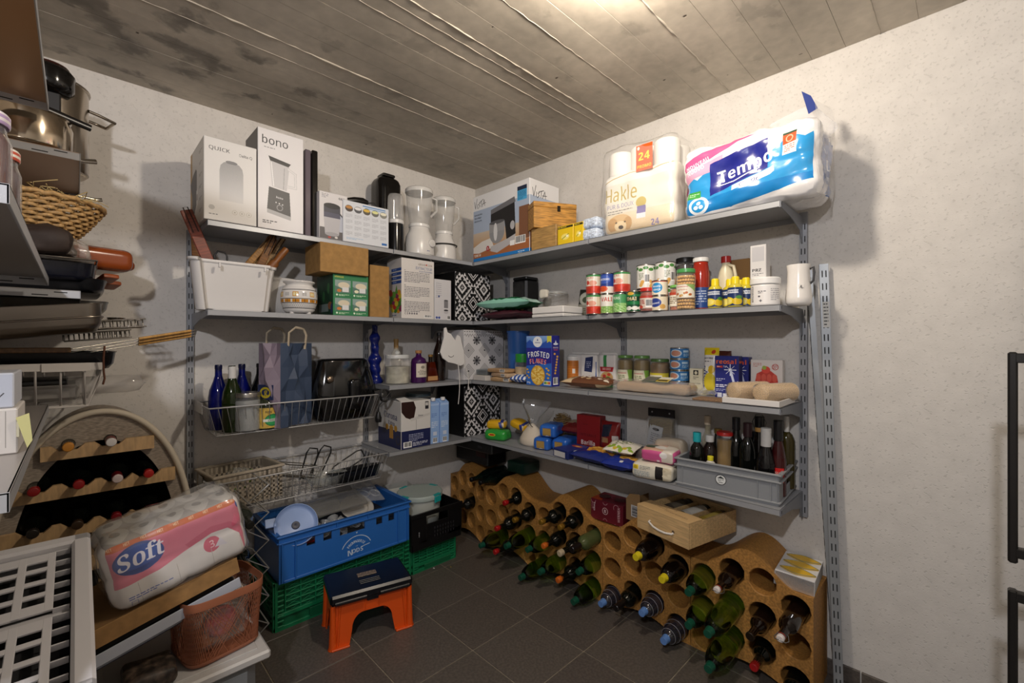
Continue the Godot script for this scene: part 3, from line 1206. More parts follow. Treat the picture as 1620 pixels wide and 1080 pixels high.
func tempo():
	var w := 0.485
	var h := 0.285
	var k := Ink.box(485, 285, 250, C("e8e6e6"), 1.3)
	k.F()
	k.poly([U(0, 170), U(40, 120), U(70, 140), U(120, 105), U(180, 130), U(250, 90), U(330, 110), U(400, 60), U(450, 85), U(485, 60), U(485, 230), U(330, 250), U(120, 285), U(0, 285)], C("2f97d6"))
	k.poly([U(0, 250), U(160, 215), U(485, 205), U(485, 230), U(330, 250), U(120, 285), U(0, 285)], C("1c7fc4"))
	k.poly([U(0, 60), U(90, 30), U(250, 0), U(340, 0), U(180, 45), U(0, 105)], C("c75a8e"))
	k.poly([U(10, 108), U(90, 80), U(170, 62), U(170, 110), U(60, 130), U(10, 150)], C("dfa3bf"))
	k.text("NOUVEAU", 22, 78, 16, C("f4e6ee"), 0, false, true, 0.9, -16)
	k.text("NUOVO", 26, 100, 16, C("f4e6ee"), 0, false, true, 0.9, -16)
	k.poly([U(120, 88), U(330, 50), U(330, 160), U(120, 215)], C("232a86"))
	k.poly([U(205, 195), U(350, 158), U(352, 178), U(340, 186), U(205, 215)], C("e8e8ec"))
	k.text("Classic", 232, 192, 16, C("3a3f8c"), 0, false, false, 1.0, -10)
	k.text("Tempo", 146, 128, 46, C("f4f6fa"), 0, false, true, 0.95, -11)
	k.path([U(150, 182), U(210, 178), U(300, 150)], 4, C("f4f6fa"))
	k.ell(75, 245, 40, 36, C("eef3f8"))
	k.ell(75, 245, 29, 26, C("2f97d6"))
	for i in 3:
		k.ell(75 + 12 * cos(TAU * i / 3 - 1.57), 246 + 11 * sin(TAU * i / 3 - 1.57), 9, 8, C("eef3f8"))
	k.rect(20, 184, 62, 28, C("46a04a"))
	k.small(36, 192, 40, 2, 8, 3, C("cfe8c8"))
	k.rect(378, 52, 46, 8, C("2d4a38"))
	k.rect(378, 60, 46, 34, C("df5a34"))
	k.ell(401, 77, 13, 13, C("f0b89c"))
	k.ell(401, 77, 9, 9, C("df5a34"))
	k.rect(378, 94, 46, 38, C("eceaea"))
	k.small(383, 99, 36, 4, 7, 3, C("c0664a"))
	k.S().rect(60, 60, 150, 200, C("2760ae"))
	k.rect(130, 35, 50, 40, C("1d4688"))
	k.ell(130, 110, 16, 22, C("cfe0f2"))
	k.ell(130, 110, 11, 15, C("2760ae"))
	k.ell(135, 165, 28, 22, C("e9edf4"))
	k.rect(126, 150, 18, 30, C("3a6fb4"))
	k.rect(110, 205, 50, 14, C("c9d4ea"))
	k.poly([U(70, 225), U(150, 232), U(130, 270), U(90, 270)], C("d9d6da"))
	var o := thing("toilet_paper_pack", "long blue and white pack of toilet rolls at the free shelf end", "toilet paper", R(1.982, Y1 + 0.002, 0.325), deg_to_rad(-1))
	var b := MB.new()
	b.bare = U(0.3, 0.95)
	b.soft(w, h, 0.25, 0.05, 28, uvs(k, "r", false), 6, 0.022, V(4, 2, 2), 0.005)
	part(o, "printed_wrap", b, printed(k, 0.22, 0.5))
	b = MB.new()
	b.soft(0.06, 0.16, 0.12, 0.03, 8, {}, 2, 0.02)
	part(o, "film_end_fold", b, mt("8e3d5e", 0.3), V(-w / 2 + 0.012, 0.09, -0.08))
	# the torn film standing up at the near end
	b = MB.new()
	var P := []
	for i in 11:
		var row := PackedVector3Array()
		for j in 9:
			var u := i / 10.0
			var q := j / 8.0
			row.append(V(0.09 + q * 0.165 + sin(u * 6 + q * 4) * 0.01, h - 0.05 + u * (0.07 + 0.05 * sin(q * 3.3)), -0.06 - 0.12 * q + sin(u * 9 + q * 7) * 0.014))
		P.append(row)
	b.grid(P)
	part(o, "film_flap", b, pane("f4f4f8", 0.34, 0.15))
	b = MB.new()
	b.prism([U(0, 0), U(0.03, 0.01), U(0.014, 0.06), U(-0.012, 0.085)], 0, 0.001)
	part(o, "film_scrap", b, mt("2f3f86", 0.3), V(0.19, h + 0.035, -0.11), V(0.2, 0.4, 0.15))
	b = MB.new()
	P = []
	for i in 13:
		var row := PackedVector3Array()
		for j in 7:
			var u := i / 12.0
			var q := j / 6.0
			row.append(V(w / 2 - 0.006 + sin(q * PI) * 0.016 + sin(u * 11 + q * 5) * 0.005, 0.0 + u * (h + 0.035), -0.01 - q * 0.25))
		P.append(row)
	b.grid(P)
	part(o, "film_end", b, pane("ffffff", 0.14, 0.1))

# ---------------------------------------------------------------- right wall, second shelf
func label_ink(r: float, h: float, base: String, s := 2.0) -> Ink:
	return Ink.sheet(TAU * r * 1000, h * 1000, C(base), s)

func right_second():
	# the dark end near the corner
	var o := thing("coffee_grinder", "tall glossy black appliance in the dark corner of the second shelf", "appliance", R(0.60, Y2, 0.14))
	var b := MB.new()
	b.box(V(0, 0.13, -0.06), V(0.13, 0.26, 0.12), 0.012)
	part(o, "body", b, mt("0d0d0f", 0.15))
	b = MB.new()
	b.box(V(0, 0.268, -0.06), V(0.12, 0.018, 0.11), 0.006)
	part(o, "lid", b, mt("141416", 0.2))
	o = thing("steel_tumbler", "tall brushed steel tumbler behind the green bag", "tumbler", R(0.42, Y2, 0.10))
	part(o, "cup", drum([U(0.0001, 0), U(0.030, 0), U(0.036, 0.15), U(0.036, 0.15), U(0.034, 0.15), U(0.028, 0.006), U(0.0001, 0.006)], 24), mt("a8a8aa", 0.3, 1.0))
	part(o, "rim", ring(0.036, 0.15, 0.0015), mt("c8c8ca", 0.2, 1.0))
	var k := Ink.sheet(200, 120, C("4a1f2c"), 1.0)
	k.small(20, 30, 150, 6, 12, 5, C("6a3444"), 3)
	k.ell(100, 30, 30, 12, C("b06a44"))
	bagof("food_bag", "dark red bag lying under the green bag on the second shelf", "food bag", R(0.61, Y2 + 0.032, 0.32), V(-PI / 2, 0, 0), 0.36, 0.17, 0.05, printed(k, 0.35), 5, 0.012)
	k = Ink.sheet(260, 120, C("0f6a3f"), 1.0)
	k.rect(0, 0, 260, 14, C("8fcbb8"))
	k.rect(0, 108, 260, 12, C("8fcbb8"))
	k.ell(110, 50, 44, 20, C("d9c15c"))
	k.ell(150, 62, 16, 10, C("e8e0c8"))
	k.rect(205, 20, 55, 80, C("bfe0d6"))
	bagof("food_bag", "green bag with pale ends lying on the dark red bag", "food bag", R(0.63, Y2 + 0.099, 0.325), V(-PI / 2, 0.12, 0.04), 0.40, 0.17, 0.07, printed(k, 0.3), 6, 0.014)
	var grey := mt("b8b6b0", 0.35, 0.6)
	o = jar("clear clip-top jar with a tied cloth and a cork-coloured base layer", R(0.860, Y2, 0.085), 0.068, 0.165, 0.012, noisy("a8814e", 0.2, 0.05, 0.9), 0.045, pane("e8eef0", 0.2), null, 0, 0, 1, "", "storage_jar", "jar", 0.97)
	part(o, "clip_ring", ring(0.067, 0.150, 0.0022), grey)
	b = MB.new()
	b.soft(0.06, 0.05, 0.03, 0.012, 8, {}, 3, 0.012)
	part(o, "tied_cloth", b, mt("d8d2c6", 0.9), V(-0.03, 0.125, 0.085))
	o = thing("foam_tray_stack", "flat white foam trays stacked before the clip-top jar", "tray", R(0.995, Y2, 0.322))
	b = MB.new()
	b.box(V(0, 0.009, -0.085), V(0.226, 0.018, 0.17), 0.004)
	part(o, "lower_tray", b, mt("dcdad8", 0.6))
	b = MB.new()
	b.box(V(0, 0.039, -0.085), V(0.224, 0.036, 0.168), 0.004)
	part(o, "upper_tray", b, mt("e2e0de", 0.6))
	# herbs pouch and navy pouch
	k = Ink.sheet(120, 150, C("8a8a80"), 1.2)
	k.rect(0, 0, 120, 80, C("31322e"))
	k.ell(60, 50, 46, 34, C("a8aaa2"))
	k.ell(60, 56, 22, 16, C("3e4a38"))
	k.small(25, 100, 70, 5, 9, 4, C("4a4632"), 6)
	bagof("herb_pouch", "clear-bottomed pouch of dried herbs leaning against the wall", "food bag", R(1.06, Y2, 0.07), V(-0.1, 0, -0.08), 0.12, 0.165, 0.035, printed(k, 0.3), 9, 0.006, 0.05)
	k = Ink.sheet(120, 140, C("1d2a55"), 1.2)
	k.rect(58, 46, 52, 22, C("d8dade"))
	k.text("ITALIAMO", 61, 52, 9, C("2a3a6a"), 0, false, true, 0.8)
	for i in 8:
		k.line(50 + i * 9, 136, 70 + i * 5, 104 + (i % 3) * 6, 5, C("b5532c"))
	bagof("pasta_pouch", "navy blue pouch with orange food at its foot left of the tins", "food bag", R(1.175, Y2, 0.075), V(-0.08, 0, 0), 0.14, 0.145, 0.04, printed(k, 0.35), 11, 0.005, 0.05)
	# tins
	var tom := label_ink(0.0405, 0.099, "e9e2d4")
	tom.rect(0, 60, 260, 39, C("c23b2c"))
	for i in 4:
		tom.ell(30 + i * 62, 74, 18, 15, C("d8452f"))
		tom.ell(54 + i * 62, 82, 16, 13, C("b52f22"))
	tom.rect(0, 0, 260, 10, C("3f8a4c"))
	tom.text("DE CECI", 108, 12, 9, C("a5262b"), 0, false, true, 0.8)
	tom.ell(140, 45, 22, 14, C("e0a08a"))
	tom.rect(165, 10, 24, 50, C("d9cbb4"))
	tom.ell(112, 42, 9, 12, C("c93a2e"))
	var base := tin("tomato tin with white and red label, lower of the leftmost pair", R(1.286, Y2, 0.30), 0.0405, 0.099, tom)
	dup(base, "tomato tin with white and red label, upper of the leftmost pair", R(1.286, Y2 + 0.099, 0.30), 0.1)
	var wht := label_ink(0.034, 0.095, "ece8df")
	wht.rect(0, 60, 220, 35, C("7fae5a"))
	wht.text("VALI", 92, 14, 20, C("c0392f"))
	for i in 60:
		wht.ell(fmod(i * 37.7, 214.0), 64 + fmod(i * 13.3, 30.0), 5, 5, C("a3c876"))
	tin("pea tin with red lettering on white, under the blue tin", R(1.363, Y2, 0.30), 0.034, 0.095, wht)
	var blu := label_ink(0.0345, 0.10, "26408f")
	blu.ell(108, 30, 38, 22, C("3c5cb4"))
	blu.text("POMODORO", 75, 24, 10, C("f0f2f8"), 0, false, true, 0.8)
	blu.rect(0, 66, 220, 34, C("e6e2da"))
	blu.ell(105, 78, 26, 15, C("d8552c"))
	tin("blue tomato tin with a red rim on top of the pea tin", R(1.363, Y2 + 0.095, 0.30), 0.0345, 0.10, blu)
	var pea := label_ink(0.036, 0.092, "4f9a62")
	pea.rect(0, 46, 230, 46, C("9cc97e"))
	for i in 90:
		pea.ell(fmod(i * 41.3, 226.0), 50 + fmod(i * 17.7, 40.0), 5.5, 5.5, C("76b05c" if i % 2 else "b8da98"))
	pea.text("PEAS", 90, 14, 13, C("e8f0e0"))
	tin("green tin of peas under a tomato tin", R(1.437, Y2, 0.302), 0.036, 0.092, pea)
	dup(base, "tomato tin on top of the green pea tin", R(1.437, Y2 + 0.096, 0.29), -0.2)
	var thai := label_ink(0.0375, 0.098, "1f7a44")
	thai.rect(0, 0, 240, 14, C("15402a"))
	thai.ell(118, 10, 18, 8, C("d8a83c"))
	thai.rect(70, 24, 100, 24, C("0f3d28"))
	thai.text("THAI", 94, 27, 17, C("f2e3b0"))
	thai.rect(0, 64, 240, 34, C("184a30"))
	for i in 6:
		thai.ell(50 + i * 30, 82, 16, 10, C("eeeee6"))
	tin("coconut milk tin with dark green label and gold lettering", R(1.508, Y2, 0.298), 0.0375, 0.098, thai)
	var chk := label_ink(0.046, 0.115, "e6e5e0")
	for i in 12:
		chk.ell(i * 26, 14 + (i % 2) * 8, 13, 8, C("4f8a44"))
	for i in 26:
		chk.ell(fmod(i * 47.0, 285.0), 80 + fmod(i * 11.0, 30.0), 9, 8, C("d8a85c"))
	chk.barcode(150, 45, 24, 46)
	chk.small(120, 40, 26, 5, 7, 3, C("5a6a4a"))
	var big := tin("large white chickpea tin with green leaves, lower left in the back row", R(1.505, Y2, 0.185), 0.046, 0.115, chk)
	dup(big, "large white chickpea tin with green leaves, upper left in the back row", R(1.505, Y2 + 0.115, 0.185), 0.2)
	dup(big, "large white chickpea tin with green leaves, lower right in the back row", R(1.605, Y2, 0.19), 0.5)
	dup(big, "large white chickpea tin with green leaves, upper right in the back row", R(1.605, Y2 + 0.115, 0.19), 0.9)
	var mil := label_ink(0.035, 0.068, "efe6d0")
	mil.ell(112, 34, 26, 25, C("2f8fd0"))
	mil.text("Nestlé", 112, 22, 9, C("f4f8fb"), 1)
	mil.text("Moça", 112, 37, 10, C("f4f8fb"), 1, false, true, 1.0, -6)
	mil.rect(0, 0, 230, 5, C("b0382c"))
	tin("condensed milk tin with a blue disc, upper of two", R(1.631, Y2 + 0.067, 0.295), 0.035, 0.068, mil)
	mil = label_ink(0.035, 0.067, "e8dcc2")
	mil.ell(104, 30, 30, 22, C("2a3f8f"))
	mil.text("dessert", 104, 28, 9, C("eef0f6"), 1, false, true, 0.9, -6)
	mil.ell(140, 50, 14, 12, C("d2a45a"))
	tin("condensed milk tin with a navy oval, lower of two", R(1.631, Y2, 0.295), 0.035, 0.067, mil)
	# jars
	k = Ink.sheet(100, 56, C("d8c4b8"), 2.0)
	k.rect(0, 0, 100, 10, C("b5382a"))
	k.small(14, 18, 40, 4, 7, 4, C("9c3a30"))
	k.barcode(58, 16, 28, 34)
	k.ell(28, 50, 18, 8, C("c9402e"))
	jar("sauce jar with a red lid and pale label before the chickpea tins", R(1.577, Y2, 0.30), 0.036, 0.107, 0.016, mt("9a3a24", 0.5), 0.09, mt("c02a22", 0.3), k, 0.014, 0.07, 1.35, "jars on the second shelf")
	k = Ink.sheet(70, 60, C("e6dfcf"), 2.0)
	k.rect(0, 0, 70, 12, C("b8452e"))
	k.small(8, 20, 54, 4, 8, 4, C("7a6a50"))
	jar("small jar with a light green lid between milk tin and chickpea jar", R(1.690, Y2, 0.255), 0.030, 0.113, 0.012, mt("b0603c", 0.5), 0.095, mt("6fae58", 0.35), k, 0.02, 0.08, 1.3, "jars on the second shelf")
	k = Ink.sheet(110, 56, C("ece6d6"), 2.0)
	k.text("HACENDADO", 55, 6, 6, C("a8303a"), 1)
	k.text("Garbanzo", 55, 18, 7, C("a8402a"), 1, false, false)
	k.poly([U(70, 0), U(110, 0), U(110, 30)], C("8fb46a"))
	for i in 14:
		k.ell(10 + fmod(i * 19.0, 92.0), 34 + fmod(i * 7.0, 18.0), 6, 5, C("b5602c" if i % 2 else "d8b070"))
	chickpeas(k)
	k = Ink.sheet(110, 60, C("b9a890"), 1.6)
	k.ell(55, 14, 20, 10, C("e8e4da"))
	k.small(20, 32, 70, 3, 8, 4, C("6a3a28"))
	jar("tall dark jar with a black lid behind the chickpea jar", R(1.665, Y2, 0.115), 0.046, 0.252, 0.02, mt("2a2018", 0.25), 0.22, mt("141414", 0.35), k, 0.1, 0.17, 1.2, "jars on the second shelf")
	o = thing("sauce_bottle", "tall tomato sauce bottle with a white cap and blue label", "bottle", R(1.766, Y2, 0.185))
	part(o, "sauce", drum([U(0.0001, 0), U(0.032, 0), U(0.036, 0.01), U(0.036, 0.16), U(0.030, 0.20), U(0.030, 0.212), U(0.0001, 0.212)], 20), mt("9c2a1c", 0.08))
	part(o, "cap", cyl(0.033, 0.212, 0.23), mt("e2e0de", 0.35))
	b = MB.new()
	b.curved(0.0365, 0.012, 0.1, 1.5)
	k = Ink.sheet(100, 90, C("2f4e8f"), 1.4)
	k.small(15, 15, 70, 6, 11, 5, C("b8c4dc"))
	part(o, "label", b, printed(k, 0.3))
	o = thing("detergent_jug", "cream plastic jug with a red screw cap beside the sauce bottle", "jug", R(1.842, Y2, 0.105))
	part(o, "jug_body", drum([U(0.0001, 0), U(0.03, 0), U(0.036, 0.006), U(0.036, 0.13), U(0.028, 0.17), U(0.017, 0.20), U(0.017, 0.21)], 20), mt("ddd3b4", 0.35))
	part(o, "cap", cyl(0.020, 0.21, 0.238), mt("b8221f", 0.3))
	b = MB.new()
	b.tube([V(0.012, 0.20, 0.01), V(0.036, 0.19, 0.012), V(0.044, 0.15, 0.012), V(0.034, 0.11, 0.01)], 0.007, 8)
	part(o, "handle", b, mt("ddd3b4", 0.35))
	b = MB.new()
	b.box(V(0, 0.115, -0.02), V(0.085, 0.23, 0.04), 0.002)
	solo("cardboard_box", "slim brown cardboard box standing behind the cream jug", "box", b, mt("9c7648", 0.8), R(1.875, Y2, 0.045))
	# lemon juice
	var lk := Ink.sheet(62, 62, C("1f3566"), 2.0)
	lk.rect(14, 8, 34, 12, C("d8dce4"))
	lk.text("POLENGHI", 31, 11, 5, C("1f3566"), 1)
	lk.ell(22, 46, 17, 14, C("e8cf2e"))
	lk.ell(22, 46, 13, 10, C("f2e27c"))
	lk.ell(46, 48, 12, 12, C("dcbc22"))
	lk.ell(50, 34, 8, 6, C("4f8a3c"))
	var spots := [[1.866, 0.285, "front left one of five"], [1.946, 0.292, "front middle one with the lemon slice"], [1.905, 0.235, "back left one of five"], [1.965, 0.23, "back right one of five"], [1.925, 0.18, "rearmost one of five"]]
	var first: Node3D = null
	for s in spots:
		var lb := "lemon juice bottle with yellow cap and navy label, %s" % s[2]
		if first == null:
			first = thing("lemon_juice_bottle", lb, "bottle", R(s[0], Y2, s[1]), 0.0, "lemon juice bottles on the second shelf")
			part(first, "juice_body", drum([U(0.0001, 0), U(0.024, 0), U(0.0275, 0.005), U(0.0275, 0.07), U(0.024, 0.084), U(0.013, 0.094), U(0.012, 0.1)], 20), mt("c9b83a", 0.15))
			part(first, "cap", drum([U(0.0155, 0.092), U(0.0155, 0.092), U(0.0145, 0.116), U(0.0115, 0.12), U(0.0115, 0.12), U(0.0001, 0.12)], 16), mt("f0d620", 0.3))
			b = MB.new()
			b.curved(0.0282, 0.006, 0.076, 1.9)
			part(first, "label", b, printed(lk, 0.3))
		else:
			dup(first, lb, R(s[0], Y2, s[1]), [0.2, -0.3, 0.1][spots.find(s) % 3])
	# tub, box and jug at the free end
	k = Ink.sheet(160, 70, C("e9e6e4"), 1.6)
	k.text("COLLAGEN +", 26, 62, 9, C("33333a"), 0, false, true, 1.0, -90)
	k.text("MAGNESIUM", 42, 62, 8, C("33333a"), 0, false, true, 1.0, -90)
	k.small(70, 20, 26, 2, 6, 3, C("55555c"))
	k.small(70, 38, 12, 1, 6, 6, C("55555c"))
	k.rect(74, 56, 10, 3, C("55555c"))
	k.rect(77.5, 52.5, 3, 10, C("55555c"))
	k.small(112, 12, 36, 7, 7, 2.5, C("8a8a90"))
	o = thing("supplement_tub", "white round tub with dark sideways lettering and a white lid", "tub", R(2.043, Y2, 0.262))
	part(o, "tub", drum([U(0.0001, 0), U(0.045, 0), U(0.049, 0.005), U(0.049, 0.078), U(0.0001, 0.078)], 28), mt("e4e1de", 0.35))
	part(o, "lid", cyl(0.0515, 0.08, 0.106, 0.003, 28), mt("ecebe9", 0.4))
	b = MB.new()
	b.curved(0.0496, 0.006, 0.074, 1.65, 18)
	part(o, "label", b, printed(k, 0.4))
	k = Ink.box(58, 130, 50, C("cfcdcc"), 2.0)
	k.F().rect(7, 8, 44, 56, C("b9b8bb"))
	k.text("PRZ", 8, 92, 11, C("2e2e34"), 0, false, true, 1.3)
	k.small(8, 110, 40, 2, 6, 2.5, C("77777c"))
	carton("cosmetic_carton", "tall pale grey carton standing on the lid of the white tub", "carton", R(2.022, Y2 + 0.1065, 0.275), 0.0, 0.056, 0.128, 0.05, k)
	o = thing("ceramic_jug", "white ceramic jug at the free end of the second shelf", "jug", R(2.138, Y2 + 0.0, 0.20))
	part(o, "jug_body", drum([U(0.0001, 0), U(0.034, 0), U(0.042, 0.012), U(0.043, 0.03), U(0.037, 0.09), U(0.036, 0.13), U(0.039, 0.152), U(0.037, 0.152), U(0.033, 0.13), U(0.0001, 0.02)], 28), mt("e6e2dd", 0.22))
	b = MB.new()
	b.tube([V(0.036, 0.135, 0), V(0.048, 0.14, 0), V(0.05, 0.12, 0), V(0.047, 0.09, 0), V(0.037, 0.08, 0)], 0.004, 8)
	part(o, "handle", b, mt("2e2e30", 0.4))
	k = Ink.sheet(20, 20, C("e6e2dd"), 3.0)
	k.text("A", 4, 6, 10, C("4a4a4e"), 0, true)
	k.arc(13, 12, 5, 30, 250, 1.2, C("4a4a4e"))
	b = MB.new()
	b.curved(0.0405, 0.058, 0.078, 0.25, 6, 0.45)
	part(o, "printed_mark", b, printed(k, 0.3))

func chickpeas(k: Ink):
	var o := thing("glass_jar", "tall glass jar full of chickpeas with a green lid", "jar", R(1.745, Y2, 0.285), 0.0, "jars on the second shelf")
	var b := MB.new()
	var r := RandomNumberGenerator.new()
	r.seed = 15
	for i in 170:
		var a := TAU * i / 17.0 + (i / 17) * 0.19
		var y := 0.01 + (i / 17) * 0.0142
		var q := MB.new()
		var s := 0.0072
		b.xf = Transform3D(Basis.from_euler(V(r.randf() * 3, r.randf() * 3, 0)), V(sin(a) * 0.0295, y, cos(a) * 0.0295))
		b.lathe([U(0.0001, -s), U(s * 0.7, -s * 0.7), U(s, 0), U(s * 0.7, s * 0.7), U(0.0001, s * 0.9)], 7)
	b.xf = Transform3D()
	part(o, "chickpea", b, noisy("d2a35c", 0.2, 0.05, 0.6)).set_meta("kind", "stuff")
	part(o, "glass", drum([U(0.0001, 0.0), U(0.034, 0.0), U(0.0385, 0.005), U(0.0385, 0.14), U(0.036, 0.15), U(0.034, 0.158)], 24), pane("ffffff", 0.06))
	part(o, "lid", cyl(0.0375, 0.155, 0.172, 0.002, 24), mt("4c9a55", 0.3))
	b = MB.new()
	b.curved(0.0392, 0.05, 0.105, 1.45)
	part(o, "label", b, printed(k, 0.35))

# ---------------------------------------------------------------- patterned boxes in the corner
func aztec(w: float, h: float, ground: Color, ink: Color, dense: bool) -> Ink:
	var k := Ink.box(w, h, 300, ground, 1.0)
	k.F()
	var cx := w / 2.0
	var P := 196.0 if dense else 132.0
	var f := P / 104.0
	for row in range(-1, int(h / P) + 2):
		for col in range(-1, int(w / P) + 2):
			var m := U(cx + (col - 0.5) * P * (1.0 if dense else 1.0), 0.5 * P + row * P)
			var o := m + U(P, P) * 0.5
			if dense:
				k.dia(m, 46 * f, ink)
				for i in 4:
					for j in 4:
						var q := m + U(12 + j * 11, 45 - j * 11).rotated(i * PI / 2.0) * f
						k.poly([q + U(-7, 6) * f, q + U(7, 6) * f, q + U(0, -7) * f], ink)
				k.dia(m, 38 * f, ground)
				for i in 4:
					for j in 3:
						var q := m + U(9 + j * 10, 30 - j * 10).rotated(i * PI / 2.0) * f
						k.poly([q + U(-5, 5) * f, q + U(5, 5) * f, q + U(0, -6) * f], ink)
				k.dia(m, 22 * f, ink)
				k.dia(m, 12 * f, ground)
				k.rect(m.x - 7 * f, m.y - 1.2 * f, 14 * f, 2.4 * f, ink)
				k.rect(m.x - 1.2 * f, m.y - 7 * f, 2.4 * f, 14 * f, ink)
				for g in [24.0, 14.0]:
					var e: float = g * f
					k.path([o + U(-e, 0), o + U(0, -e), o + U(e, 0), o + U(0, e), o + U(-e, 0)], 3.4 * f, ink)
			else:
				for i in 8:
					k.dia(m + U(0, -20 * f).rotated(i * PI / 4), 6 * f, ink)
				k.dia(m, 22 * f, ink.lerp(ground, 0.5))
				k.dia(m, 9 * f, ink)
				for i in 3:
					var e := (16.0 + i * 10.0) * f
					k.path([o + U(-e, 0), o + U(0, -e), o + U(e, 0), o + U(0, e), o + U(-e, 0)], 2.0, ink)
				k.dia(o, 7 * f, ink)
	if not dense:
		k.rect(0, 0, w, 44, ground)
		for i in int(w / 20) + 1:
			k.poly([U(i * 20, 14), U(i * 20 + 7, 8), U(i * 20 + 14, 14)], ink)
			k.path([U(i * 20, 42), U(i * 20 + 10, 26), U(i * 20 + 20, 42)], 2.0, ink)
		k.rect(w * 0.42, 0, 40, 34, C("b4b2b6"))
	k.S().rect(0, 0, 300, h, ground if not dense else C("08080a"))
	return k

func corner_boxes():
	var k := aztec(320, 310, C("08080a"), C("d2d0d2"), true)
	carton("storage_box", "black storage box with white stepped-diamond pattern on the second shelf in the corner", "storage box", L(0.315, Y2, 0.362), LT, 0.29, 0.305, 0.27, k, "l", "patterned storage boxes", 0.5)
	carton("storage_box", "black storage box with white stepped-diamond pattern on the bottom shelf in the corner", "storage box", L(0.21, Y4, 0.332), LT, 0.31, 0.325, 0.29, k, "l", "patterned storage boxes", 0.5)
	k = aztec(340, 320, C("d6d4d6"), C("1c1c20"), false)
	carton("storage_box", "white storage box with fine black pattern on the third shelf in the corner", "storage box", L(0.205, Y3, 0.345), LT, 0.345, 0.32, 0.30, k, "l", "patterned storage boxes", 0.5)

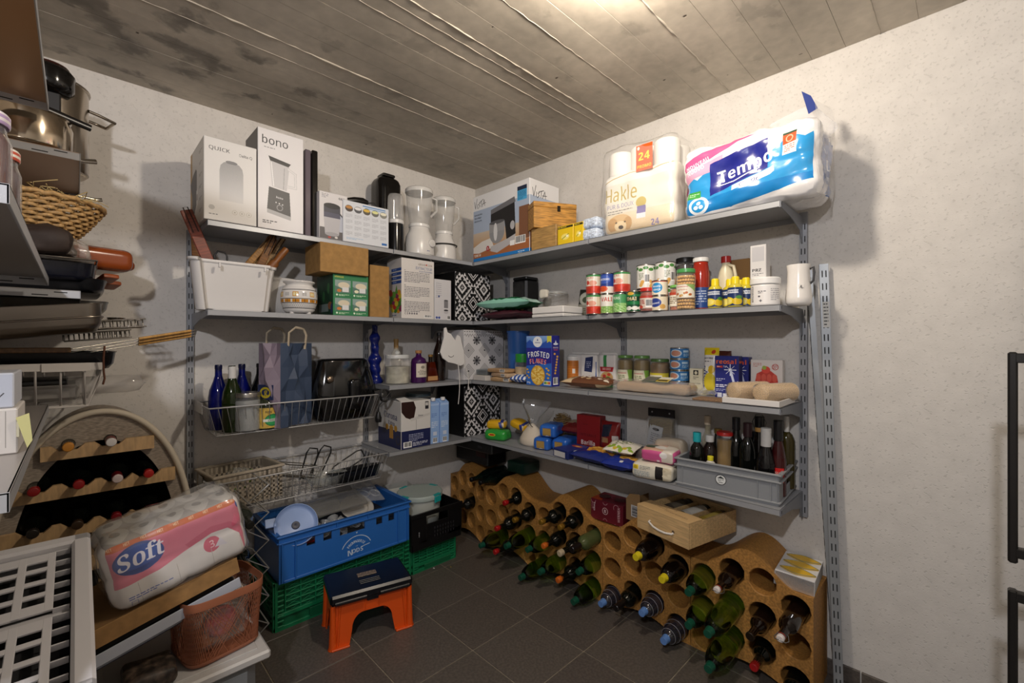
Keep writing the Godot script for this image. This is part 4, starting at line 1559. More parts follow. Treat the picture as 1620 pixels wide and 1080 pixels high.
# ---------------------------------------------------------------- right wall, third shelf
func right_third():
	corner_boxes()
	var o := thing("plastic_tumbler", "tall blue ribbed plastic container behind the cereal box", "container", R(0.575, Y3, 0.12))
	var b := MB.new()
	b.lathe([U(0.0001, 0), U(0.062, 0), U(0.072, 0.30), U(0.076, 0.30), U(0.076, 0.312), U(0.072, 0.312), U(0.058, 0.01), U(0.0001, 0.01)], 12)
	part(o, "container", b, mt("2c5fa8", 0.3))
	jar("jar of pale biscuits with a green lid, left of the cereal box", R(0.685, Y3, 0.19), 0.05, 0.17, 0.05, noisy("c7ad84", 0.25, 0.06, 0.8), 0.09, mt("1f8a2f", 0.4), null, 0, 0, 1, "", "storage_jar", "jar")
	# stack of flat packets at the corner end
	o = thing("flat_carton", "flat white carton at the corner end of the third shelf", "carton", R(0.42, Y3, 0.315), 0.0)
	b = MB.new()
	b.box(V(0, 0.016, -0.07), V(0.12, 0.032, 0.14), 0.002)
	part(o, "carton_body", b, mt("c9c4bf", 0.6))
	o = thing("foil_tray", "small grey foil tray on the flat white carton", "tray", R(0.425, Y3 + 0.0325, 0.30), 0.1)
	b = MB.new()
	b.soft(0.10, 0.036, 0.10, 0.008, 10, {}, 4, 0.006)
	part(o, "tray", b, mt("8f979c", 0.3, 0.7))
	for i in 3:
		var k0 := Ink.box(170, 26, 100, C(["b99a74", "c4a98c", "b3916a"][i]), 1.0)
		k0.F().small(10, 6, 140, 3, 6, 3, C("7a5a3c"), i + 2)
		k0.barcode(110, 3, 40, 18)
		k0.T().small(10, 10, 140, 6, 12, 5, C("8a6848"), i + 5)
		k0.rect(0, 0, 170, 12, C(["b85a50", "d8c8b0", "c9a98a"][i]))
		o = thing("snack_packet", "tan paper snack packet, %s of three left of the cereal" % ["lowest", "middle", "topmost"][i], "packet", R(0.60 - i * 0.02, Y3 + i * 0.0265, 0.30 - 0.004 * i), [0.12, -0.15, 0.05][i], "tan snack packets")
		b = MB.new()
		b.soft(0.17, 0.026, 0.10, 0.010, 8, uvs(k0), 3 + i, 0.004)
		part(o, "packet", b, printed(k0, 0.5))
	var kb := Ink.sheet(150, 90, C("dfe3ea"), 1.0)
	for i in 5:
		kb.poly([U(i * 34 - 10, 0), U(i * 34 + 8, 0), U(i * 34 + 30, 90), U(i * 34 + 12, 90)], C("2a52a8"))
	bagof("sweet_bag", "blue and white striped bag lying against the cereal box", "food bag", R(0.765, Y3 + 0.026, 0.325), V(-PI / 2 + 0.05, 0.1, 0), 0.12, 0.12, 0.044, printed(kb, 0.3), 8, 0.008)
	cereal()
	o = thing("canister", "round orange canister with white top and foot beside the cereal box", "canister", R(1.0, Y3, 0.10))
	var k := Ink.sheet(220, 150, C("cc7a2e"), 1.2)
	k.rect(0, 0, 220, 14, C("e8e4de"))
	k.rect(0, 118, 220, 32, C("e2ddd4"))
	for i in 7:
		k.line(0, 30 + i * 13, 220, 26 + i * 13, 2, C("b5672a"))
	k.rect(128, 60, 16, 26, C("e8e4de"))
	part(o, "wall", drum([U(0.036, 0.0), U(0.036, 0.15)], 24), printed(k, 0.4))
	part(o, "top_cap", drum([U(0.0365, 0.148), U(0.0365, 0.156), U(0.034, 0.161), U(0.0001, 0.161)], 24), mt("eeebe6", 0.4))
	# paper flour bags
	for i in 3:
		k = Ink.box(118, 180, 60, C("dcd9d6"), 1.3)
		k.F()
		if i == 0:
			k.rect(96, 0, 22, 180, C("2d74a8"))
			k.rect(0, 0, 118, 8, C("c8c6c4"))
		elif i == 1:
			k.poly([U(36, 18), U(92, 10), U(84, 100), U(26, 96)], C("26325e"))
			k.small(42, 40, 34, 4, 10, 4, C("b8c0d8"))
			for j in 7:
				k.line(8 + j * 16, 178, 20 + j * 15, 120 + (j % 3) * 12, 4, C("cfae9a"))
			k.rect(110, 40, 8, 130, C("2a4f9a"))
		else:
			k.rect(34, 0, 22, 70, C("3a8a4c"))
			k.poly([U(6, 66), U(106, 66), U(98, 92), U(12, 92)], C("b02a34"))
			k.text("DE CECI", 56, 72, 11, C("f0e2d2"), 1)
			k.ell(58, 126, 44, 34, C("caa26a"))
			k.ell(40, 118, 12, 10, C("b5382c"))
			k.ell(66, 128, 15, 10, C("6a8a3a"))
			k.ell(72, 108, 12, 8, C("c9482e"))
			k.rect(0, 170, 118, 10, C("4f9a55"))
		o = thing("flour_bag", "white paper flour bag %s" % ["with a blue edge, partly behind its neighbour", "with a navy panel over scattered grains", "with a red banner over a pizza picture"][i], "flour bag", R([1.02, 1.128, 1.240][i], Y3, [0.10, 0.13, 0.12][i]), [0.0, 0.04, -0.04][i], "paper flour bags")
		b = MB.new()
		b.soft([0.118, 0.104, 0.105][i], 0.172, 0.062, 0.008, 12, uvs(k), 7 + i, 0.006)
		part(o, "paper_bag", b, printed(k, 0.6))
		b = MB.new()
		b.box(V(0, 0.178, -0.03), V(0.098, 0.014, 0.016), 0.003)
		part(o, "folded_top", b, mt("d4d1cd", 0.6))
	# pickle jars
	for i in 2:
		k = Ink.sheet(110, 80, C("e2dec6"), 1.5)
		k.poly([U(0, 0), U(26, 0), U(14, 80), U(0, 80)], C("86b44a"))
		k.poly([U(84, 0), U(110, 0), U(110, 80), U(98, 80)], C("86b44a"))
		k.text("HACENDADO", 55, 14, 6, C("b03038"), 1)
		k.small(36, 28, 40, 3, 8, 4, C("5a6a3c"))
		k.ell(78, 64, 14, 12, C("c93226"))
		k.ell(52, 68, 8, 8, C("e8e2b8"))
		k.ell(40, 66, 7, 9, C("4a4a34"))
		jar("jar of brown antipasti with green lid and pale green label, %s of two" % ["left", "right"][i], R([1.325, 1.420][i], Y3, 0.075), 0.042, 0.172, 0.014, noisy("75602a", 0.3, 0.05, 0.3), 0.15, mt("5c8a40", 0.3), k, 0.018, 0.098, 1.4, "antipasti jars")
	k = Ink.sheet(120, 66, C("d9c83c"), 1.5)
	k.rect(18, 10, 70, 56, C("ece6d2"))
	k.rect(22, 42, 62, 18, C("a5382c"))
	k.text("PEKLAR", 53, 46, 10, C("f0e4c8"), 1)
	k.ell(50, 26, 18, 10, C("86a03c"))
	k.small(94, 18, 20, 5, 8, 3, C("6a5a1a"))
	jar("squat jar of mixed pickles with a yellow label beside the tuna tins", R(1.520, Y3, 0.08), 0.047, 0.158, 0.014, noisy("7a5a24", 0.3, 0.07, 0.3), 0.14, mt("4a6a34", 0.3), k, 0.02, 0.09, 1.5, "antipasti jars")
	# tuna tins in a column
	for i in 4:
		k = label_ink(0.044, 0.052, "2a74b4")
		k.ell(118, 26, 30, 20, C("c9dcea"))
		k.ell(118, 26, 24, 15, C("c58a74"))
		k.rect(155, 10, 34, 12, C("b8d4ea"))
		k.small(156, 28, 40, 3, 6, 3, C("b8d4ea"), i)
		tin("blue tuna tin in a column of four, %s" % ["bottom one", "second from the bottom", "third from the bottom", "top one"][i], R(1.618, Y3 + i * 0.0535, 0.075), 0.044, 0.0533, k, "blue tuna tins", 0.15 * i)
	k = Ink.box(62, 118, 40, C("e3dcc0"), 1.6)
	k.F().rect(20, 8, 24, 22, C("1e1e1e"))
	k.ell(32, 20, 7, 8, C("e3dcc0"))
	k.small(20, 38, 24, 2, 8, 3, C("5a5a50"))
	k.text("SAVOURIES", 31, 66, 6, C("3a3a34"), 1)
	carton("small_carton", "small cream carton with a black square portrait mark", "carton", R(1.702, Y3, 0.09), 0.0, 0.06, 0.118, 0.04, k)
	tube_and_salt()
	floor_packets()

func cereal():
	var k := Ink.box(192, 278, 66, C("2b2f93"), 2.0)
	k.F().grad(0, 0, 192, 70, C("8fb4e4"), C("3a6ac4"))
	k.poly([U(0, 40), U(30, 22), U(60, 44), U(90, 60), U(130, 40), U(160, 26), U(192, 46), U(192, 70), U(0, 70)], C("2d55b4"))
	k.ell(88, 34, 34, 30, C("eef2f8"))
	k.text("CROWNFIELD", 88, 36, 6, C("2d3f8c"), 1, false, true, 0.8)
	k.poly([U(82, 28), U(88, 16), U(94, 28)], C("2d3f8c"))
	k.rect(158, 0, 34, 40, C("d6d24a"))
	k.poly([U(158, 40), U(175, 32), U(192, 40), U(192, 48), U(158, 48)], C("2d55b4"))
	k.rect(0, 68, 192, 210, C("2a2c8e"))
	k.poly([U(0, 170), U(192, 150), U(192, 278), U(0, 278)], C("2f6cc8"))
	for q in [[-2, "20225e"], [0, "eef1f8"]]:
		for i in 7:
			k.text("FROSTED"[i], 12 + i * 24 + q[0], 84 + absf(i - 3) * 3.2 - q[0], 30, C(q[1]), 0, false, true, 0.9, (i - 3) * 3.0)
		for i in 6:
			k.text("FLAKES"[i], 30 + i * 22 + q[0], 124 + absf(i - 2.5) * 2.6 - q[0], 26, C("f2f4fa" if q[0] < 0 else "d2382c"), 0, false, true, 0.9, (i - 2.5) * 2.6)
	k.small(70, 164, 50, 1, 5, 4, C("dfe4f4"))
	k.ell(90, 220, 54, 56, C("b98a3c"))
	k.ell(90, 220, 50, 52, C("e8b848"))
	for i in 60:
		var a := i * 2.4
		var r := sqrt(i / 60.0) * 46.0
		k.ell(90 + cos(a) * r, 220 + sin(a) * r, 7, 4.5, C(["f2cf6a", "d8a030", "f7dd8a"][i % 3]))
	for p in [[10, 190], [18, 206], [8, 226], [22, 236], [155, 180], [168, 190], [160, 208], [174, 214], [166, 232]]:
		k.ell(p[0], p[1], 8, 5, C("e8b23c"))
	k.rect(134, 248, 50, 22, C("eceef0"))
	for i in 5:
		k.rect(138 + i * 8.5, 252, 8, 14, C(["2a7a44", "7ab048", "e6d02c", "e0872c", "c93a2c"][i]))
	k.text("375g", 6, 258, 9, C("f0f2fa"))
	k.S().rect(0, 0, 66, 278, C("262a86"))
	k.ell(33, 46, 20, 6, C("dfe6f4"))
	k.poly([U(26, 40), U(33, 24), U(40, 40)], C("dfe6f4"))
	k.text("FROSTED", 33, 62, 8, C("d8c8c8"), 1, false, true, 0.9)
	k.text("FLAKES", 33, 74, 8, C("d2584c"), 1, false, true, 0.9)
	for i in 8:
		k.ell(24 + (i * 23) % 26, 100 + i * 15, 8, 6, C("e0aa44"))
	k.barcode(12, 228, 40, 40)
	k.T().rect(0, 0, 192, 66, C("23255c"))
	carton("cereal_carton", "upright blue cereal carton reading FROSTED FLAKES with a round bowl picture", "cereal box", R(0.925, Y3, 0.312), 0.0, 0.19, 0.276, 0.066, k)

func tube_and_salt():
	var k := Ink.sheet(66, 190, C("e4e0da"), 1.6)
	k.rect(0, 0, 66, 32, C("e2c822"))
	k.ell(46, 18, 9, 9, C("c24a2c"))
	k.text("MAYONNAISE", 33, 42, 8, C("2a2a34"), 1, false, true, 0.75)
	k.small(10, 58, 44, 1, 5, 4, C("55555c"))
	k.text("THOMY", 8, 176, 18, C("2c3a7c"), 0, false, true, 1.1, -90)
	k.ell(36, 150, 26, 40, C("e6cf34"))
	k.ell(42, 96, 14, 18, C("e0b81e"))
	k.ell(22, 92, 8, 12, C("f0ecd8"))
	var o := thing("mayonnaise_tube", "upright yellow and white mayonnaise tube leaning on the wall", "tube", R(1.765, Y3 + 0.018, 0.085))
	o.rotation.x = -0.12
	var b := MB.new()
	b.pillow(0.066, 0.195, 0.04, 5, 0.002, 3.0, 0.1, 10, 10)
	part(o, "tube", b, printed(k, 0.25))
	part(o, "cap", cyl(0.017, -0.016, 0.004), mt("2b3a8a", 0.3))
	b = MB.new()
	b.box(V(0, 0.192, 0), V(0.066, 0.012, 0.003), 0.001)
	part(o, "crimped_end", b, mt("dcc020", 0.3))
	k = Ink.sheet(60, 60, C("4a2018"), 1.5)
	k.text("8", 40, 22, 24, C("d8d0c8"), 0)
	bagof("coffee_pouch", "small dark brown pouch peeping up behind the salt box", "food bag", R(1.80, Y3, 0.045), Vector3.ZERO, 0.085, 0.20, 0.05, printed(k, 0.3), 14, 0.006)
	k = Ink.box(92, 170, 46, C("232a78"), 2.0)
	k.F().text("reo", 6, 14, 18, C("e2672c"), 0, false, true, 1.12)
	k.text("sal", 48, 14, 18, C("e05a28"), 0, false, true, 1.12)
	k.rect(7, 40, 24, 8, C("c93a30"))
	k.small(9, 42, 20, 1, 4, 3, C("f0e0dc"))
	k.text("1x", 34, 39, 8, C("e8e8f0"))
	for i in 8:
		k.line(60, 56, 60 + cos(i * PI / 4) * 22, 56 + sin(i * PI / 4) * 22, 1.6 if i % 2 else 2.6, C("e8ecf8"))
	k.ell(60, 56, 6, 6, C("f6f8fc"))
	k.line(62, 60, 74, 108, 9, C("cdd4ec"))
	k.poly([U(70, 112), U(92, 98), U(92, 122), U(68, 122)], C("e4e6ee"))
	k.small(6, 92, 34, 2, 7, 3, C("c8cce4"))
	k.small(4, 116, 62, 2, 7, 4, C("e4e6f2"), 3)
	k.small(4, 134, 50, 2, 6, 3, C("aab0d8"), 4)
	k.rect(10, 150, 18, 18, C("d6d8e4"))
	k.rect(32, 152, 16, 16, C("e0e0ea"))
	k.S().rect(0, 0, 46, 170, C("1c2160"))
	k.rect(6, 20, 30, 10, C("b8502c"))
	carton("salt_carton", "dark blue dishwasher salt carton reading reosal, the front one", "carton", R(1.857, Y3, 0.14), 0.0, 0.098, 0.18, 0.046, k, "r", "blue salt cartons")
	carton("salt_carton", "dark blue dishwasher salt carton half hidden behind the front one", "carton", R(1.875, Y3, 0.075), 0.0, 0.098, 0.175, 0.046, k, "r", "blue salt cartons")
	k = Ink.box(118, 158, 36, C("dad4d0"), 1.7)
	k.F().small(10, 14, 32, 3, 6, 2.5, C("b86a60"))
	k.arc(92, 28, 11, 0, 360, 2.5, C("b0403a"))
	k.small(84, 22, 16, 3, 5, 2.5, C("b0403a"))
	k.poly([U(16, 96), U(24, 56), U(50, 42), U(76, 44), U(98, 62), U(104, 96)], C("c03a30"))
	for i in 4:
		k.ell(30 + i * 20, 72, 9, 16, C("d65a4a"))
	k.ell(58, 40, 16, 14, C("d8483c"))
	k.ell(52, 32, 8, 8, C("9ab04a"))
	k.poly([U(0, 98), U(118, 88), U(118, 158), U(0, 158)], C("b9252c"))
	k.text("Royal", 59, 100, 26, C("f2ebe6"), 1, false, true, 1.0, -2)
	carton("jelly_carton", "white and red jelly carton reading Royal near the free shelf end", "carton", R(1.995, Y3, 0.085), 0.0, 0.12, 0.166, 0.036, k)

func floor_packets():
	# things lying flat along the front of the third shelf
	var k := Ink.sheet(240, 110, C("6b432c"), 1.2)
	k.rect(0, 0, 60, 110, C("d0b892"))
	k.rect(14, 30, 40, 40, C("4a6a4c"))
	for i in 9:
		k.ell(80 + i * 17, 40 + (i * 29) % 48, 12, 9, C("d9b98a" if i % 2 else "e8dcc8"))
	bagof("snack_bag", "brown snack bag with almond pictures lying before the flour bags", "food bag", R(1.205, Y3 + 0.029, 0.285), V(-PI / 2 + 0.06, 0.04, 0), 0.29, 0.13, 0.05, printed(k, 0.35), 23, 0.008)
	# clear bag of grain with a card
	var o := thing("grain_bag", "long clear bag of brown grain with a dark green label card", "food bag", R(1.545, Y3 + 0.002, 0.235), 0.0)
	var b := MB.new()
	b.soft(0.36, 0.045, 0.125, 0.02, 18, {}, 5, 0.014)
	part(o, "grain", b, noisy("a98d6c", 0.35, 0.14, 0.9, Vector3.ONE * 8.0, 0.12, 6), V(0, 0, -0.005))
	part(o, "clear_bag", film(0.39, 0.054, 0.137, 6, 0.014), pane("ffffff", 0.13, 0.12), V(0, -0.001, 0.004))
	k = Ink.sheet(130, 60, C("77756c"), 1.5)
	k.rect(62, 0, 68, 60, C("e0dccc"))
	k.rect(62, 0, 6, 60, C("2f4a38"))
	k.rect(0, 52, 130, 8, C("2f4a38"))
	k.rect(68, 24, 60, 26, C("c9a92c"))
	k.rect(72, 30, 48, 12, C("33332c"))
	k.small(6, 10, 50, 5, 8, 3, C("4a4a44"))
	b = MB.new()
	b.face([V(-0.06, 0, 0.045), V(0.07, 0, 0.045), V(0.07, 0.02, -0.03), V(-0.06, 0.02, -0.03)], V(0, 1, 0.3), [U(0, 1), U(1, 1), U(1, 0), U(0, 0)])
	part(o, "label_card", b, printed(k, 0.4), V(0.01, 0.052, -0.06))
	b = MB.new()
	var P := []
	for i in 7:
		var row := PackedVector3Array()
		for j in 6:
			row.append(V(0.17 + i * 0.018, 0.02 + 0.01 * sin(i * 1.3 + j), -0.14 + j * 0.028 + 0.006 * sin(i * 2.0)))
		P.append(row)
	b.grid(P)
	part(o, "loose_film", b, pane("ffffff", 0.2, 0.12))
	b = MB.new()
	b.box(V(0, 0.005, 0), V(0.12, 0.009, 0.09), 0.002)
	solo("seed_cake", "thin brown seed cake at the shelf edge under the bag end", "food", b, noisy("7d6148", 0.4, 0.12, 0.9, Vector3.ONE * 7.0), R(1.845, Y3, 0.272))
	# two grain rolls on a white tray
	o = thing("serving_tray", "shallow white tray under the two grain rolls", "tray", R(2.008, Y3, 0.325), 0.0)
	b = MB.new()
	b.box(V(0, 0.004, -0.105), V(0.18, 0.006, 0.20), 0.003)
	part(o, "base", b, mt("d2cecb", 0.4))
	b = MB.new()
	for s in [[V(0, 0.014, -0.002), V(0.20, 0.022, 0.005)], [V(0, 0.014, -0.208), V(0.20, 0.022, 0.005)], [V(-0.0975, 0.014, -0.105), V(0.005, 0.022, 0.21)], [V(0.0975, 0.014, -0.105), V(0.005, 0.022, 0.21)]]:
		b.box(s[0], s[1], 0.002)
	part(o, "rim", b, mt("dad6d2", 0.4))
	for i in 2:
		o = thing("grain_roll", "cling-wrapped beige grain roll on the white tray, %s" % ["left one", "right one"][i], "food roll", R([1.972, 2.066][i], Y3 + 0.0455, 0.215), [-0.42, -0.38][i], "grain rolls on the tray")
		o.rotation.x = PI / 2
		b = MB.new()
		b.lathe([U(0.0001, -0.085), U(0.033, -0.085), U(0.036, -0.082), U(0.0365, 0.08), U(0.033, 0.085), U(0.0001, 0.086)], 22)
		part(o, "roll", b, noisy("c3a478", 0.4, 0.12, 0.8, Vector3.ONE * 8.0, 0.1, 12))
		part(o, "cling_film", drum([U(0.0372, -0.086), U(0.0375, 0.0), U(0.0372, 0.087), U(0.02, 0.0885), U(0.0001, 0.089)], 22), pane("ffffff", 0.1, 0.1))

# ---------------------------------------------------------------- right wall, bottom shelf
func lying(called: String, label: String, category: String, at: Vector3, turn: float, w: float, d: float, t: float, m: Material, seed_: int, tilt := 0.0, group := "", wr := 0.01) -> Node3D:
	# a bag on its back: its front edge at `at`
	return bagof(called, label, category, at + V(0, t * 0.5 + 0.005, 0), V(-PI / 2 + tilt, turn, 0), w, d, t, m, seed_, wr, 0.08, group)

func right_bottom():
	var b := MB.new()
	var k := Ink.sheet(110, 70, C("2f9a3c"), 1.4)
	k.ell(44, 30, 18, 10, C("d8c02c"))
	k.ell(44, 30, 13, 6, C("b8342c"))
	k.rect(0, 58, 110, 12, C("2a7a34"))
	var o := thing("pasta_packet", "bright green packet under the two yellow packets", "food packet", R(0.545, Y4, 0.30), 0.35)
	b.soft(0.15, 0.065, 0.11, 0.025, 12, {"f": Rect2(0, 0, 1, 1)}, 3, 0.01)
	part(o, "packet", b, printed(k, 0.3))
	for i in 2:
		k = Ink.sheet(100, 70, C("d8a81e"), 1.4)
		k.poly([U(66, 0), U(82, 0), U(94, 70), U(78, 70)], C("2a3a86"))
		k.poly([U(84, 0), U(100, 0), U(100, 70), U(96, 70)], C("c9c4b8"))
		o = thing("pasta_packet", "yellow pasta packet with a navy band, %s" % ["left one on the green packet", "right one leaning on the rice bag"][i], "food packet", R([0.525, 0.66][i], Y4 + [0.066, 0.075][i], [0.275, 0.235][i]), [0.5, 0.1][i], "yellow pasta packets")
		o.rotation.z = [0.0, -0.25][i]
		b = MB.new()
		b.soft(0.12, 0.05, 0.10, 0.02, 10, {"f": Rect2(0, 0, 1, 1), "t": Rect2(0, 0, 1, 1)}, 5 + i, 0.012)
		part(o, "packet", b, printed(k, 0.35))
	# clear bag of rice, knotted film standing up
	o = thing("rice_bag", "clear plastic bag holding white rice, its film standing open above", "food bag", R(0.775, Y4, 0.20))
	b = MB.new()
	b.lathe([U(0.0001, 0.0), U(0.07, 0.0), U(0.086, 0.014), U(0.082, 0.04), U(0.062, 0.075), U(0.035, 0.105), U(0.012, 0.125), U(0.0001, 0.128)], 22, U(-1, -1), 0.8)
	part(o, "rice", b, noisy("cfc3b2", 0.3, 0.16, 0.7, Vector3.ONE * 9.0, 0.1, 4))
	b = MB.new()
	var P := []
	for i in 13:
		var row := PackedVector3Array()
		var y := i / 12.0
		for j in 25:
			var a := TAU * j / 24.0
			var r := 0.09 * (1.0 - smoothstep(0.0, 0.45, y)) + 0.024 + 0.075 * smoothstep(0.45, 1.0, y)
			r *= 1.0 + 0.16 * sin(a * 5.0 + y * 4.0) * smoothstep(0.1, 0.6, y)
			row.append(V(sin(a) * r + 0.02 * y, 0.002 + y * 0.26, cos(a) * r * 0.55))
		P.append(row)
	b.grid(P, true)
	part(o, "clear_film", b, pane("ffffff", 0.08, 0.12))
	b = MB.new()
	b.tube([V(-0.01, 0.15, 0.03), V(0.01, 0.135, 0.035), V(0.02, 0.118, 0.034), V(0.03, 0.112, 0.03)], 0.0025, 5)
	part(o, "tie", b, mt("28241f", 0.6))
	# nest of dry straw-coloured noodles
	b = MB.new()
	var rg := RandomNumberGenerator.new()
	rg.seed = 8
	for i in 90:
		var a := rg.randf() * TAU
		var e := rg.randf_range(-0.2, 1.3)
		var rr := rg.randf_range(0.045, 0.066)
		var pts := []
		for j in 7:
			var q := a + j * 0.22
			pts.append(V(sin(q) * cos(e) * rr, 0.06 + sin(e + j * 0.05) * rr, cos(q) * cos(e) * rr * 0.8))
		b.tube(pts, 0.0016, 4)
	o = thing("noodle_nest", "bundle of pale dry noodles behind the blue pasta packets", "noodles", R(0.90, Y4 + 0.062, 0.075))
	part(o, "noodle", b, mt("9c7f50", 0.7)).set_meta("kind", "stuff")
	b = MB.new()
	b.soft(0.13, 0.06, 0.11, 0.02, 8, {}, 3, 0.01)
	solo("food_packet", "dull beige packet underneath the dry noodles", "food packet", b, mt("8a7450", 0.7), R(0.90, Y4, 0.115))
	# blue pasta packets with a window
	var sp := [[0.905, 0.0, 0.275, "lower left of the pile"], [0.995, 0.0, 0.225, "lower right of the pile"], [0.935, 0.072, 0.255, "on top of the other two"]]
	var first: Node3D = null
	for s in sp:
		var lb := "blue pasta packet with a tan window, %s" % s[3]
		if first == null:
			k = Ink.sheet(100, 72, C("2a63bc"), 1.5)
			k.rect(24, 18, 50, 44, C("a8884c"))
			k.rect(24, 18, 50, 3, C("8a6a34"))
			k.ell(50, 66, 12, 7, C("dfe6ee"))
			k.rect(0, 0, 100, 7, C("1f4f9c"))
			first = thing("blue_pasta_packet", lb, "food packet", R(s[0], Y4 + s[1], s[2]), 0.25, "blue pasta packets")
			b = MB.new()
			b.soft(0.098, 0.07, 0.15, 0.018, 12, {"f": Rect2(0, 0, 1, 1)}, 3, 0.008)
			b.bare = U(0.02, 0.02)
			part(first, "packet", b, printed(k, 0.3))
		else:
			dup(first, lb, R(s[0], Y4 + s[1], s[2]), [0.15, 0.32][int(s[1] > 0)])
	k = Ink.sheet(100, 60, C("7d2424"), 1.2)
	k.ell(30, 20, 20, 14, C("a08a70"))
	bagof("legume_bag", "dark red bag with a clear window behind the blue packets", "food bag", R(1.01, Y4 + 0.10, 0.125), V(-PI / 2 + 0.3, 0.2, 0), 0.17, 0.12, 0.05, printed(k, 0.3), 31)
	k = Ink.box(140, 190, 60, C("8e1a1c"), 1.6)
	k.F().text("INTEGRALE", 70, 92, 13, C("6a1214"), 1)
	k.text("Barilla", 70, 126, 22, C("f0e6e2"), 1, false, true, 0.9)
	k.small(40, 44, 50, 1, 5, 3, C("6a1214"))
	k.ell(84, 178, 28, 12, C("b0963c"))
	k.S().rect(0, 0, 60, 190, C("741416"))
	carton("pasta_carton", "upright dark red pasta carton reading Barilla", "carton", R(1.128, Y4, 0.135), 0.04, 0.15, 0.205, 0.06, k)
	k = Ink.sheet(100, 190, C("7c1c1c"), 1.4)
	k.poly([U(20, 20), U(66, 12), U(60, 74), U(16, 84)], C("1f2436"))
	k.rect(14, 84, 40, 26, C("a8825a"))
	k.rect(72, 70, 24, 34, C("cfc8c4"))
	bagof("pasta_bag", "upright red pasta bag with a white tag beside the red carton", "food bag", R(1.267, Y4, 0.13), V(-0.04, 0, 0), 0.115, 0.19, 0.06, printed(k, 0.3), 33, 0.008)
	k = Ink.sheet(170, 80, C("5a3322"), 1.2)
	k.rect(60, 46, 60, 22, C("8a7460"))
	o = thing("lentil_bag", "clear bag of brown lentils lying against the wall", "food bag", R(1.43, Y4, 0.185), 0.0)
	b = MB.new()
	b.soft(0.19, 0.085, 0.11, 0.03, 14, {}, 4, 0.016)
	part(o, "lentils", b, noisy("54301f", 0.45, 0.16, 0.6, Vector3.ONE * 9.0, 0.1, 9))
	b = MB.new()
	b.box(V(0.01, 0.03, 0.003), V(0.07, 0.03, 0.004), 0.001)
	part(o, "paper_label", b, mt("9a866e", 0.7))
	part(o, "clear_bag", film(0.20, 0.09, 0.12, 4, 0.016), pane("ffffff", 0.1, 0.1), V(0, 0, 0.005))
	# flat cartons and bags along the front
	k = Ink.box(118, 46, 170, C("1e2a66"), 1.4)
	k.F().rect(8, 12, 88, 30, C("c9c7c6"))
	k.S().rect(0, 0, 170, 46, C("c4c0c0"))
	k.rect(0, 0, 40, 46, C("1e2a66"))
	k.barcode(44, 4, 26, 38)
	k.small(80, 14, 80, 3, 9, 4, C("8a8a94"))
	k.T().rect(0, 0, 118, 170, C("232f74"))
	k.ell(60, 50, 36, 20, C("a8443a"))
	k.ell(66, 50, 20, 9, C("d8b060"))
	carton("spaghetti_carton", "flat navy carton with white end flap lying at the shelf edge", "carton", R(1.085, Y4, 0.318), -0.15, 0.115, 0.044, 0.17, k)
	k = Ink.sheet(200, 140, C("1c2a72"), 1.2)
	k.poly([U(40, 20), U(180, 10), U(190, 80), U(60, 96)], C("c08a3c"))
	for i in 12:
		k.ell(60 + i * 10, 36 + (i * 17) % 44, 10, 7, C("d8a850" if i % 2 else "a86a2c"))
	k.rect(150, 4, 20, 20, C("b03a2c"))
	lying("pasta_bag", "navy pasta bag with a golden window lying at the shelf edge", "food bag", R(1.268, Y4, 0.335), -0.06, 0.235, 0.17, 0.055, printed(k, 0.3), 41, 0.05)
	k = Ink.sheet(140, 90, C("d8d2c4"), 1.4)
	for i in 9:
		k.ell(14 + i * 14, 60 + (i * 13) % 22, 11, 8, C("8aa83c" if i % 3 else "c9b03c"))
	k.small(30, 20, 80, 3, 10, 4, C("6a7a4a"))
	lying("vegetable_bag", "white bag with green vegetable pictures lying on top of the navy bags", "food bag", R(1.405, Y4 + 0.058, 0.285), 0.05, 0.16, 0.12, 0.035, printed(k, 0.35), 43, 0.2)
	k = Ink.sheet(120, 100, C("1c2f86"), 1.2)
	k.poly([U(40, 10), U(110, 6), U(116, 50), U(52, 60)], C("c99a48"))
	k.rect(70, 80, 12, 12, C("c9c8cc"))
	lying("pasta_bag", "blue bag with a gold patch hanging over the shelf edge", "food bag", R(1.435, Y4, 0.345), 0.04, 0.165, 0.14, 0.052, printed(k, 0.3), 45, 0.02)
	rice_cakes()
	crate_of_bottles()

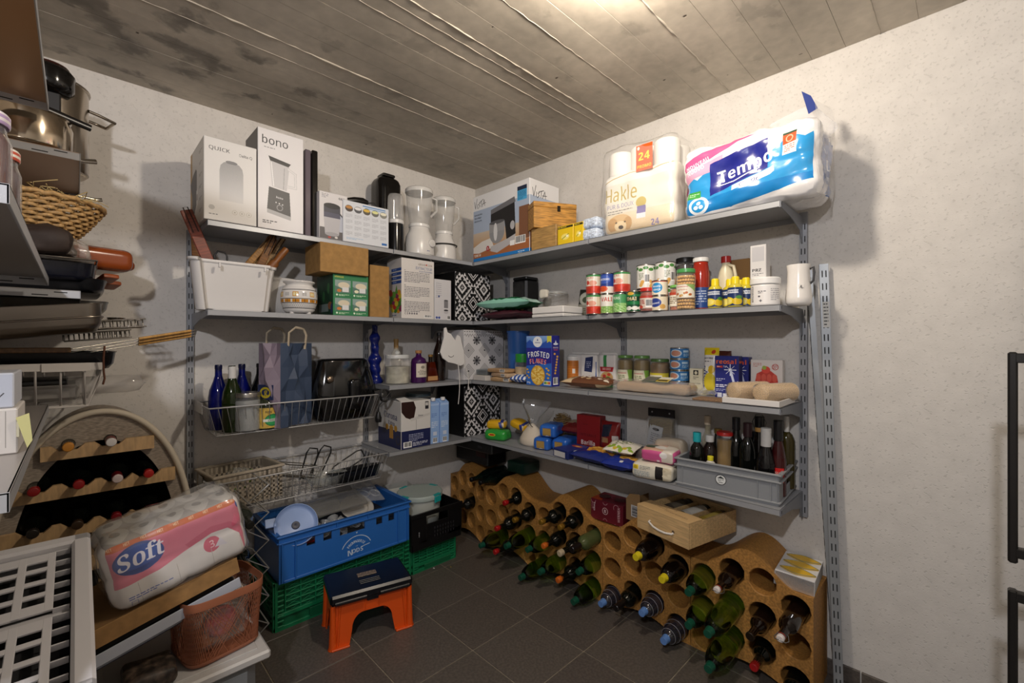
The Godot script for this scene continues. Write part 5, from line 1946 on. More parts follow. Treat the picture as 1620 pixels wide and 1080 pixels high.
func rice_cakes():
	var k := Ink.box(190, 70, 110, C("d3cdbd"), 1.3)
	k.F().rect(8, 12, 26, 18, C("d6c02c"))
	k.ell(21, 21, 9, 7, C("b59a22"))
	k.small(14, 36, 74, 5, 6, 3, C("7a8a94"), 4)
	k.small(40, 14, 50, 3, 6, 3, C("8a8a84"), 5)
	k.rect(112, 0, 34, 70, C("1c1718"))
	k.rect(146, 0, 44, 70, C("cbbfa6"))
	for i in 16:
		k.ell(150 + (i * 23) % 40, 6 + (i * 31) % 60, 7, 6, C("dcd2ba" if i % 2 else "b9ac92"))
	var o := thing("rice_cake_packet", "long white packet with a black band under the pink packet", "food packet", R(1.612, Y4, 0.335), 0.12)
	var b := MB.new()
	b.soft(0.185, 0.07, 0.11, 0.022, 14, uvs(k), 5, 0.008)
	part(o, "packet", b, printed(k, 0.35))
	k = Ink.box(150, 66, 100, C("c9578c"), 1.4)
	k.F().rect(96, 0, 54, 66, C("d0c8bc"))
	k.ell(104, 24, 16, 14, C("e6e2e0"))
	k.rect(76, 48, 12, 12, C("e8dce4"))
	k.T().rect(0, 0, 150, 100, C("c9a08c"))
	k.ell(40, 50, 30, 24, C("3a4a34"))
	k.ell(80, 56, 26, 20, C("dcd6d0"))
	k.rect(100, 0, 50, 100, C("d0c8bc"))
	o = thing("rice_cake_packet", "pink packet with clear end on top of the white packet", "food packet", R(1.625, Y4 + 0.071, 0.315), 0.14)
	b = MB.new()
	b.soft(0.155, 0.062, 0.11, 0.022, 12, uvs(k), 6, 0.01)
	part(o, "packet", b, printed(k, 0.3, 0.3))
	o = thing("rice_bag", "clear bag of pale rice behind the pink packet", "food bag", R(1.62, Y4 + 0.0, 0.20), 0.05)
	b = MB.new()
	b.soft(0.14, 0.16, 0.09, 0.03, 12, {}, 8, 0.016)
	part(o, "rice", b, noisy("cdbb9e", 0.3, 0.15, 0.6, Vector3.ONE * 9.0, 0.1, 14))
	part(o, "clear_bag", film(0.15, 0.17, 0.10, 8, 0.016), pane("ffffff", 0.1, 0.1), V(0, 0, 0.005))
	# dried herbs under a black header card
	o = thing("herb_bag", "clear bag of dried herbs hanging under a black header card", "food bag", R(1.535, Y4 + 0.085, 0.115), 0.0)
	b = MB.new()
	b.soft(0.125, 0.15, 0.05, 0.02, 12, {}, 9, 0.014)
	part(o, "herbs", b, noisy("5a4a22", 0.9, 0.10, 0.8, Vector3.ONE * 8.0, 0.15, 16))
	part(o, "clear_bag", film(0.135, 0.155, 0.058, 9, 0.014), pane("ffffff", 0.1, 0.1), V(0, 0, 0.004))
	b = MB.new()
	b.box(V(0, 0.176, -0.02), V(0.135, 0.04, 0.012), 0.001)
	var hd := part(o, "header_card", b, mt("15151c", 0.4))
	for s in [-0.045, 0.045]:
		b = MB.new()
		b.xf = Transform3D(Basis(Vector3.RIGHT, PI / 2), V(s, 0.178, -0.0135))
		b.lathe([U(0.0045, 0), U(0.004, 0.0012), U(0.0001, 0.0014)], 12)
		part(hd, "rivet", b, mt("a8a8ac", 0.3, 0.9))
	k = Ink.sheet(70, 90, C("a9abae"), 1.4)
	k.ell(35, 16, 18, 6, C("1c1c20"))
	k.small(14, 34, 42, 5, 9, 3, C("6a6a70"))
	b = MB.new()
	b.box(V(-0.03, 0.06, 0.012), V(0.07, 0.10, 0.003), 0.001, {"f": Rect2(0, 0, 1, 1)})
	part(o, "paper_label", b, printed(k, 0.5), Vector3.ZERO, V(-0.1, 0, -0.15))

func crate_of_bottles():
	var gm := mt("86898d", 0.5)
	var o := thing("plastic_crate", "shallow grey plastic crate of bottles at the shelf's free end", "crate", R(1.907, Y4, 0.305), 0.06)
	var w := 0.40
	var d := 0.295
	var h := 0.118
	var b := MB.new()
	b.box(V(0, 0.012, -d / 2), V(w - 0.03, 0.008, d - 0.03), 0.002)
	part(o, "floor_panel", b, gm)
	for s in [[V(0, h / 2, -0.006), V(w - 0.024, h, 0.005)], [V(0, h / 2, -d + 0.006), V(w - 0.024, h, 0.005)], [V(-w / 2 + 0.012, h / 2, -d / 2), V(0.005, h, d - 0.012)]]:
		b = MB.new()
		b.box(s[0], s[1], 0.001)
		part(o, "wall_panel", b, gm)
	# the near end wall has a grip opening
	b = MB.new()
	var x := w / 2 - 0.012
	b.box(V(x, 0.025, -d / 2), V(0.005, 0.05, d - 0.012), 0.001)
	b.box(V(x, 0.105, -d / 2), V(0.005, 0.026, d - 0.012), 0.001)
	for s in [-1.0, 1.0]:
		b.box(V(x, 0.07, -d / 2 + s * 0.10), V(0.005, 0.05, 0.085), 0.001)
	part(o, "end_panel", b, gm)
	b = MB.new()
	for y in [h - 0.004, h - 0.03]:
		b.box(V(0, y, -0.003), V(w, 0.007, 0.012), 0.002)
		b.box(V(0, y, -d + 0.003), V(w, 0.007, 0.012), 0.002)
		b.box(V(-w / 2 + 0.006, y, -d / 2), V(0.012, 0.007, d), 0.002)
		b.box(V(w / 2 - 0.006, y, -d / 2), V(0.012, 0.007, d), 0.002)
	part(o, "rim", b, gm)
	b = MB.new()
	b.box(V(0, 0.012, -0.003), V(w - 0.01, 0.008, 0.010), 0.002)
	b.box(V(w / 2 - 0.008, 0.012, -d / 2), V(0.010, 0.008, d - 0.01), 0.002)
	part(o, "foot_rim", b, gm)
	for xx in [-0.165, 0.12, 0.165, 0.185]:
		b = MB.new()
		b.box(V(xx, h / 2 - 0.008, -0.0015), V(0.004, h - 0.045, 0.005), 0.001)
		part(o, "rib", b, gm)
	var k := Ink.sheet(44, 44, C("86898d"), 3.0)
	k.ell(22, 22, 21, 21, C("1e2222"))
	k.ell(22, 22, 18.5, 18.5, C("dcdedd"))
	k.poly([U(8, 17), U(22, 8), U(36, 17)], C("2a3030"))
	k.small(11, 20, 22, 2, 5, 2.5, C("7a8080"))
	k.rect(14, 32, 16, 2.4, C("2a3030"))
	b = MB.new()
	b.face([V(-0.022, -0.022, 0), V(0.022, -0.022, 0), V(0.022, 0.022, 0), V(-0.022, 0.022, 0)], V(0, 0, 1), [U(0, 1), U(1, 1), U(1, 0), U(0, 0)])
	part(o, "round_emblem", b, printed(k, 0.4), V(-0.012, 0.058, -0.0028))
	var dk := mt("0b0d0b", 0.06)
	var by := Y4 + 0.017
	var mk := func(lb: String, p: Vector3, pr: Array, gm2: Material, capm: Material, cr: float, c0: float, c1: float) -> Node3D:
		var t := thing("pantry_bottle", lb, "bottle", p, 0.0, "bottles in the grey crate")
		part(t, "glass_body", drum(pr, 18), gm2)
		part(t, "cap", cyl(cr, c0, c1, 0.0015, 16), capm)
		return t
	var sauce := [U(0.0001, 0), U(0.028, 0), U(0.031, 0.004), U(0.031, 0.11), U(0.026, 0.14), U(0.014, 0.16), U(0.013, 0.165)]
	var slim := [U(0.0001, 0), U(0.026, 0), U(0.029, 0.004), U(0.029, 0.13), U(0.022, 0.16), U(0.0125, 0.185), U(0.012, 0.23)]
	var tall := [U(0.0001, 0), U(0.029, 0), U(0.032, 0.004), U(0.032, 0.15), U(0.025, 0.18), U(0.014, 0.20), U(0.013, 0.235)]
	mk.call("dark sauce bottle with a turquoise cap at the crate's left end", R(1.775, by, 0.245), sauce, dk, mt("1f9aa4", 0.3), 0.0165, 0.165, 0.205)
	mk.call("dark sauce bottle with a white cap right of the turquoise one", R(1.812, by, 0.205), sauce, mt("1c1210", 0.06), mt("dedcd8", 0.35), 0.0175, 0.165, 0.193)
	mk.call("dark oil bottle with a gold screw cap", R(1.818, by, 0.13), [U(0.0001, 0), U(0.026, 0), U(0.028, 0.004), U(0.028, 0.12), U(0.016, 0.16), U(0.0135, 0.19)], dk, mt("8a6f3a", 0.3, 0.6), 0.016, 0.19, 0.212)
	mk.call("slender pale bottle with a tall cream capsule at the back", R(1.755, by, 0.085), slim, pane("c9bf9c", 0.35), mt("cfbfa6", 0.5), 0.0145, 0.215, 0.255)
	jar("tall mustard jar with a red lid in the grey crate", R(1.866, by, 0.185), 0.032, 0.212, 0.014, mt("8a6a2a", 0.25), 0.18, mt("b8231f", 0.3), null, 0, 0, 1, "bottles in the grey crate", "glass_jar", "jar", 0.9)
	mk.call("tall dark bottle with a black capsule in the middle of the crate", R(1.905, by, 0.165), tall, dk, mt("121014", 0.25), 0.0155, 0.222, 0.275)
	mk.call("short dark bottle with black top behind the black-capped one", R(1.943, by, 0.105), sauce, dk, mt("14141a", 0.25), 0.018, 0.17, 0.215)
	mk.call("dark vinegar bottle with a maroon plastic capsule", R(1.958, by, 0.19), tall, dk, mt("2c1418", 0.35), 0.0165, 0.205, 0.262)
	var t: Node3D = mk.call("swing-top dark bottle with a cork-coloured band", R(1.985, by, 0.135), [U(0.0001, 0), U(0.031, 0), U(0.034, 0.004), U(0.034, 0.13), U(0.022, 0.19), U(0.016, 0.225)], mt("100c0a", 0.06), mt("0c0c0e", 0.3), 0.0185, 0.24, 0.285)
	part(t, "collar", cyl(0.0175, 0.222, 0.241), mt("b98a4a", 0.5))
	var br := MB.new()
	br.tube([V(-0.018, 0.23, 0.0), V(-0.026, 0.262, 0.004), V(-0.012, 0.292, 0.004), V(0.012, 0.292, 0.004), V(0.026, 0.262, 0.004), V(0.018, 0.23, 0)], 0.0016, 5)
	part(t, "wire_clip", br, mt("6a6a66", 0.3, 0.9))
	mk.call("dark bottle sealed with textured white wax", R(2.035, by, 0.225), [U(0.0001, 0), U(0.032, 0), U(0.035, 0.004), U(0.035, 0.12), U(0.026, 0.155), U(0.0155, 0.185), U(0.0145, 0.2)], mt("0b0a0c", 0.06), mt("cdcbc6", 0.6), 0.0185, 0.185, 0.256)
	t = mk.call("tall red vinegar bottle with black capsule and red label at the right end", R(2.072, by, 0.205), [U(0.0001, 0), U(0.024, 0), U(0.027, 0.004), U(0.027, 0.13), U(0.02, 0.18), U(0.0135, 0.21), U(0.013, 0.235)], mt("3a0d0f", 0.06), mt("0e0d10", 0.3), 0.0165, 0.21, 0.288)
	k = Ink.sheet(60, 60, C("c5211f"), 1.5)
	k.text("ESSIG", 30, 16, 10, C("e8b8b0"), 1)
	k.small(10, 34, 40, 2, 8, 3, C("e09a92"))
	br = MB.new()
	br.curved(0.0275, 0.055, 0.11, 1.0)
	part(t, "label", br, printed(k, 0.4))
	mk.call("olive green oil bottle with a white pourer behind the red vinegar", R(2.066, by, 0.075), [U(0.0001, 0), U(0.028, 0), U(0.031, 0.004), U(0.031, 0.19), U(0.022, 0.215), U(0.012, 0.225)], mt("3a3212", 0.1), mt("d6d4cf", 0.4), 0.0105, 0.225, 0.29)
	k = Ink.sheet(30, 30, C("d8d4c8"), 1.5)
	k.rect(10, 0, 10, 8, C("d8cc2c"))
	o = thing("small_jar", "small white bottle with a yellow cap at the crate's front wall", "bottle", R(1.838, by, 0.262), 0.0, "bottles in the grey crate")
	part(o, "body", drum([U(0.0001, 0), U(0.02, 0), U(0.022, 0.01), U(0.022, 0.085), U(0.011, 0.10)], 16), mt("d2ccc0", 0.4))
	part(o, "cap", cyl(0.012, 0.10, 0.118), mt("d8cc2c", 0.4))

# ---------------------------------------------------------------- wine racks on the floor along the right wall
func rack_top(x: float, W: float) -> float:
	var q := x / W * 0.4515
	return 0.385 + (0.105 * pow(cos(PI * q / 0.36), 2.0) if absf(q) < 0.18 else 0.0)

func rack_bottom(x: float, W: float) -> float:
	var q := x / W * 0.4515
	return 0.045 * cos(PI * q / 0.34) if absf(q) < 0.17 else 0.0

const HOLES := [[0.322, 0.19, 0.058], [0.382, 0.25, 0.118], [0.382, 0.25, 0.118], [0.322, 0.19, 0.058]]

func rack_mesh(W: float, D: float) -> MB:
	# one rack block: four columns of three blind bores, front at z = 0
	var b := MB.new()
	var dx := W / 4.0
	var rx := 0.0495 * W / 0.4515
	for c in 4:
		var x := (c - 1.5) * dx
		for r in 3:
			var y: float = HOLES[c][r]
			var top: float = 9.0 if r == 0 else (HOLES[c][r - 1] + y) * 0.5
			var bot: float = -9.0 if r == 2 else (HOLES[c][r + 1] + y) * 0.5
			# cell outline round this bore
			var out := []
			for i in 9:
				var xx := x - dx / 2 + dx * i / 8.0
				out.append(U(xx, bot if bot > -1.0 else rack_bottom(xx, W)))
			for i in 9:
				var xx := x + dx / 2 - dx * i / 8.0
				out.append(U(xx, top if top < 1.0 else rack_top(xx, W)))
			var N := out.size()
			var ctr := U(x, y)
			for i in N:
				var p: Vector2 = out[i]
				var q: Vector2 = out[(i + 1) % N]
				if p.distance_to(q) < 1e-6:
					continue
				var sub := 4 if i == 8 or i == 17 else 1
				for s in sub:
					var a := p.lerp(q, float(s) / sub)
					var e := p.lerp(q, float(s + 1) / sub)
					var d0 := (a - ctr).normalized()
					var d1 := (e - ctr).normalized()
					var o0 := ctr + U(d0.x * (rx + 0.003), d0.y * 0.0525)
					var o1 := ctr + U(d1.x * (rx + 0.003), d1.y * 0.0525)
					var i0 := ctr + U(d0.x * rx, d0.y * 0.0495)
					var i1 := ctr + U(d1.x * rx, d1.y * 0.0495)
					b.face([V(a.x, a.y, 0), V(e.x, e.y, 0), V(o1.x, o1.y, 0), V(o0.x, o0.y, 0)], V(0, 0, 1))
					b.face([V(o0.x, o0.y, 0), V(o1.x, o1.y, 0), V(i1.x, i1.y, -0.004), V(i0.x, i0.y, -0.004)], V(-d0.x, -d0.y, 1))
			var P := []
			for zz in [-D + 0.012, -0.004]:
				var row := PackedVector3Array()
				for i in 25:
					var a := -TAU * i / 24.0
					row.append(V(x + cos(a) * rx, y + sin(a) * 0.0495, zz))
				P.append(row)
			b.grid(P, true)
			var cap := []
			for i in 24:
				cap.append(V(x + cos(TAU * i / 24.0) * rx, y + sin(TAU * i / 24.0) * 0.0495, -D + 0.012))
			b.face(cap, V(0, 0, 1))
	# outer skin
	var tp := []
	var bp := []
	var pk := []
	for i in 33:
		var x := -W / 2 + W * i / 32.0
		tp.append(V(x, rack_top(x, W), 0))
		bp.append(V(x, rack_bottom(x, W), 0))
	for e in [[tp, 1.0], [bp, -1.0]]:
		var P := []
		for zz in ([-0.0, -D] if e[1] > 0 else [-D, 0.0]):
			var row := PackedVector3Array()
			for p in e[0]:
				row.append(p + V(0, 0, zz))
			P.append(row)
		b.grid(P)
	for s in [-1.0, 1.0]:
		b.face([V(s * W / 2, 0, 0), V(s * W / 2, 0.385, 0), V(s * W / 2, 0.385, -D), V(s * W / 2, 0, -D)], V(s, 0, 0))
	for i in 32:
		b.face([bp[i] - V(0, 0, D), bp[i + 1] - V(0, 0, D), tp[i + 1] - V(0, 0, D), tp[i] - V(0, 0, D)], V(0, 0, -1))
	return b

const RX := [0.1985, 0.6135, 1.065, 1.5165, 1.968]

func wine_racks():
	var rm := noisy("a5763a", 0.22, 0.10, 0.62, Vector3.ONE * 3.2, 0.05, 51)
	var full := rack_mesh(0.449, 0.222).mesh()
	for i in 5:
		var where: String = ["narrow end one in the dark corner", "second from the corner", "in the middle of the row", "under the wooden wine box", "nearest one at the free end"][i]
		var o := thing("wine_rack", "brown moulded wine rack block with round bores, %s" % where, "wine rack", R(RX[i], 0.0, 0.235), 0.0, "wine rack blocks")
		part(o, "rack_block", full if i > 0 else rack_mesh(0.371, 0.222), rm)
	var green := solid("a5d778", 0.033)
	var gcap := mt("0d4a38", 0.35)
	var dark := mt("0a0c09", 0.06)
	var brown := mt("150c08", 0.06)
	var red := mt("a5161a", 0.35)
	var gold := mt("9a7428", 0.35, 0.5)
	var orange := mt("c8641c", 0.45)
	var slate := mt("26242c", 0.08, 0.0, 0.5)
	var lots := [
		[0, 2, 1, "gold", 0.37, "dark wine bottle with a gold capsule alone in the corner rack"],
		[1, 1, 2, "pet", 0.425, "green drink bottle nearest the corner, low in the racks"],
		[1, 2, 0, "red", 0.335, "wine bottle with a short red capsule, highest of the red ones near the corner"],
		[1, 2, 1, "red", 0.40, "wine bottle with a red capsule below the gold-capped one near the corner"],
		[1, 2, 2, "red", 0.41, "wine bottle with a red capsule low behind the green drink bottles"],
		[1, 3, 0, "gold", 0.365, "dark wine bottle with a gold capsule right of the topmost red capsule"],
		[1, 3, 1, "pet", 0.43, "green drink bottle, second from the corner, left of a green neighbour"],
		[2, 0, 1, "pet", 0.375, "green drink bottle directly left of the upper orange capsule"],
		[2, 0, 2, "pet", 0.43, "green drink bottle lying low, leftmost of the lower green three"],
		[2, 1, 0, "gold", 0.39, "dark wine bottle with a gold capsule at the middle rack's top left"],
		[2, 1, 1, "orange", 0.37, "dark wine bottle with an orange capsule, the upper of two"],
		[2, 1, 2, "pet", 0.40, "green drink bottle below the upper orange capsule"],
		[2, 2, 0, "gold", 0.37, "dark wine bottle with a gold capsule nearest to the dark red carton"],
		[2, 2, 1, "cork", 0.37, "dark bottle with a whitish stopper in the middle rack"],
		[2, 2, 2, "orange", 0.385, "dark wine bottle with an orange capsule, the lower of two"],
		[2, 3, 0, "clear", 0.415, "olive glass bottle with a long black neck right of the whitish stopper"],
		[2, 3, 1, "pet", 0.365, "green drink bottle right of the lower orange capsule"],
		[2, 3, 2, "pet", 0.405, "green drink bottle near the floor left of the blue caps"],
		[3, 0, 2, "ridge", 0.335, "dark ridged bottle with a pale blue cap, leftmost of three"],
		[3, 1, 2, "plain", 0.38, "dark uncapped-looking wine bottle between the leftmost two blue caps"],
		[3, 2, 0, "cola", 0.40, "dark drink bottle with a yellow cap, the upper left of two"],
		[3, 2, 2, "ridge", 0.35, "dark ridged bottle with a pale blue cap, middle of three"],
		[3, 3, 0, "cola", 0.385, "dark drink bottle with a yellow cap, the lower right of two"],
		[3, 3, 2, "ridge", 0.37, "dark ridged bottle with a pale blue cap, rightmost of three"],
		[4, 0, 0, "pet", 0.385, "green drink bottle at the near rack's top left"],
		[4, 0, 1, "pet", 0.385, "green drink bottle at the near rack's left, second row"],
		[4, 1, 0, "swing", 0.39, "brown swing-top bottle with a white stopper, the left of two"],
		[4, 1, 1, "pet", 0.475, "green drink bottle sticking out farthest in the near rack's second column"],
		[4, 1, 2, "pet", 0.47, "green drink bottle at the near rack's bottom above the floor"],
		[4, 2, 1, "beer", 0.375, "brown bottle with a dark metal cap in the near rack"],
		[4, 2, 2, "red", 0.335, "wine bottle with a red capsule in the near rack's third column"],
		[4, 3, 0, "swing", 0.43, "brown swing-top bottle with a white stopper, the right one at the rack end"],
		[4, 3, 2, "red", 0.36, "wine bottle with a red capsule at the near rack's lower right"]]
	for l in lots:
		var W := 0.4515 if l[0] > 0 else 0.371
		var kind: String = l[3]
		var x: float = RX[l[0]] + (l[1] - 1.5) * W / 4.0
		var y: float = HOLES[l[1]][l[2]]
		var ze: float = l[4]
		var rr := V(PI / 2, 0, 0)
		match kind:
			"pet":
				var o := pet(l[5], R(x, y - 0.0045, ze - 0.31), rr, green, gcap, "green drink bottles in the wine racks", 0.0435)
				o.rotation.x = PI / 2 + 0.03
			"cola":
				pet(l[5], R(x, y - 0.0045, ze - 0.31), rr, mt("0c0706", 0.06), mt("d2c022", 0.35), "dark drink bottles in the wine racks", 0.0435)
			"ridge":
				pet(l[5], R(x, y - 0.0045, ze - 0.31), rr, slate, mt("5f86c4", 0.4), "ridged bottles in the wine racks", 0.0435, 0.31, "drink_bottle", mt("77757c", 0.25))
			_:
				var cap: Material = {"gold": gold, "red": red, "orange": orange}.get(kind, null)
				var body: Material = brown if kind in ["swing", "beer"] else (mt("4a5230", 0.06) if kind == "clear" else dark)
				var H := 0.30 if not kind in ["swing", "beer"] else 0.262
				var o := wine(l[5], R(x, y - 0.0115, ze - H), rr, body, cap, "wine bottles in the racks", "beer" if kind in ["swing", "beer"] else "bordeaux")
				o.rotation.x = PI / 2 + 0.02
				if kind == "swing":
					part(o, "stopper", cyl(0.0125, 0.245, 0.264, 0.003), mt("d8cfca", 0.35))
					part(o, "rubber_ring", cyl(0.0132, 0.242, 0.247, 0.001), mt("a8321e", 0.5))
					var b := MB.new()
					b.tube([V(-0.015, 0.225, 0), V(-0.022, 0.245, 0.008), V(-0.016, 0.262, 0.006), V(0, 0.2675, 0.0), V(0.016, 0.262, 0.006), V(0.022, 0.245, 0.008), V(0.015, 0.225, 0)], 0.0016, 5)
					part(o, "wire_clip", b, mt("a8a8a6", 0.25, 0.9))
				elif kind == "beer":
					part(o, "crown_cap", cyl(0.0155, 0.25, 0.262, 0.002), mt("2a2018", 0.3, 0.6))
				elif kind == "cork":
					part(o, "stopper", cyl(0.0165, 0.272, 0.304, 0.004), mt("b8a88c", 0.6))
				elif kind == "clear" or kind == "plain":
					part(o, "capsule", cyl(0.0155, 0.225, 0.301, 0.002), mt("120e0f", 0.3))
	on_racks()

func on_racks():
	# dark things on the racks in the corner
	var o := thing("storage_case", "flat black case wedged under the bottom shelf in the corner", "case", R(0.29, 0.618, 0.315))
	var b := MB.new()
	b.box(V(0, 0.032, -0.13), V(0.50, 0.062, 0.26), 0.006)
	part(o, "case_body", b, mt("0b0b0d", 0.4))
	b = MB.new()
	b.box(V(0.14, 0.034, 0.003), V(0.04, 0.012, 0.006), 0.002)
	part(o, "clasp", b, mt("1c1c20", 0.3))
	o = thing("storage_case", "black box on the corner wine rack under the flat case", "case", R(0.20, 0.492, 0.20))
	b = MB.new()
	b.box(V(0, 0.062, -0.085), V(0.34, 0.124, 0.17), 0.006)
	part(o, "case_body", b, mt("0a0a0b", 0.45))
	b = MB.new()
	b.box(V(0.10, 0.07, 0.001), V(0.10, 0.03, 0.002), 0.0005)
	part(o, "dark_red_label", b, mt("3a0f10", 0.5))
	for i in 2:
		o = wine("dark bottle lying on top of the racks near the corner, %s of two" % ["left", "right"][i], R([0.335, 0.425][i], 0.4255, -0.015 + 0.31 - 0.28), V(PI / 2, 0, 0), mt("0a1410", 0.05), mt("101012", 0.3), "bottles lying on the racks", "burgundy")
	b = MB.new()
	b.soft(0.15, 0.075, 0.15, 0.012, 8, {}, 3, 0.006)
	solo("dark_parcel", "dark green wrapped parcel on the rack behind the lying bottles", "parcel", b, mt("0e2a20", 0.3), R(0.60, 0.491, 0.175))
	# dark red drinks pack
	var k := Ink.box(200, 105, 130, C("6a1626"), 1.6)
	k.F().arc(18, 8, 14, 0, 180, 2.4, C("c9a0a4"))
	k.arc(92, 4, 14, 20, 160, 2.4, C("c9a0a4"))
	k.arc(160, 20, 16, 150, 330, 2.4, C("c9a0a4"))
	k.text("Tango", 30, 18, 11, C("e6d2d2"), 0, false, true, 1.0, 90)
	k.text("cerveza", 14, 22, 7, C("d0a8ac"), 0, false, false, 1.0, 90)
	k.ell(92, 50, 18, 18, C("d9bcbc"))
	k.ell(92, 50, 14.5, 14.5, C("6a1626"))
	k.text("B", 92, 42, 16, C("e6d2d2"), 1)
	k.text("WERNEA", 168, 86, 14, C("d8b4b6"), 0, false, true, 0.9, -90)
	k.arc(92, 100, 12, 200, 340, 2.2, C("c9a0a4"))
	k.arc(168, 92, 18, 30, 150, 2.2, C("c9a0a4"))
	k.T().ell(50, 30, 40, 24, C("8a2434"))
	k.poly([U(0, 70), U(40, 60), U(70, 130), U(0, 130)], C("c2481c"))
	k.ell(150, 60, 36, 30, C("3a0f18"))
	for i in 3:
		k.arc(60 + i * 40, 40, 24, 0, 300, 2.4, C("a4586a"))
	o = carton("drinks_pack", "dark red cardboard drinks pack on the racks beside the open brown box", "carton", R(1.29, 0.392, 0.20), 0.02, 0.19, 0.105, 0.13, k)
	for i in 2:
		part(o, "can_top", cyl(0.031, 0.105, 0.110, 0.002, 20), mt("46101a", 0.3), V(-0.045 + i * 0.09, 0, -0.06))
	# open brown cardboard box
	k = Ink.box(105, 100, 170, C("9a7a52"), 1.4)
	k.F().rect(30, 22, 48, 56, C("d6d4d2"))
	for i in 9:
		k.rect(36, 28 + i * 5, 34, 2.0 + (i % 3), C("3a3a3c"))
	o = thing("cardboard_box", "open brown cardboard box with a barcode label on the racks", "box", R(1.468, 0.452, 0.225), -0.12)
	b = MB.new()
	b.box(V(0, 0.05, -0.0015), V(0.105, 0.10, 0.003), 0.0005, {"f": k.uv["f"]})
	part(o, "front_panel", b, printed(k, 0.8))
	var kr := mt("927149", 0.85)
	for s in [-1.0, 1.0]:
		b = MB.new()
		b.box(V(s * 0.051, 0.045, -0.09), V(0.003, 0.09, 0.175), 0.0005)
		part(o, "side_panel", b, kr)
	b = MB.new()
	b.box(V(0, 0.002, -0.09), V(0.10, 0.003, 0.175), 0.0005)
	part(o, "bottom_panel", b, kr)
	b = MB.new()
	b.face([V(-0.052, 0.1, 0), V(0.03, 0.1, 0), V(0.012, 0.13, -0.02), V(-0.05, 0.118, -0.025)], V(0, 0, 1))
	part(o, "flap", b, kr)
	wine_box()
	glass_set()

func wine_box():
	var o := thing("wine_box", "pale pine wine box with a white rope handle holding three bottles", "box", R(1.668, 0.478, 0.352), deg_to_rad(-12))
	var w := 0.268
	var h := 0.098
	var d := 0.33
	var pn := wood("c9a878", 0.12, V(1.6, 22.0, 10.0))
	var k := Ink.box(w * 1000, 70, 10, C("c2a172"), 1.6)
	k.F()
	for i in 24:
		k.rect(0, i * 3 + (i % 3), w * 1000, 0.8, C("b8966a"))
	k.text("DE LA VIÑA A LA", 28, 22, 8, C("5a452e"), 0, true, false, 1.0, 2)
	k.text("CHAPEAU MONTAÑES", 120, 34, 8, C("5a452e"), 0, true, false, 1.0, 3)
	k.ell(134, 18, 26, 12, C("a88a62"))
	k.ell(134, 18, 22, 9, C("c2a172"))
	for s in [["front_board", V(0, h / 2, -0.006), V(w, h, 0.012)], ["back_board", V(0, h / 2, -d + 0.006), V(w, h, 0.012)], ["side_board", V(-w / 2 + 0.005, h / 2, -d / 2), V(0.010, h, d - 0.024)], ["side_board", V(w / 2 - 0.005, h / 2, -d / 2), V(0.010, h, d - 0.024)], ["bottom_board", V(0, 0.004, -d / 2), V(w - 0.02, 0.008, d - 0.024)]]:
		var b := MB.new()
		b.box(s[1], s[2], 0.001)
		part(o, s[0], b, pn)
	for i in 2:
		var b := MB.new()
		b.box(V(-w / 6 + i * w / 3, h * 0.55, -d / 2 - 0.03), V(0.006, h * 0.6, d - 0.1), 0.001)
		part(o, "divider", b, pn)
	var b := MB.new()
	b.box(V(0, h + 0.004, -0.045), V(w, 0.008, 0.09), 0.001, {"t": k.uv["f"]})
	part(o, "lid_board", b, printed(k, 0.7))
	b = MB.new()
	b.tube([V(-0.062, 0.052, -0.002), V(-0.06, 0.05, 0.009), V(-0.03, 0.040, 0.016), V(0.0, 0.036, 0.018), V(0.03, 0.035, 0.016), V(0.058, 0.038, 0.009), V(0.06, 0.04, -0.002)], 0.0045, 8)
	part(o, "rope_handle", b, mt("d2cdc6", 0.8))
	for s in [-0.062, 0.06]:
		b = MB.new()
		b.xf = Transform3D(Basis(Vector3.RIGHT, PI / 2), V(s, 0.046, 0.0005))
		b.lathe([U(0.0065, -0.001), U(0.0065, 0.0008), U(0.0001, 0.0008)], 12)
		part(o, "rope_hole", b, mt("5a4630", 0.8))
	for i in 3:
		k = Ink.sheet(90, 100, C(["4a4238", "cfc8ba", "c2a23c"][i]), 1.0)
		k.rect(10, 20, 70, 60, C(["6a6050", "e0dacd", "d8bc58"][i]))
		var t := wine("wine bottle lying in the pine box, %s" % ["the left one with a dark label", "the middle one with a white label", "the right one with a yellow label"][i], Vector3.ZERO, Vector3.ZERO, mt("0c100c", 0.08), mt("16120e", 0.3), "bottles in the pine wine box", "bordeaux", "wine_bottle", "bottle", null)
		var bs := Basis(Vector3.UP, deg_to_rad(-12))
		t.position = o.position + bs * V((i - 1) * w / 3, 0.047, -d + 0.018)
		t.basis = bs * Basis(Vector3.RIGHT, PI / 2) 
		b = MB.new()
		b.curved(0.038, 0.03, 0.17, 1.1, 14, PI)
		part(t, "label", b, printed(k, 0.6))

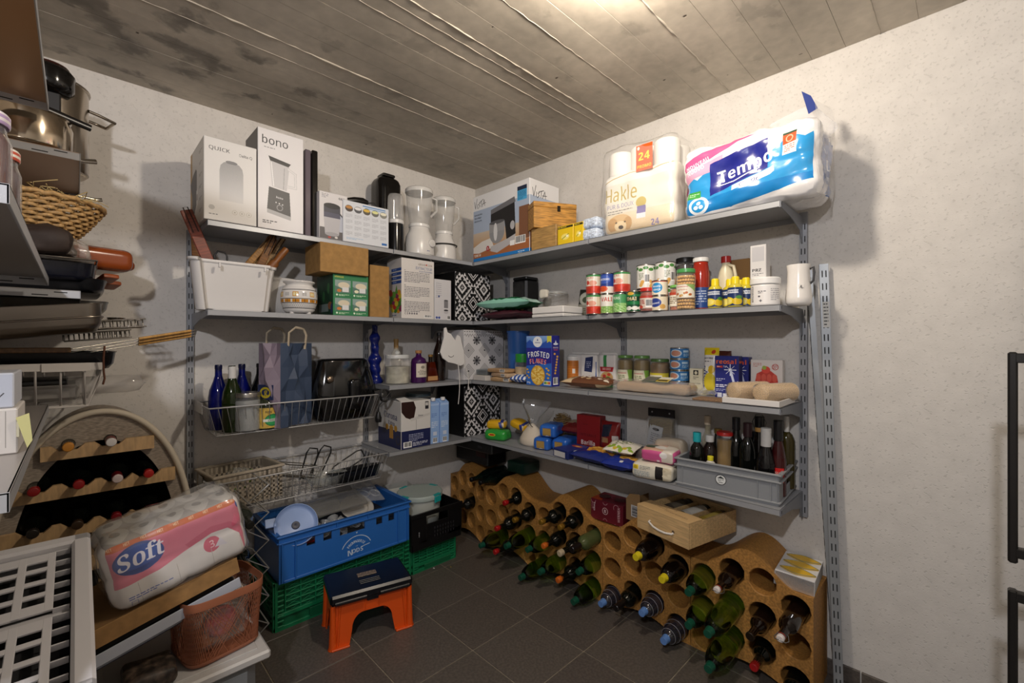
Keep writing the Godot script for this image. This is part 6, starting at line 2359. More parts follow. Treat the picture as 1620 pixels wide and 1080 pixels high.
func glass_set():
	var o := thing("glass_dish_pack", "clear-wrapped white card pack with three yellow leaf-shaped glass dishes", "pack", R(2.128, 0.388, 0.222), deg_to_rad(4))
	o.rotation.z = deg_to_rad(-2)
	var w := 0.128
	var d := 0.205
	var b := MB.new()
	b.box(V(0, 0.052, -d / 2), V(w, 0.004, d), 0.0008)
	part(o, "white_card", b, mt("dad8d8", 0.5))
	for s in [-1.0, 1.0]:
		b = MB.new()
		b.box(V(s * (w / 2 - 0.001), 0.027, -d / 2), V(0.002, 0.05, d), 0.0005)
		part(o, "card_side", b, mt("b9b8b6", 0.5))
	for i in 3:
		b = MB.new()
		var ol := []
		for j in 29:
			var q := -1.0 + 2.0 * j / 28.0
			ol.append(U(q * 0.058, (1.0 - pow(absf(q), 1.6)) * 0.027))
		for j in 27:
			var q := 1.0 - 2.0 * (j + 1) / 28.0
			ol.append(U(q * 0.058, -(1.0 - pow(absf(q), 1.6)) * 0.027))
		b.xf = Transform3D(Basis(Vector3.RIGHT, -PI / 2), V(0.004, 0.0545, -0.038 - i * 0.064))
		b.prism(ol, 0.0, 0.004)
		var dish := part(o, "leaf_dish", b, mt("deb000", 0.3))
		b = MB.new()
		var pts := []
		for p in ol:
			pts.append(V(p.x + 0.004, 0.0585, -p.y - 0.038 - i * 0.064))
		b.tube(pts, 0.0016, 5, true)
		part(dish, "glass_rim", b, mt("a8a27a", 0.1, 0.3))
	b = MB.new()
	b.box(V(0, 0.026, 0.003), V(w + 0.004, 0.05, 0.002))
	part(o, "clear_front", b, pane("ffffff", 0.12, 0.1))

func loose_rails():
	# two spare slotted rails leaning on the right wall
	for i in 2:
		var o := thing("spare_rail", "spare slotted steel rail leaning on the right wall, %s" % ["the front one with slots facing out", "the narrow one behind, edge on"][i], "rail", R([2.242, 2.222][i], 0.0, [0.085, 0.045][i]), 0.0, "spare rails")
		var h: float = [1.62, 1.60][i]
		o.basis = Basis(V(0, 0, 1), [0.035, 0.060][i]) * Basis(V(1, 0, 0), [-0.03, -0.01][i]) * Basis(Vector3.UP, [0.25, -1.3][i])
		var b := MB.new()
		b.box(V(0, h / 2, 0), V(0.03, h, 0.003), 0.0008)
		b.box(V(-0.0145, h / 2, -0.009), V(0.002, h, 0.018))
		b.box(V(0.0145, h / 2, -0.009), V(0.002, h, 0.018))
		part(o, "rail", b, mt("94989c", 0.4, 0.35))
		var s := MB.new()
		var y := 0.03
		while y < h - 0.03:
			for x in [-0.006, 0.006]:
				s.box(V(x, y, 0.0018), V(0.004, 0.026, 0.0008))
			y += 0.05
		part(o, "slot", s, mt("26282a", 0.8)).set_meta("kind", "stuff")
		if i == 0:
			var k := Ink.sheet(26, 60, C("c9c9c6"), 2.0)
			k.small(4, 4, 18, 7, 8, 3, C("4a4a4c"))
			b = MB.new()
			b.box(V(0.002, 1.42, 0.0022), V(0.022, 0.10, 0.0006), 0.0, {"f": Rect2(0, 0, 1, 1)})
			part(o, "paper_sticker", b, printed(k, 0.6))

func fridge():
	var o := thing("fridge", "tall fridge beyond the right edge, its black bar handles showing", "fridge", V(2.705, 0, 0.38))
	var wm := mt("d8d8d8", 0.35)
	var b := MB.new()
	b.box(V(0.33, 0.93, 0), V(0.58, 1.84, 0.60), 0.008)
	part(o, "cabinet", b, wm)
	b = MB.new()
	b.box(V(0.02, 0.40, 0), V(0.036, 0.74, 0.598), 0.008)
	part(o, "freezer_door", b, wm)
	b = MB.new()
	b.box(V(0.02, 1.32, 0), V(0.036, 1.06, 0.598), 0.008)
	part(o, "fridge_door", b, wm)
	for s in [[0.804, 1.287], [0.32, 0.742]]:
		b = MB.new()
		b.box(V(-0.049, (s[0] + s[1]) / 2, 0.215), V(0.016, s[1] - s[0], 0.022), 0.004)
		for y in [s[0] + 0.024, s[1] - 0.014]:
			b.box(V(-0.022, y, 0.215), V(0.05, 0.022, 0.02), 0.002)
		part(o, "bar_handle", b, mt("232120", 0.35, 0.4))

# ---------------------------------------------------------------- left wall, top shelf
func left_top():
	var k := Ink.box(196, 345, 300, C("dedbd8"), 1.2)
	k.F().text("QUICK", 18, 36, 15, C("3a3a3e"), 0, false, false, 1.25)
	k.text("Delta Q", 178, 44, 11, C("3a3a3e"), 2, false, false, 1.0)
	k.grad(56, 86, 88, 100, C("8a8a8c"), C("b4b3b4"))
	k.grad(56, 186, 88, 70, C("b4b3b4"), C("cfcdcc"))
	k.poly([U(56, 84), U(144, 84), U(144, 130), U(140, 108), U(128, 94), U(112, 88), U(90, 88), U(72, 94), U(60, 108), U(56, 130)], C("dedbd8"))
	k.ell(100, 90, 22, 7, C("7a7a7c"))
	k.ell(28, 292, 11, 10, C("b8b6b4"))
	k.small(18, 318, 52, 1, 5, 4, C("6a6a6c"))
	for i in 3:
		k.ell(112 + i * 27, 300, 10, 10, C("b9b4a8"))
		k.ell(112 + i * 27, 300, 8.6, 8.6, C("dedbd8"))
		k.ell(112 + i * 27, 300, 3, 3, C("a8a49a"))
	k.S().rect(0, 0, 45, 345, C("b08a4a"))
	k.rect(45, 0, 255, 345, C("c6c2bc"))
	k.poly([U(0, 140), U(60, 110), U(130, 96), U(150, 110), U(150, 250), U(45, 320), U(45, 200)], C("544e48"))
	k.poly([U(140, 196), U(172, 190), U(172, 260), U(140, 268)], C("d8d4ce"))
	k.poly([U(150, 214), U(164, 212), U(164, 238), U(150, 240)], C("6a4a34"))
	for i in 6:
		k.small(200, 40 + i * 50, 60, 2, 7, 4, C("8a8680"), i)
	carton("coffee_machine_carton", "tall white carton reading QUICK with a grey canister shape, at the free shelf end", "carton", L(1.663, Y1, 0.378), LT, 0.196, 0.345, 0.298, k, "l")
	k = Ink.box(197, 447, 200, C("e2dfe0"), 1.2)
	k.F().text("bono", 18, 32, 34, C("2a2a2e"), 0, false, false, 1.05)
	k.small(26, 80, 76, 1, 5, 4, C("9a9a9c"))
	k.poly([U(44, 118), U(140, 134), U(128, 152), U(52, 140)], C("1e1d20"))
	k.poly([U(50, 138), U(134, 150), U(122, 262), U(60, 252)], C("c4c2c4"))
	k.line(56, 146, 66, 248, 4, C("f0eff0"))
	k.line(112, 160, 108, 256, 3, C("9a999b"))
	k.path([U(130, 160), U(160, 176), U(162, 240), U(126, 240)], 11, C("c9c8c9"))
	k.path([U(130, 160), U(160, 176), U(162, 240), U(126, 240)], 5, C("e2dfe0"))
	k.poly([U(46, 256), U(134, 268), U(140, 382), U(38, 362)], C("2c2b2f"))
	k.poly([U(38, 356), U(140, 376), U(140, 394), U(38, 374)], C("a9a8aa"))
	k.text("bono", 92, 294, 9, C("d8d8da"), 1, false, true, 1.0, 6)
	k.ell(92, 344, 14, 14, C("8a898c"))
	k.ell(92, 344, 10, 10, C("2c2b2f"))
	for i in 3:
		k.ell(76 + i * 14, 322 + i * 3, 3, 3, C("d8d8da"))
	k.small(20, 408, 60, 2, 9, 5, C("55555a"))
	k.S().rect(0, 0, 200, 447, C("4a4644"))
	k.text("bono", 40, 60, 20, C("7a7672"), 0, false, false)
	carton("blender_carton", "tallest white carton, reading bono, with a glass blender picture", "carton", L(1.463, Y1, 0.378), LT, 0.195, 0.449, 0.20, k, "l")
	for i in 2:
		var b := MB.new()
		b.box(V(0, 0.215, -0.075), V(0.028, [0.425, 0.432][i], 0.15), 0.004)
		solo("foil_roll_carton", "tall narrow glossy %s carton standing right of the blender carton" % ["mauve grey", "black"][i], "carton", b, mt(["6a6068", "15120f"][i], 0.12), L([1.329, 1.296][i], Y1 + [0.0, 0.002][i], 0.335), V(0, LT, 0), "narrow glossy cartons")
	k = Ink.box(142, 232, 150, C("d6d3d4"), 1.4)
	k.F().text("GEFU", 96, 16, 11, C("3a3a40"), 0, false, true, 1.1)
	k.small(12, 10, 34, 3, 8, 4, C("9a9aa0"))
	k.rect(0, 176, 142, 56, C("5a5658"))
	k.poly([U(100, 100), U(140, 120), U(140, 190), U(100, 190)], C("b4b8c4"))
	k.rect(22, 66, 82, 50, C("3c3c48"))
	k.ell(63, 66, 41, 14, C("1a1a1e"))
	k.rect(22, 100, 82, 24, C("4c4c60"))
	k.poly([U(22, 124), U(104, 124), U(98, 206), U(28, 206)], C("b6b4b8"))
	k.ell(63, 206, 35, 10, C("a09ea2"))
	k.line(104, 100, 124, 122, 6, C("2a2a30"))
	k.ell(50, 222, 8, 5, C("b03a34"))
	k.ell(84, 220, 8, 5, C("d8d4d0"))
	carton("grater_carton", "white carton reading GEFU with a glass grinder picture", "carton", L(1.217, Y1, 0.368), LT, 0.142, 0.232, 0.15, k, "l")
	k = Ink.box(256, 212, 200, C("d3d6dc"), 1.2)
	k.F().rect(106, 10, 130, 6, C("5a8ac0"))
	k.rect(120, 20, 116, 4, C("7aa2cc"))
	for i in 5:
		k.ell(32 + i * 48, 40, 21, 17, C(["4a3e38", "55565a", "5a5446", "6a6a64", "86867e"][i]))
		k.ell(32 + i * 48, 34, 18, 8, C(["b8803c", "e0dfe0", "d8b24a", "dcdc9a", "e6e2cc"][i]))
		for j in 4:
			k.small(14 + i * 48, 68 + j * 30, 36, 4, 5, 2, C("9a9ca4"), i * 4 + j)
	k.small(18, 188, 90, 2, 6, 2.5, C("8ab0d4"))
	k.rect(214, 190, 30, 12, C("2f6ab0"))
	carton("cookware_carton", "long pale carton with five little pan pictures and rows of text", "carton", L(1.046, Y1, 0.376), LT, 0.190 + 0.064, 0.211, 0.2, k, "l")
	# a black hand mixer lying on top of the two cartons
	var o := thing("hand_mixer", "black hand mixer lying on the cookware carton with its cable", "hand mixer", L(1.06, Y1 + 0.233, 0.26), LT)
	var b := MB.new()
	b.tube([V(-0.09, 0.006, 0), V(-0.06, 0.012, 0), V(0.0, 0.022, 0), V(0.045, 0.026, 0), V(0.075, 0.024, 0)], [0.004, 0.009, 0.02, 0.022, 0.014], 10)
	part(o, "mixer_body", b, mt("0e0d0d", 0.3))
	b = MB.new()
	b.tube([V(0.075, 0.024, 0), V(0.11, 0.03, 0.01), V(0.135, 0.005, 0.02), V(0.13, -0.02, 0.0), V(0.10, -0.02, -0.05)], 0.004, 6)
	part(o, "cable", b, mt("0e0d0d", 0.4))
	# appliances
	o = thing("capsule_machine", "tall rounded black coffee machine behind the personal blender", "appliance", L(0.80, Y1, 0.20), LT)
	b = MB.new()
	b.soft(0.155, 0.475, 0.15, 0.05, 12, {}, 2)
	part(o, "body", b, mt("0f0d0c", 0.12))
	b = MB.new()
	b.soft(0.08, 0.02, 0.08, 0.008, 6, {}, 2)
	part(o, "lid", b, mt("1c1a18", 0.25), V(0, 0.475, -0.03))
	o = thing("personal_blender", "slim black and chrome blender with an upturned clear cup", "blender", L(0.838, Y1, 0.305), LT)
	part(o, "motor_base", drum([U(0.0001, 0), U(0.046, 0), U(0.050, 0.006), U(0.046, 0.14), U(0.045, 0.158)], 24), mt("151414", 0.16, 0.3))
	part(o, "white_collar", cyl(0.047, 0.158, 0.18, 0.003, 24), mt("d6d4d2", 0.35))
	part(o, "clear_cup", drum([U(0.044, 0.18), U(0.047, 0.2), U(0.042, 0.31), U(0.038, 0.325), U(0.0001, 0.327)], 24), pane("d8d6d4", 0.3, 0.08))
	b = MB.new()
	b.curved(0.0475, 0.03, 0.06, 0.4, 8, 0.3)
	part(o, "label", b, mt("c4c2c0", 0.4))
	for i in 2:
		var s: float = [1.0, 0.9][i]
		o = thing("jug_blender", "white jug blender with a clear jug, %s" % ["the larger left one with a round knob", "the right one wound with its black cable"][i], "blender", L([0.662, 0.452][i], Y1, [0.275, 0.235][i]), LT, "white jug blenders")
		part(o, "motor_base", drum([U(0.0001, 0.004), U(0.082 * s, 0.004), U(0.088 * s, 0.012), U(0.086 * s, 0.07), U(0.078 * s, 0.12), U(0.060 * s, 0.155), U(0.058 * s, 0.175)], 28), mt("dad7d3", 0.28))
		part(o, "foot", cyl(0.084 * s, 0.0, 0.012 + 0.02 * i, 0.003, 28), mt("dad7d3" if i == 0 else "1a1816", 0.35))
		part(o, "jug_ring", cyl(0.062 * s, 0.172, 0.192, 0.003, 28), mt("e2e0dd", 0.3))
		part(o, "jug", drum([U(0.05 * s, 0.19), U(0.058 * s, 0.2), U(0.073 * s, 0.30), U(0.08 * s, 0.385)], 28), pane("e2e0dc", 0.28, 0.08))
		part(o, "jug_lid", drum([U(0.081 * s, 0.378), U(0.083 * s, 0.38), U(0.083 * s, 0.398), U(0.078 * s, 0.404), U(0.03 * s, 0.408), U(0.0001, 0.408)], 28), mt("d6d4d0", 0.3))
		b = MB.new()
		b.tube([V(0.074 * s, 0.37, 0.02), V(0.105 * s, 0.36, 0.03), V(0.105 * s, 0.29, 0.03), V(0.07 * s, 0.25, 0.015)], 0.008 * s, 8, false, 0.7)
		part(o, "jug_handle", b, pane("d8d6d2", 0.45, 0.1))
		if i == 0:
			b = MB.new()
			b.xf = Transform3D(Basis(Vector3.RIGHT, PI / 2), V(0.034, 0.075, 0.076))
			b.lathe([U(0.024, -0.006), U(0.024, 0.01), U(0.02, 0.014), U(0.0001, 0.014)], 20)
			part(o, "knob", b, mt("cfccc8", 0.3))
			k = Ink.sheet(40, 8, C("dad7d3"), 2.0)
			k.small(3, 2, 34, 1, 4, 4, C("3a4a8a"))
			b = MB.new()
			b.curved(0.0885, 0.022, 0.03, 0.2, 6, 0.15)
			part(o, "small_print", b, printed(k, 0.3))
		else:
			part(o, "cable", ring(0.081, 0.105, 0.004), mt("15130f", 0.4))

# ---------------------------------------------------------------- left wall, second shelf
func left_second():
	var wm := mt("d9d6d4", 0.4)
	var o := thing("plastic_tub", "large white plastic tub of wooden kitchen tools on the second shelf", "tub", L(1.617, Y2, 0.376), LT)
	# tapered open tub: walls as one shell
	var b := MB.new()
	var ring4 := func(w: float, d: float, y: float, r: float) -> PackedVector3Array:
		var row := PackedVector3Array()
		for c in 4:
			var sx := 1.0 if c == 0 or c == 3 else -1.0
			var sz := -1.0 if c < 2 else 1.0
			for i in 6:
				var a := -PI / 2 * c + PI / 2 * (1.0 - i / 5.0)
				row.append(V(sx * (w / 2 - r) + cos(a) * r, y, -0.155 - sz * -1.0 * (-(0.31 / 2 - 0.155)) + sz * (d / 2 - r) - sin(a) * r))
		row.append(row[0])
		return row
	var P := []
	for s in [[0.31, 0.22, 0.001, 0.03], [0.325, 0.235, 0.004, 0.035], [0.372, 0.282, 0.205, 0.035], [0.392, 0.302, 0.205, 0.038], [0.392, 0.302, 0.217, 0.038], [0.368, 0.278, 0.217, 0.034], [0.318, 0.228, 0.008, 0.03]]:
		P.append(ring4.call(s[0], s[1], s[2], s[3]))
	b.grid(P, true)
	var fl := []
	for p in P[0]:
		fl.append(p + V(0, 0.006, 0))
	b.face(fl, Vector3.UP)
	part(o, "tub_body", b, wm)
	for x in [-0.085, 0.09]:
		b = MB.new()
		b.box(V(x, 0.192, -0.012), V(0.008, 0.022, 0.012), 0.002)
		part(o, "rim_lug", b, wm)
	var wd := wood("9a6a34", 0.2)
	var tools := [
		["wooden_tongs", "flat wooden tool with a dark hook, leftmost in the tub", 1.755, 0.20, V(-0.05, 0, 0.04), 0.034, 0.14, "8a5a2a"],
		["wooden_spatula", "red-stained wooden spatula with a dark hanging loop", 1.722, 0.27, V(-0.02, 0, 0.36), 0.045, 0.155, "7c3a26"],
		["wooden_spoon", "pale wooden handle leaning left in the tub's middle", 1.582, 0.24, V(0.1, 0, -0.62), 0.026, 0.13, "9a6f38"],
		["wooden_spoon", "light wooden handle beside the leaning one", 1.545, 0.22, V(0.1, 0, -0.42), 0.02, 0.10, "b08a54"],
		["wooden_spoon", "broad brown handle with a wire loop in the tub", 1.525, 0.25, V(0.1, 0, -0.38), 0.034, 0.09, "7a5026"],
		["wooden_spoon", "pale split-ended handle at the tub's right", 1.50, 0.20, V(0.1, 0, -0.5), 0.025, 0.12, "b59468"]]
	for t in tools:
		var bb := MB.new()
		bb.box(V(0, t[6] * 0.5, 0), V(t[5], t[6] + 0.16, 0.012), 0.004)
		var e: Vector3 = t[4]
		var th := thing(t[0], t[1], "kitchen tool", L(t[2], Y2 + 0.205, t[3]), 0.0, "tools in the white tub")
		th.basis = Basis(Vector3.UP, LT) * Basis.from_euler(V(e.x, 0, e.z))
		part(th, "handle", bb, wood(t[7], 0.2))
		bb = MB.new()
		bb.tube([V(-0.01, t[6] * 0.9, 0.007), V(-0.008, t[6] + 0.09, 0.006), V(0.008, t[6] + 0.09, 0.006), V(0.01, t[6] * 0.9, 0.007)], 0.0022, 5)
		part(th, "hanging_loop", bb, mt("2a1a12", 0.6))
	o = thing("rolling_pin", "brown turned rolling pin sticking out of the tub to the right", "rolling pin", L(1.49, Y2 + 0.20, 0.27), 0.0, "tools in the white tub")
	o.basis = Basis(Vector3.UP, LT) * Basis.from_euler(V(0.1, 0, -0.6))
	part(o, "pin", drum([U(0.0001, -0.08), U(0.022, -0.08), U(0.022, 0.05), U(0.014, 0.06), U(0.017, 0.1), U(0.015, 0.14), U(0.0001, 0.145)], 16), mt("7c4a20", 0.4))
	o = thing("wire_whisk", "black wire whisk handle standing in the tub", "whisk", L(1.665, Y2 + 0.16, 0.2), LT, "tools in the white tub")
	b = MB.new()
	b.tube([V(-0.022, -0.06, 0), V(-0.024, 0.10, 0), V(-0.012, 0.118, 0), V(0.014, 0.116, 0), V(0.024, 0.10, 0), V(0.022, -0.06, 0)], 0.004, 6)
	part(o, "wire", b, mt("141210", 0.4))
	# enamelled crock
	var k := Ink.sheet(520, 120, C("dcd9d6"), 1.0)
	k.rect(0, 16, 520, 3, C("3a3a3c"))
	for i in 13:
		var x := i * 40.0
		k.rect(x + 4, 28, 26, 22, C("c98a24" if i % 2 else "dcd9d6"))
		k.rect(x + 7, 31, 9, 16, C("e6dcae" if i % 2 else "b8b6b4"))
		k.rect(x + 18, 31, 9, 16, C("e6dcae" if i % 2 else "b8b6b4"))
		k.rect(x + 3, 62, 32, 14, C("c07f20"))
		k.rect(x + 16, 62, 3, 14, C("5a4a30"))
	k.rect(0, 58, 520, 2.5, C("4a3a22"))
	k.rect(0, 77, 520, 2.5, C("3a3a3c"))
	for i in 60:
		k.line(i * 9.0, 82, i * 9.0 + 9, 100, 1, C("6a6a6c"))
		k.line(i * 9.0 + 9, 82, i * 9.0, 100, 1, C("6a6a6c"))
	k.rect(0, 101, 520, 3, C("2a2a2c"))
	o = thing("ceramic_crock", "round white crock painted with little house fronts in ochre", "crock", L(1.350, Y2, 0.275), LT)
	part(o, "painted_body", drum([U(0.0001, 0.012), U(0.055, 0.006), U(0.070, 0.02), U(0.083, 0.06), U(0.083, 0.10), U(0.074, 0.128), U(0.060, 0.142)], 32, U(0.01, 0.135)), printed(k, 0.15))
	part(o, "rim", drum([U(0.060, 0.140), U(0.062, 0.15), U(0.071, 0.155), U(0.072, 0.161), U(0.066, 0.163), U(0.056, 0.158), U(0.052, 0.13)], 32), mt("dcd9d6", 0.15))
	for i in 4:
		var a := 0.6 + i * PI / 2
		part(o, "foot", cyl(0.011, 0.0, 0.014, 0.003, 10), mt("cfccc9", 0.2), V(sin(a) * 0.052, 0, cos(a) * 0.052))
	o = thing("ceramic_crock", "second white crock half hidden behind the painted one", "crock", L(1.375, Y2, 0.115), LT)
	part(o, "painted_body", drum([U(0.0001, 0.0), U(0.06, 0.0), U(0.08, 0.06), U(0.075, 0.15), U(0.06, 0.17)], 28), mt("cfccc8", 0.15))
	part(o, "rim", drum([U(0.060, 0.168), U(0.066, 0.18), U(0.07, 0.186), U(0.06, 0.188), U(0.052, 0.17)], 28), mt("d6d3cf", 0.15))
	# green carton with four pictures
	k = Ink.box(190, 212, 210, C("2c7a4c"), 1.3)
	k.F().text("SPIRALIZE", 8, 10, 8, C("d8c848"), 0, false, true, 0.9)
	for i in 4:
		var x := 10.0 + (i % 2) * 92
		var y := 30.0 + (i / 2) * 92
		k.rect(x, y, 82, 66, C("8aa09a"))
		k.poly([U(x, y + 66), U(x, y + 30), U(x + 40, y + 44), U(x + 82, y + 36), U(x + 82, y + 66)], C("55786a"))
		k.ell(x + 46, y + 26, 30, 16, C("d8cdb4"))
		k.rect(x + 38, y + 36, 34, 24, C("dcdcdc"))
		k.ell(x + 22, y + 54, 12, 8, C("e6e0c0" if i % 2 else "c8783a"))
		k.ell(x + 10, y + 76, 5, 5, C("e2ecd8"))
		k.small(x + 20, y + 73, 54, 2, 5, 3, C("cfe2c4"), i)
	k.S().rect(0, 0, 210, 212, C("163c2a"))
	for i in 5:
		k.ell(60 + i * 30, 70 + (i % 3) * 40, 16, 28, C("2f6a3c" if i % 2 else "1f4a30"))
	k.rect(30, 150, 120, 40, C("7a8a88"))
	k.ell(170, 160, 26, 20, C("8a5a3a"))
	k.ell(190, 176, 12, 26, C("2c3a6a"))
	carton("spiralizer_carton", "green carton with four small cooking pictures under the brown box", "carton", L(1.122, Y2, 0.358), LT, 0.188, 0.21, 0.21, k, "l")
	b = MB.new()
	b.box(V(0, 0.0725, -0.10), V(0.25, 0.145, 0.20), 0.002)
	solo("cardboard_box", "plain brown cardboard box lying on the green carton", "box", b, noisy("a07a46", 0.08, 0.05, 0.85, Vector3.ONE * 2.0), L(1.163, Y2 + 0.2105, 0.38), V(0, LT, 0))
	b = MB.new()
	b.box(V(0, 0.139, -0.07), V(0.112, 0.278, 0.14), 0.002)
	solo("cardboard_box", "tall narrow brown cardboard box standing beside the green carton", "box", b, noisy("9c7642", 0.08, 0.05, 0.85, Vector3.ONE * 2.0), L(0.963, Y2, 0.36), V(0, LT, 0))
	# juice extractor carton
	k = Ink.box(220, 342, 165, C("d6d1cd"), 1.3)
	k.F().text("KITCHEN COOK", 206, 22, 11, C("5a4a44"), 2, false, false, 0.9)
	k.ell(166, 26, 8, 8, C("d6d1cd"))
	k.ell(166, 26, 5, 5, C("b04a3a"))
	k.text("EXTRACTEUR", 206, 42, 15, C("4a5a8a"), 2, false, false, 0.95)
	k.text("DE JUS ET DE LÉGUMES", 206, 64, 7, C("4a5a8a"), 2, false, true, 0.85)
	for i in 3:
		k.text(["FR", "EN", "DE"][i], 18, 66 + i * 84, 5, C("3a3a3c"))
		k.small(18, 76 + i * 84, 170, 7, 9, 4, C("77757a"), i + 2)
	k.text("C E", 20, 306, 12, C("5a5a5c"))
	for i in 4:
		k.ell(52 + i * 16, 312, 5.5, 6, C("77757a"))
	k.barcode(150, 318, 52, 14)
	k.S().rect(0, 0, 165, 342, C("cfcac6"))
	for i in 4:
		k.rect(52, 56 + i * 24, 113, 16, C("2f4f96"))
		k.small(70, 61 + i * 24, 70, 1, 5, 5, C("9ab0da"), i)
	for i in 30:
		k.ell(40 + (i * 47) % 120, 190 + (i * 31) % 110, 20, 16, C(["c23a2c", "d8952c", "4f8a3a", "d6c43a", "8a2a5a", "6aa03c"][i % 6]))
	k.poly([U(90, 200), U(110, 150), U(124, 200)], C("5a9a3a"))
	k.small(60, 320, 80, 1, 6, 5, C("4a5a8a"))
	carton("juicer_carton", "white carton reading EXTRACTEUR with fruit on its side", "carton", L(0.722, Y2, 0.36), LT, 0.218, 0.342, 0.165, k, "l")
	k = Ink.box(124, 246, 120, C("cfcdd0"), 1.3)
	k.F().small(10, 24, 40, 8, 12, 3, C("9a98a0"), 3)
	k.ell(32, 104, 6, 6, C("3a4a8a"))
	k.rect(70, 126, 30, 46, C("8a888c"))
	for i in 4:
		k.line(73 + i * 8, 128, 73 + i * 8, 170, 1.6, C("3a383c"))
	k.ell(85, 126, 15, 4, C("4a484c"))
	k.ell(85, 196, 17, 12, C("b9b7ba"))
	k.ell(85, 186, 17, 5, C("3a383c"))
	for i in 2:
		k.ell(16 + i * 18, 232, 8, 7, C("3a4f9a"))
	k.barcode(94, 220, 22, 22)
	carton("grinder_carton", "small white carton with a grey grinder picture beside the juicer carton", "carton", L(0.543, Y2, 0.352), LT, 0.122, 0.245, 0.12, k, "l")
	for i in 2:
		b = MB.new()
		var z: float = [0.66, 0.44][i]
		b.tube([V(0.20, 0, z + 0.16), V(0.28, 0.03, z + 0.10), V(0.33, 0.035, z + 0.03), V(0.34, 0.015, z - 0.03), V(0.33, -0.02, z - 0.06)], 0.0035, 6)
		solo("power_cable", ["white power cable looped over the juicer carton", "black power cable hanging over the patterned box"][i], "cable", b, mt(["cfccc8", "141312"][i], 0.4), V(0, Y2 + [0.348, 0.325][i], 0))

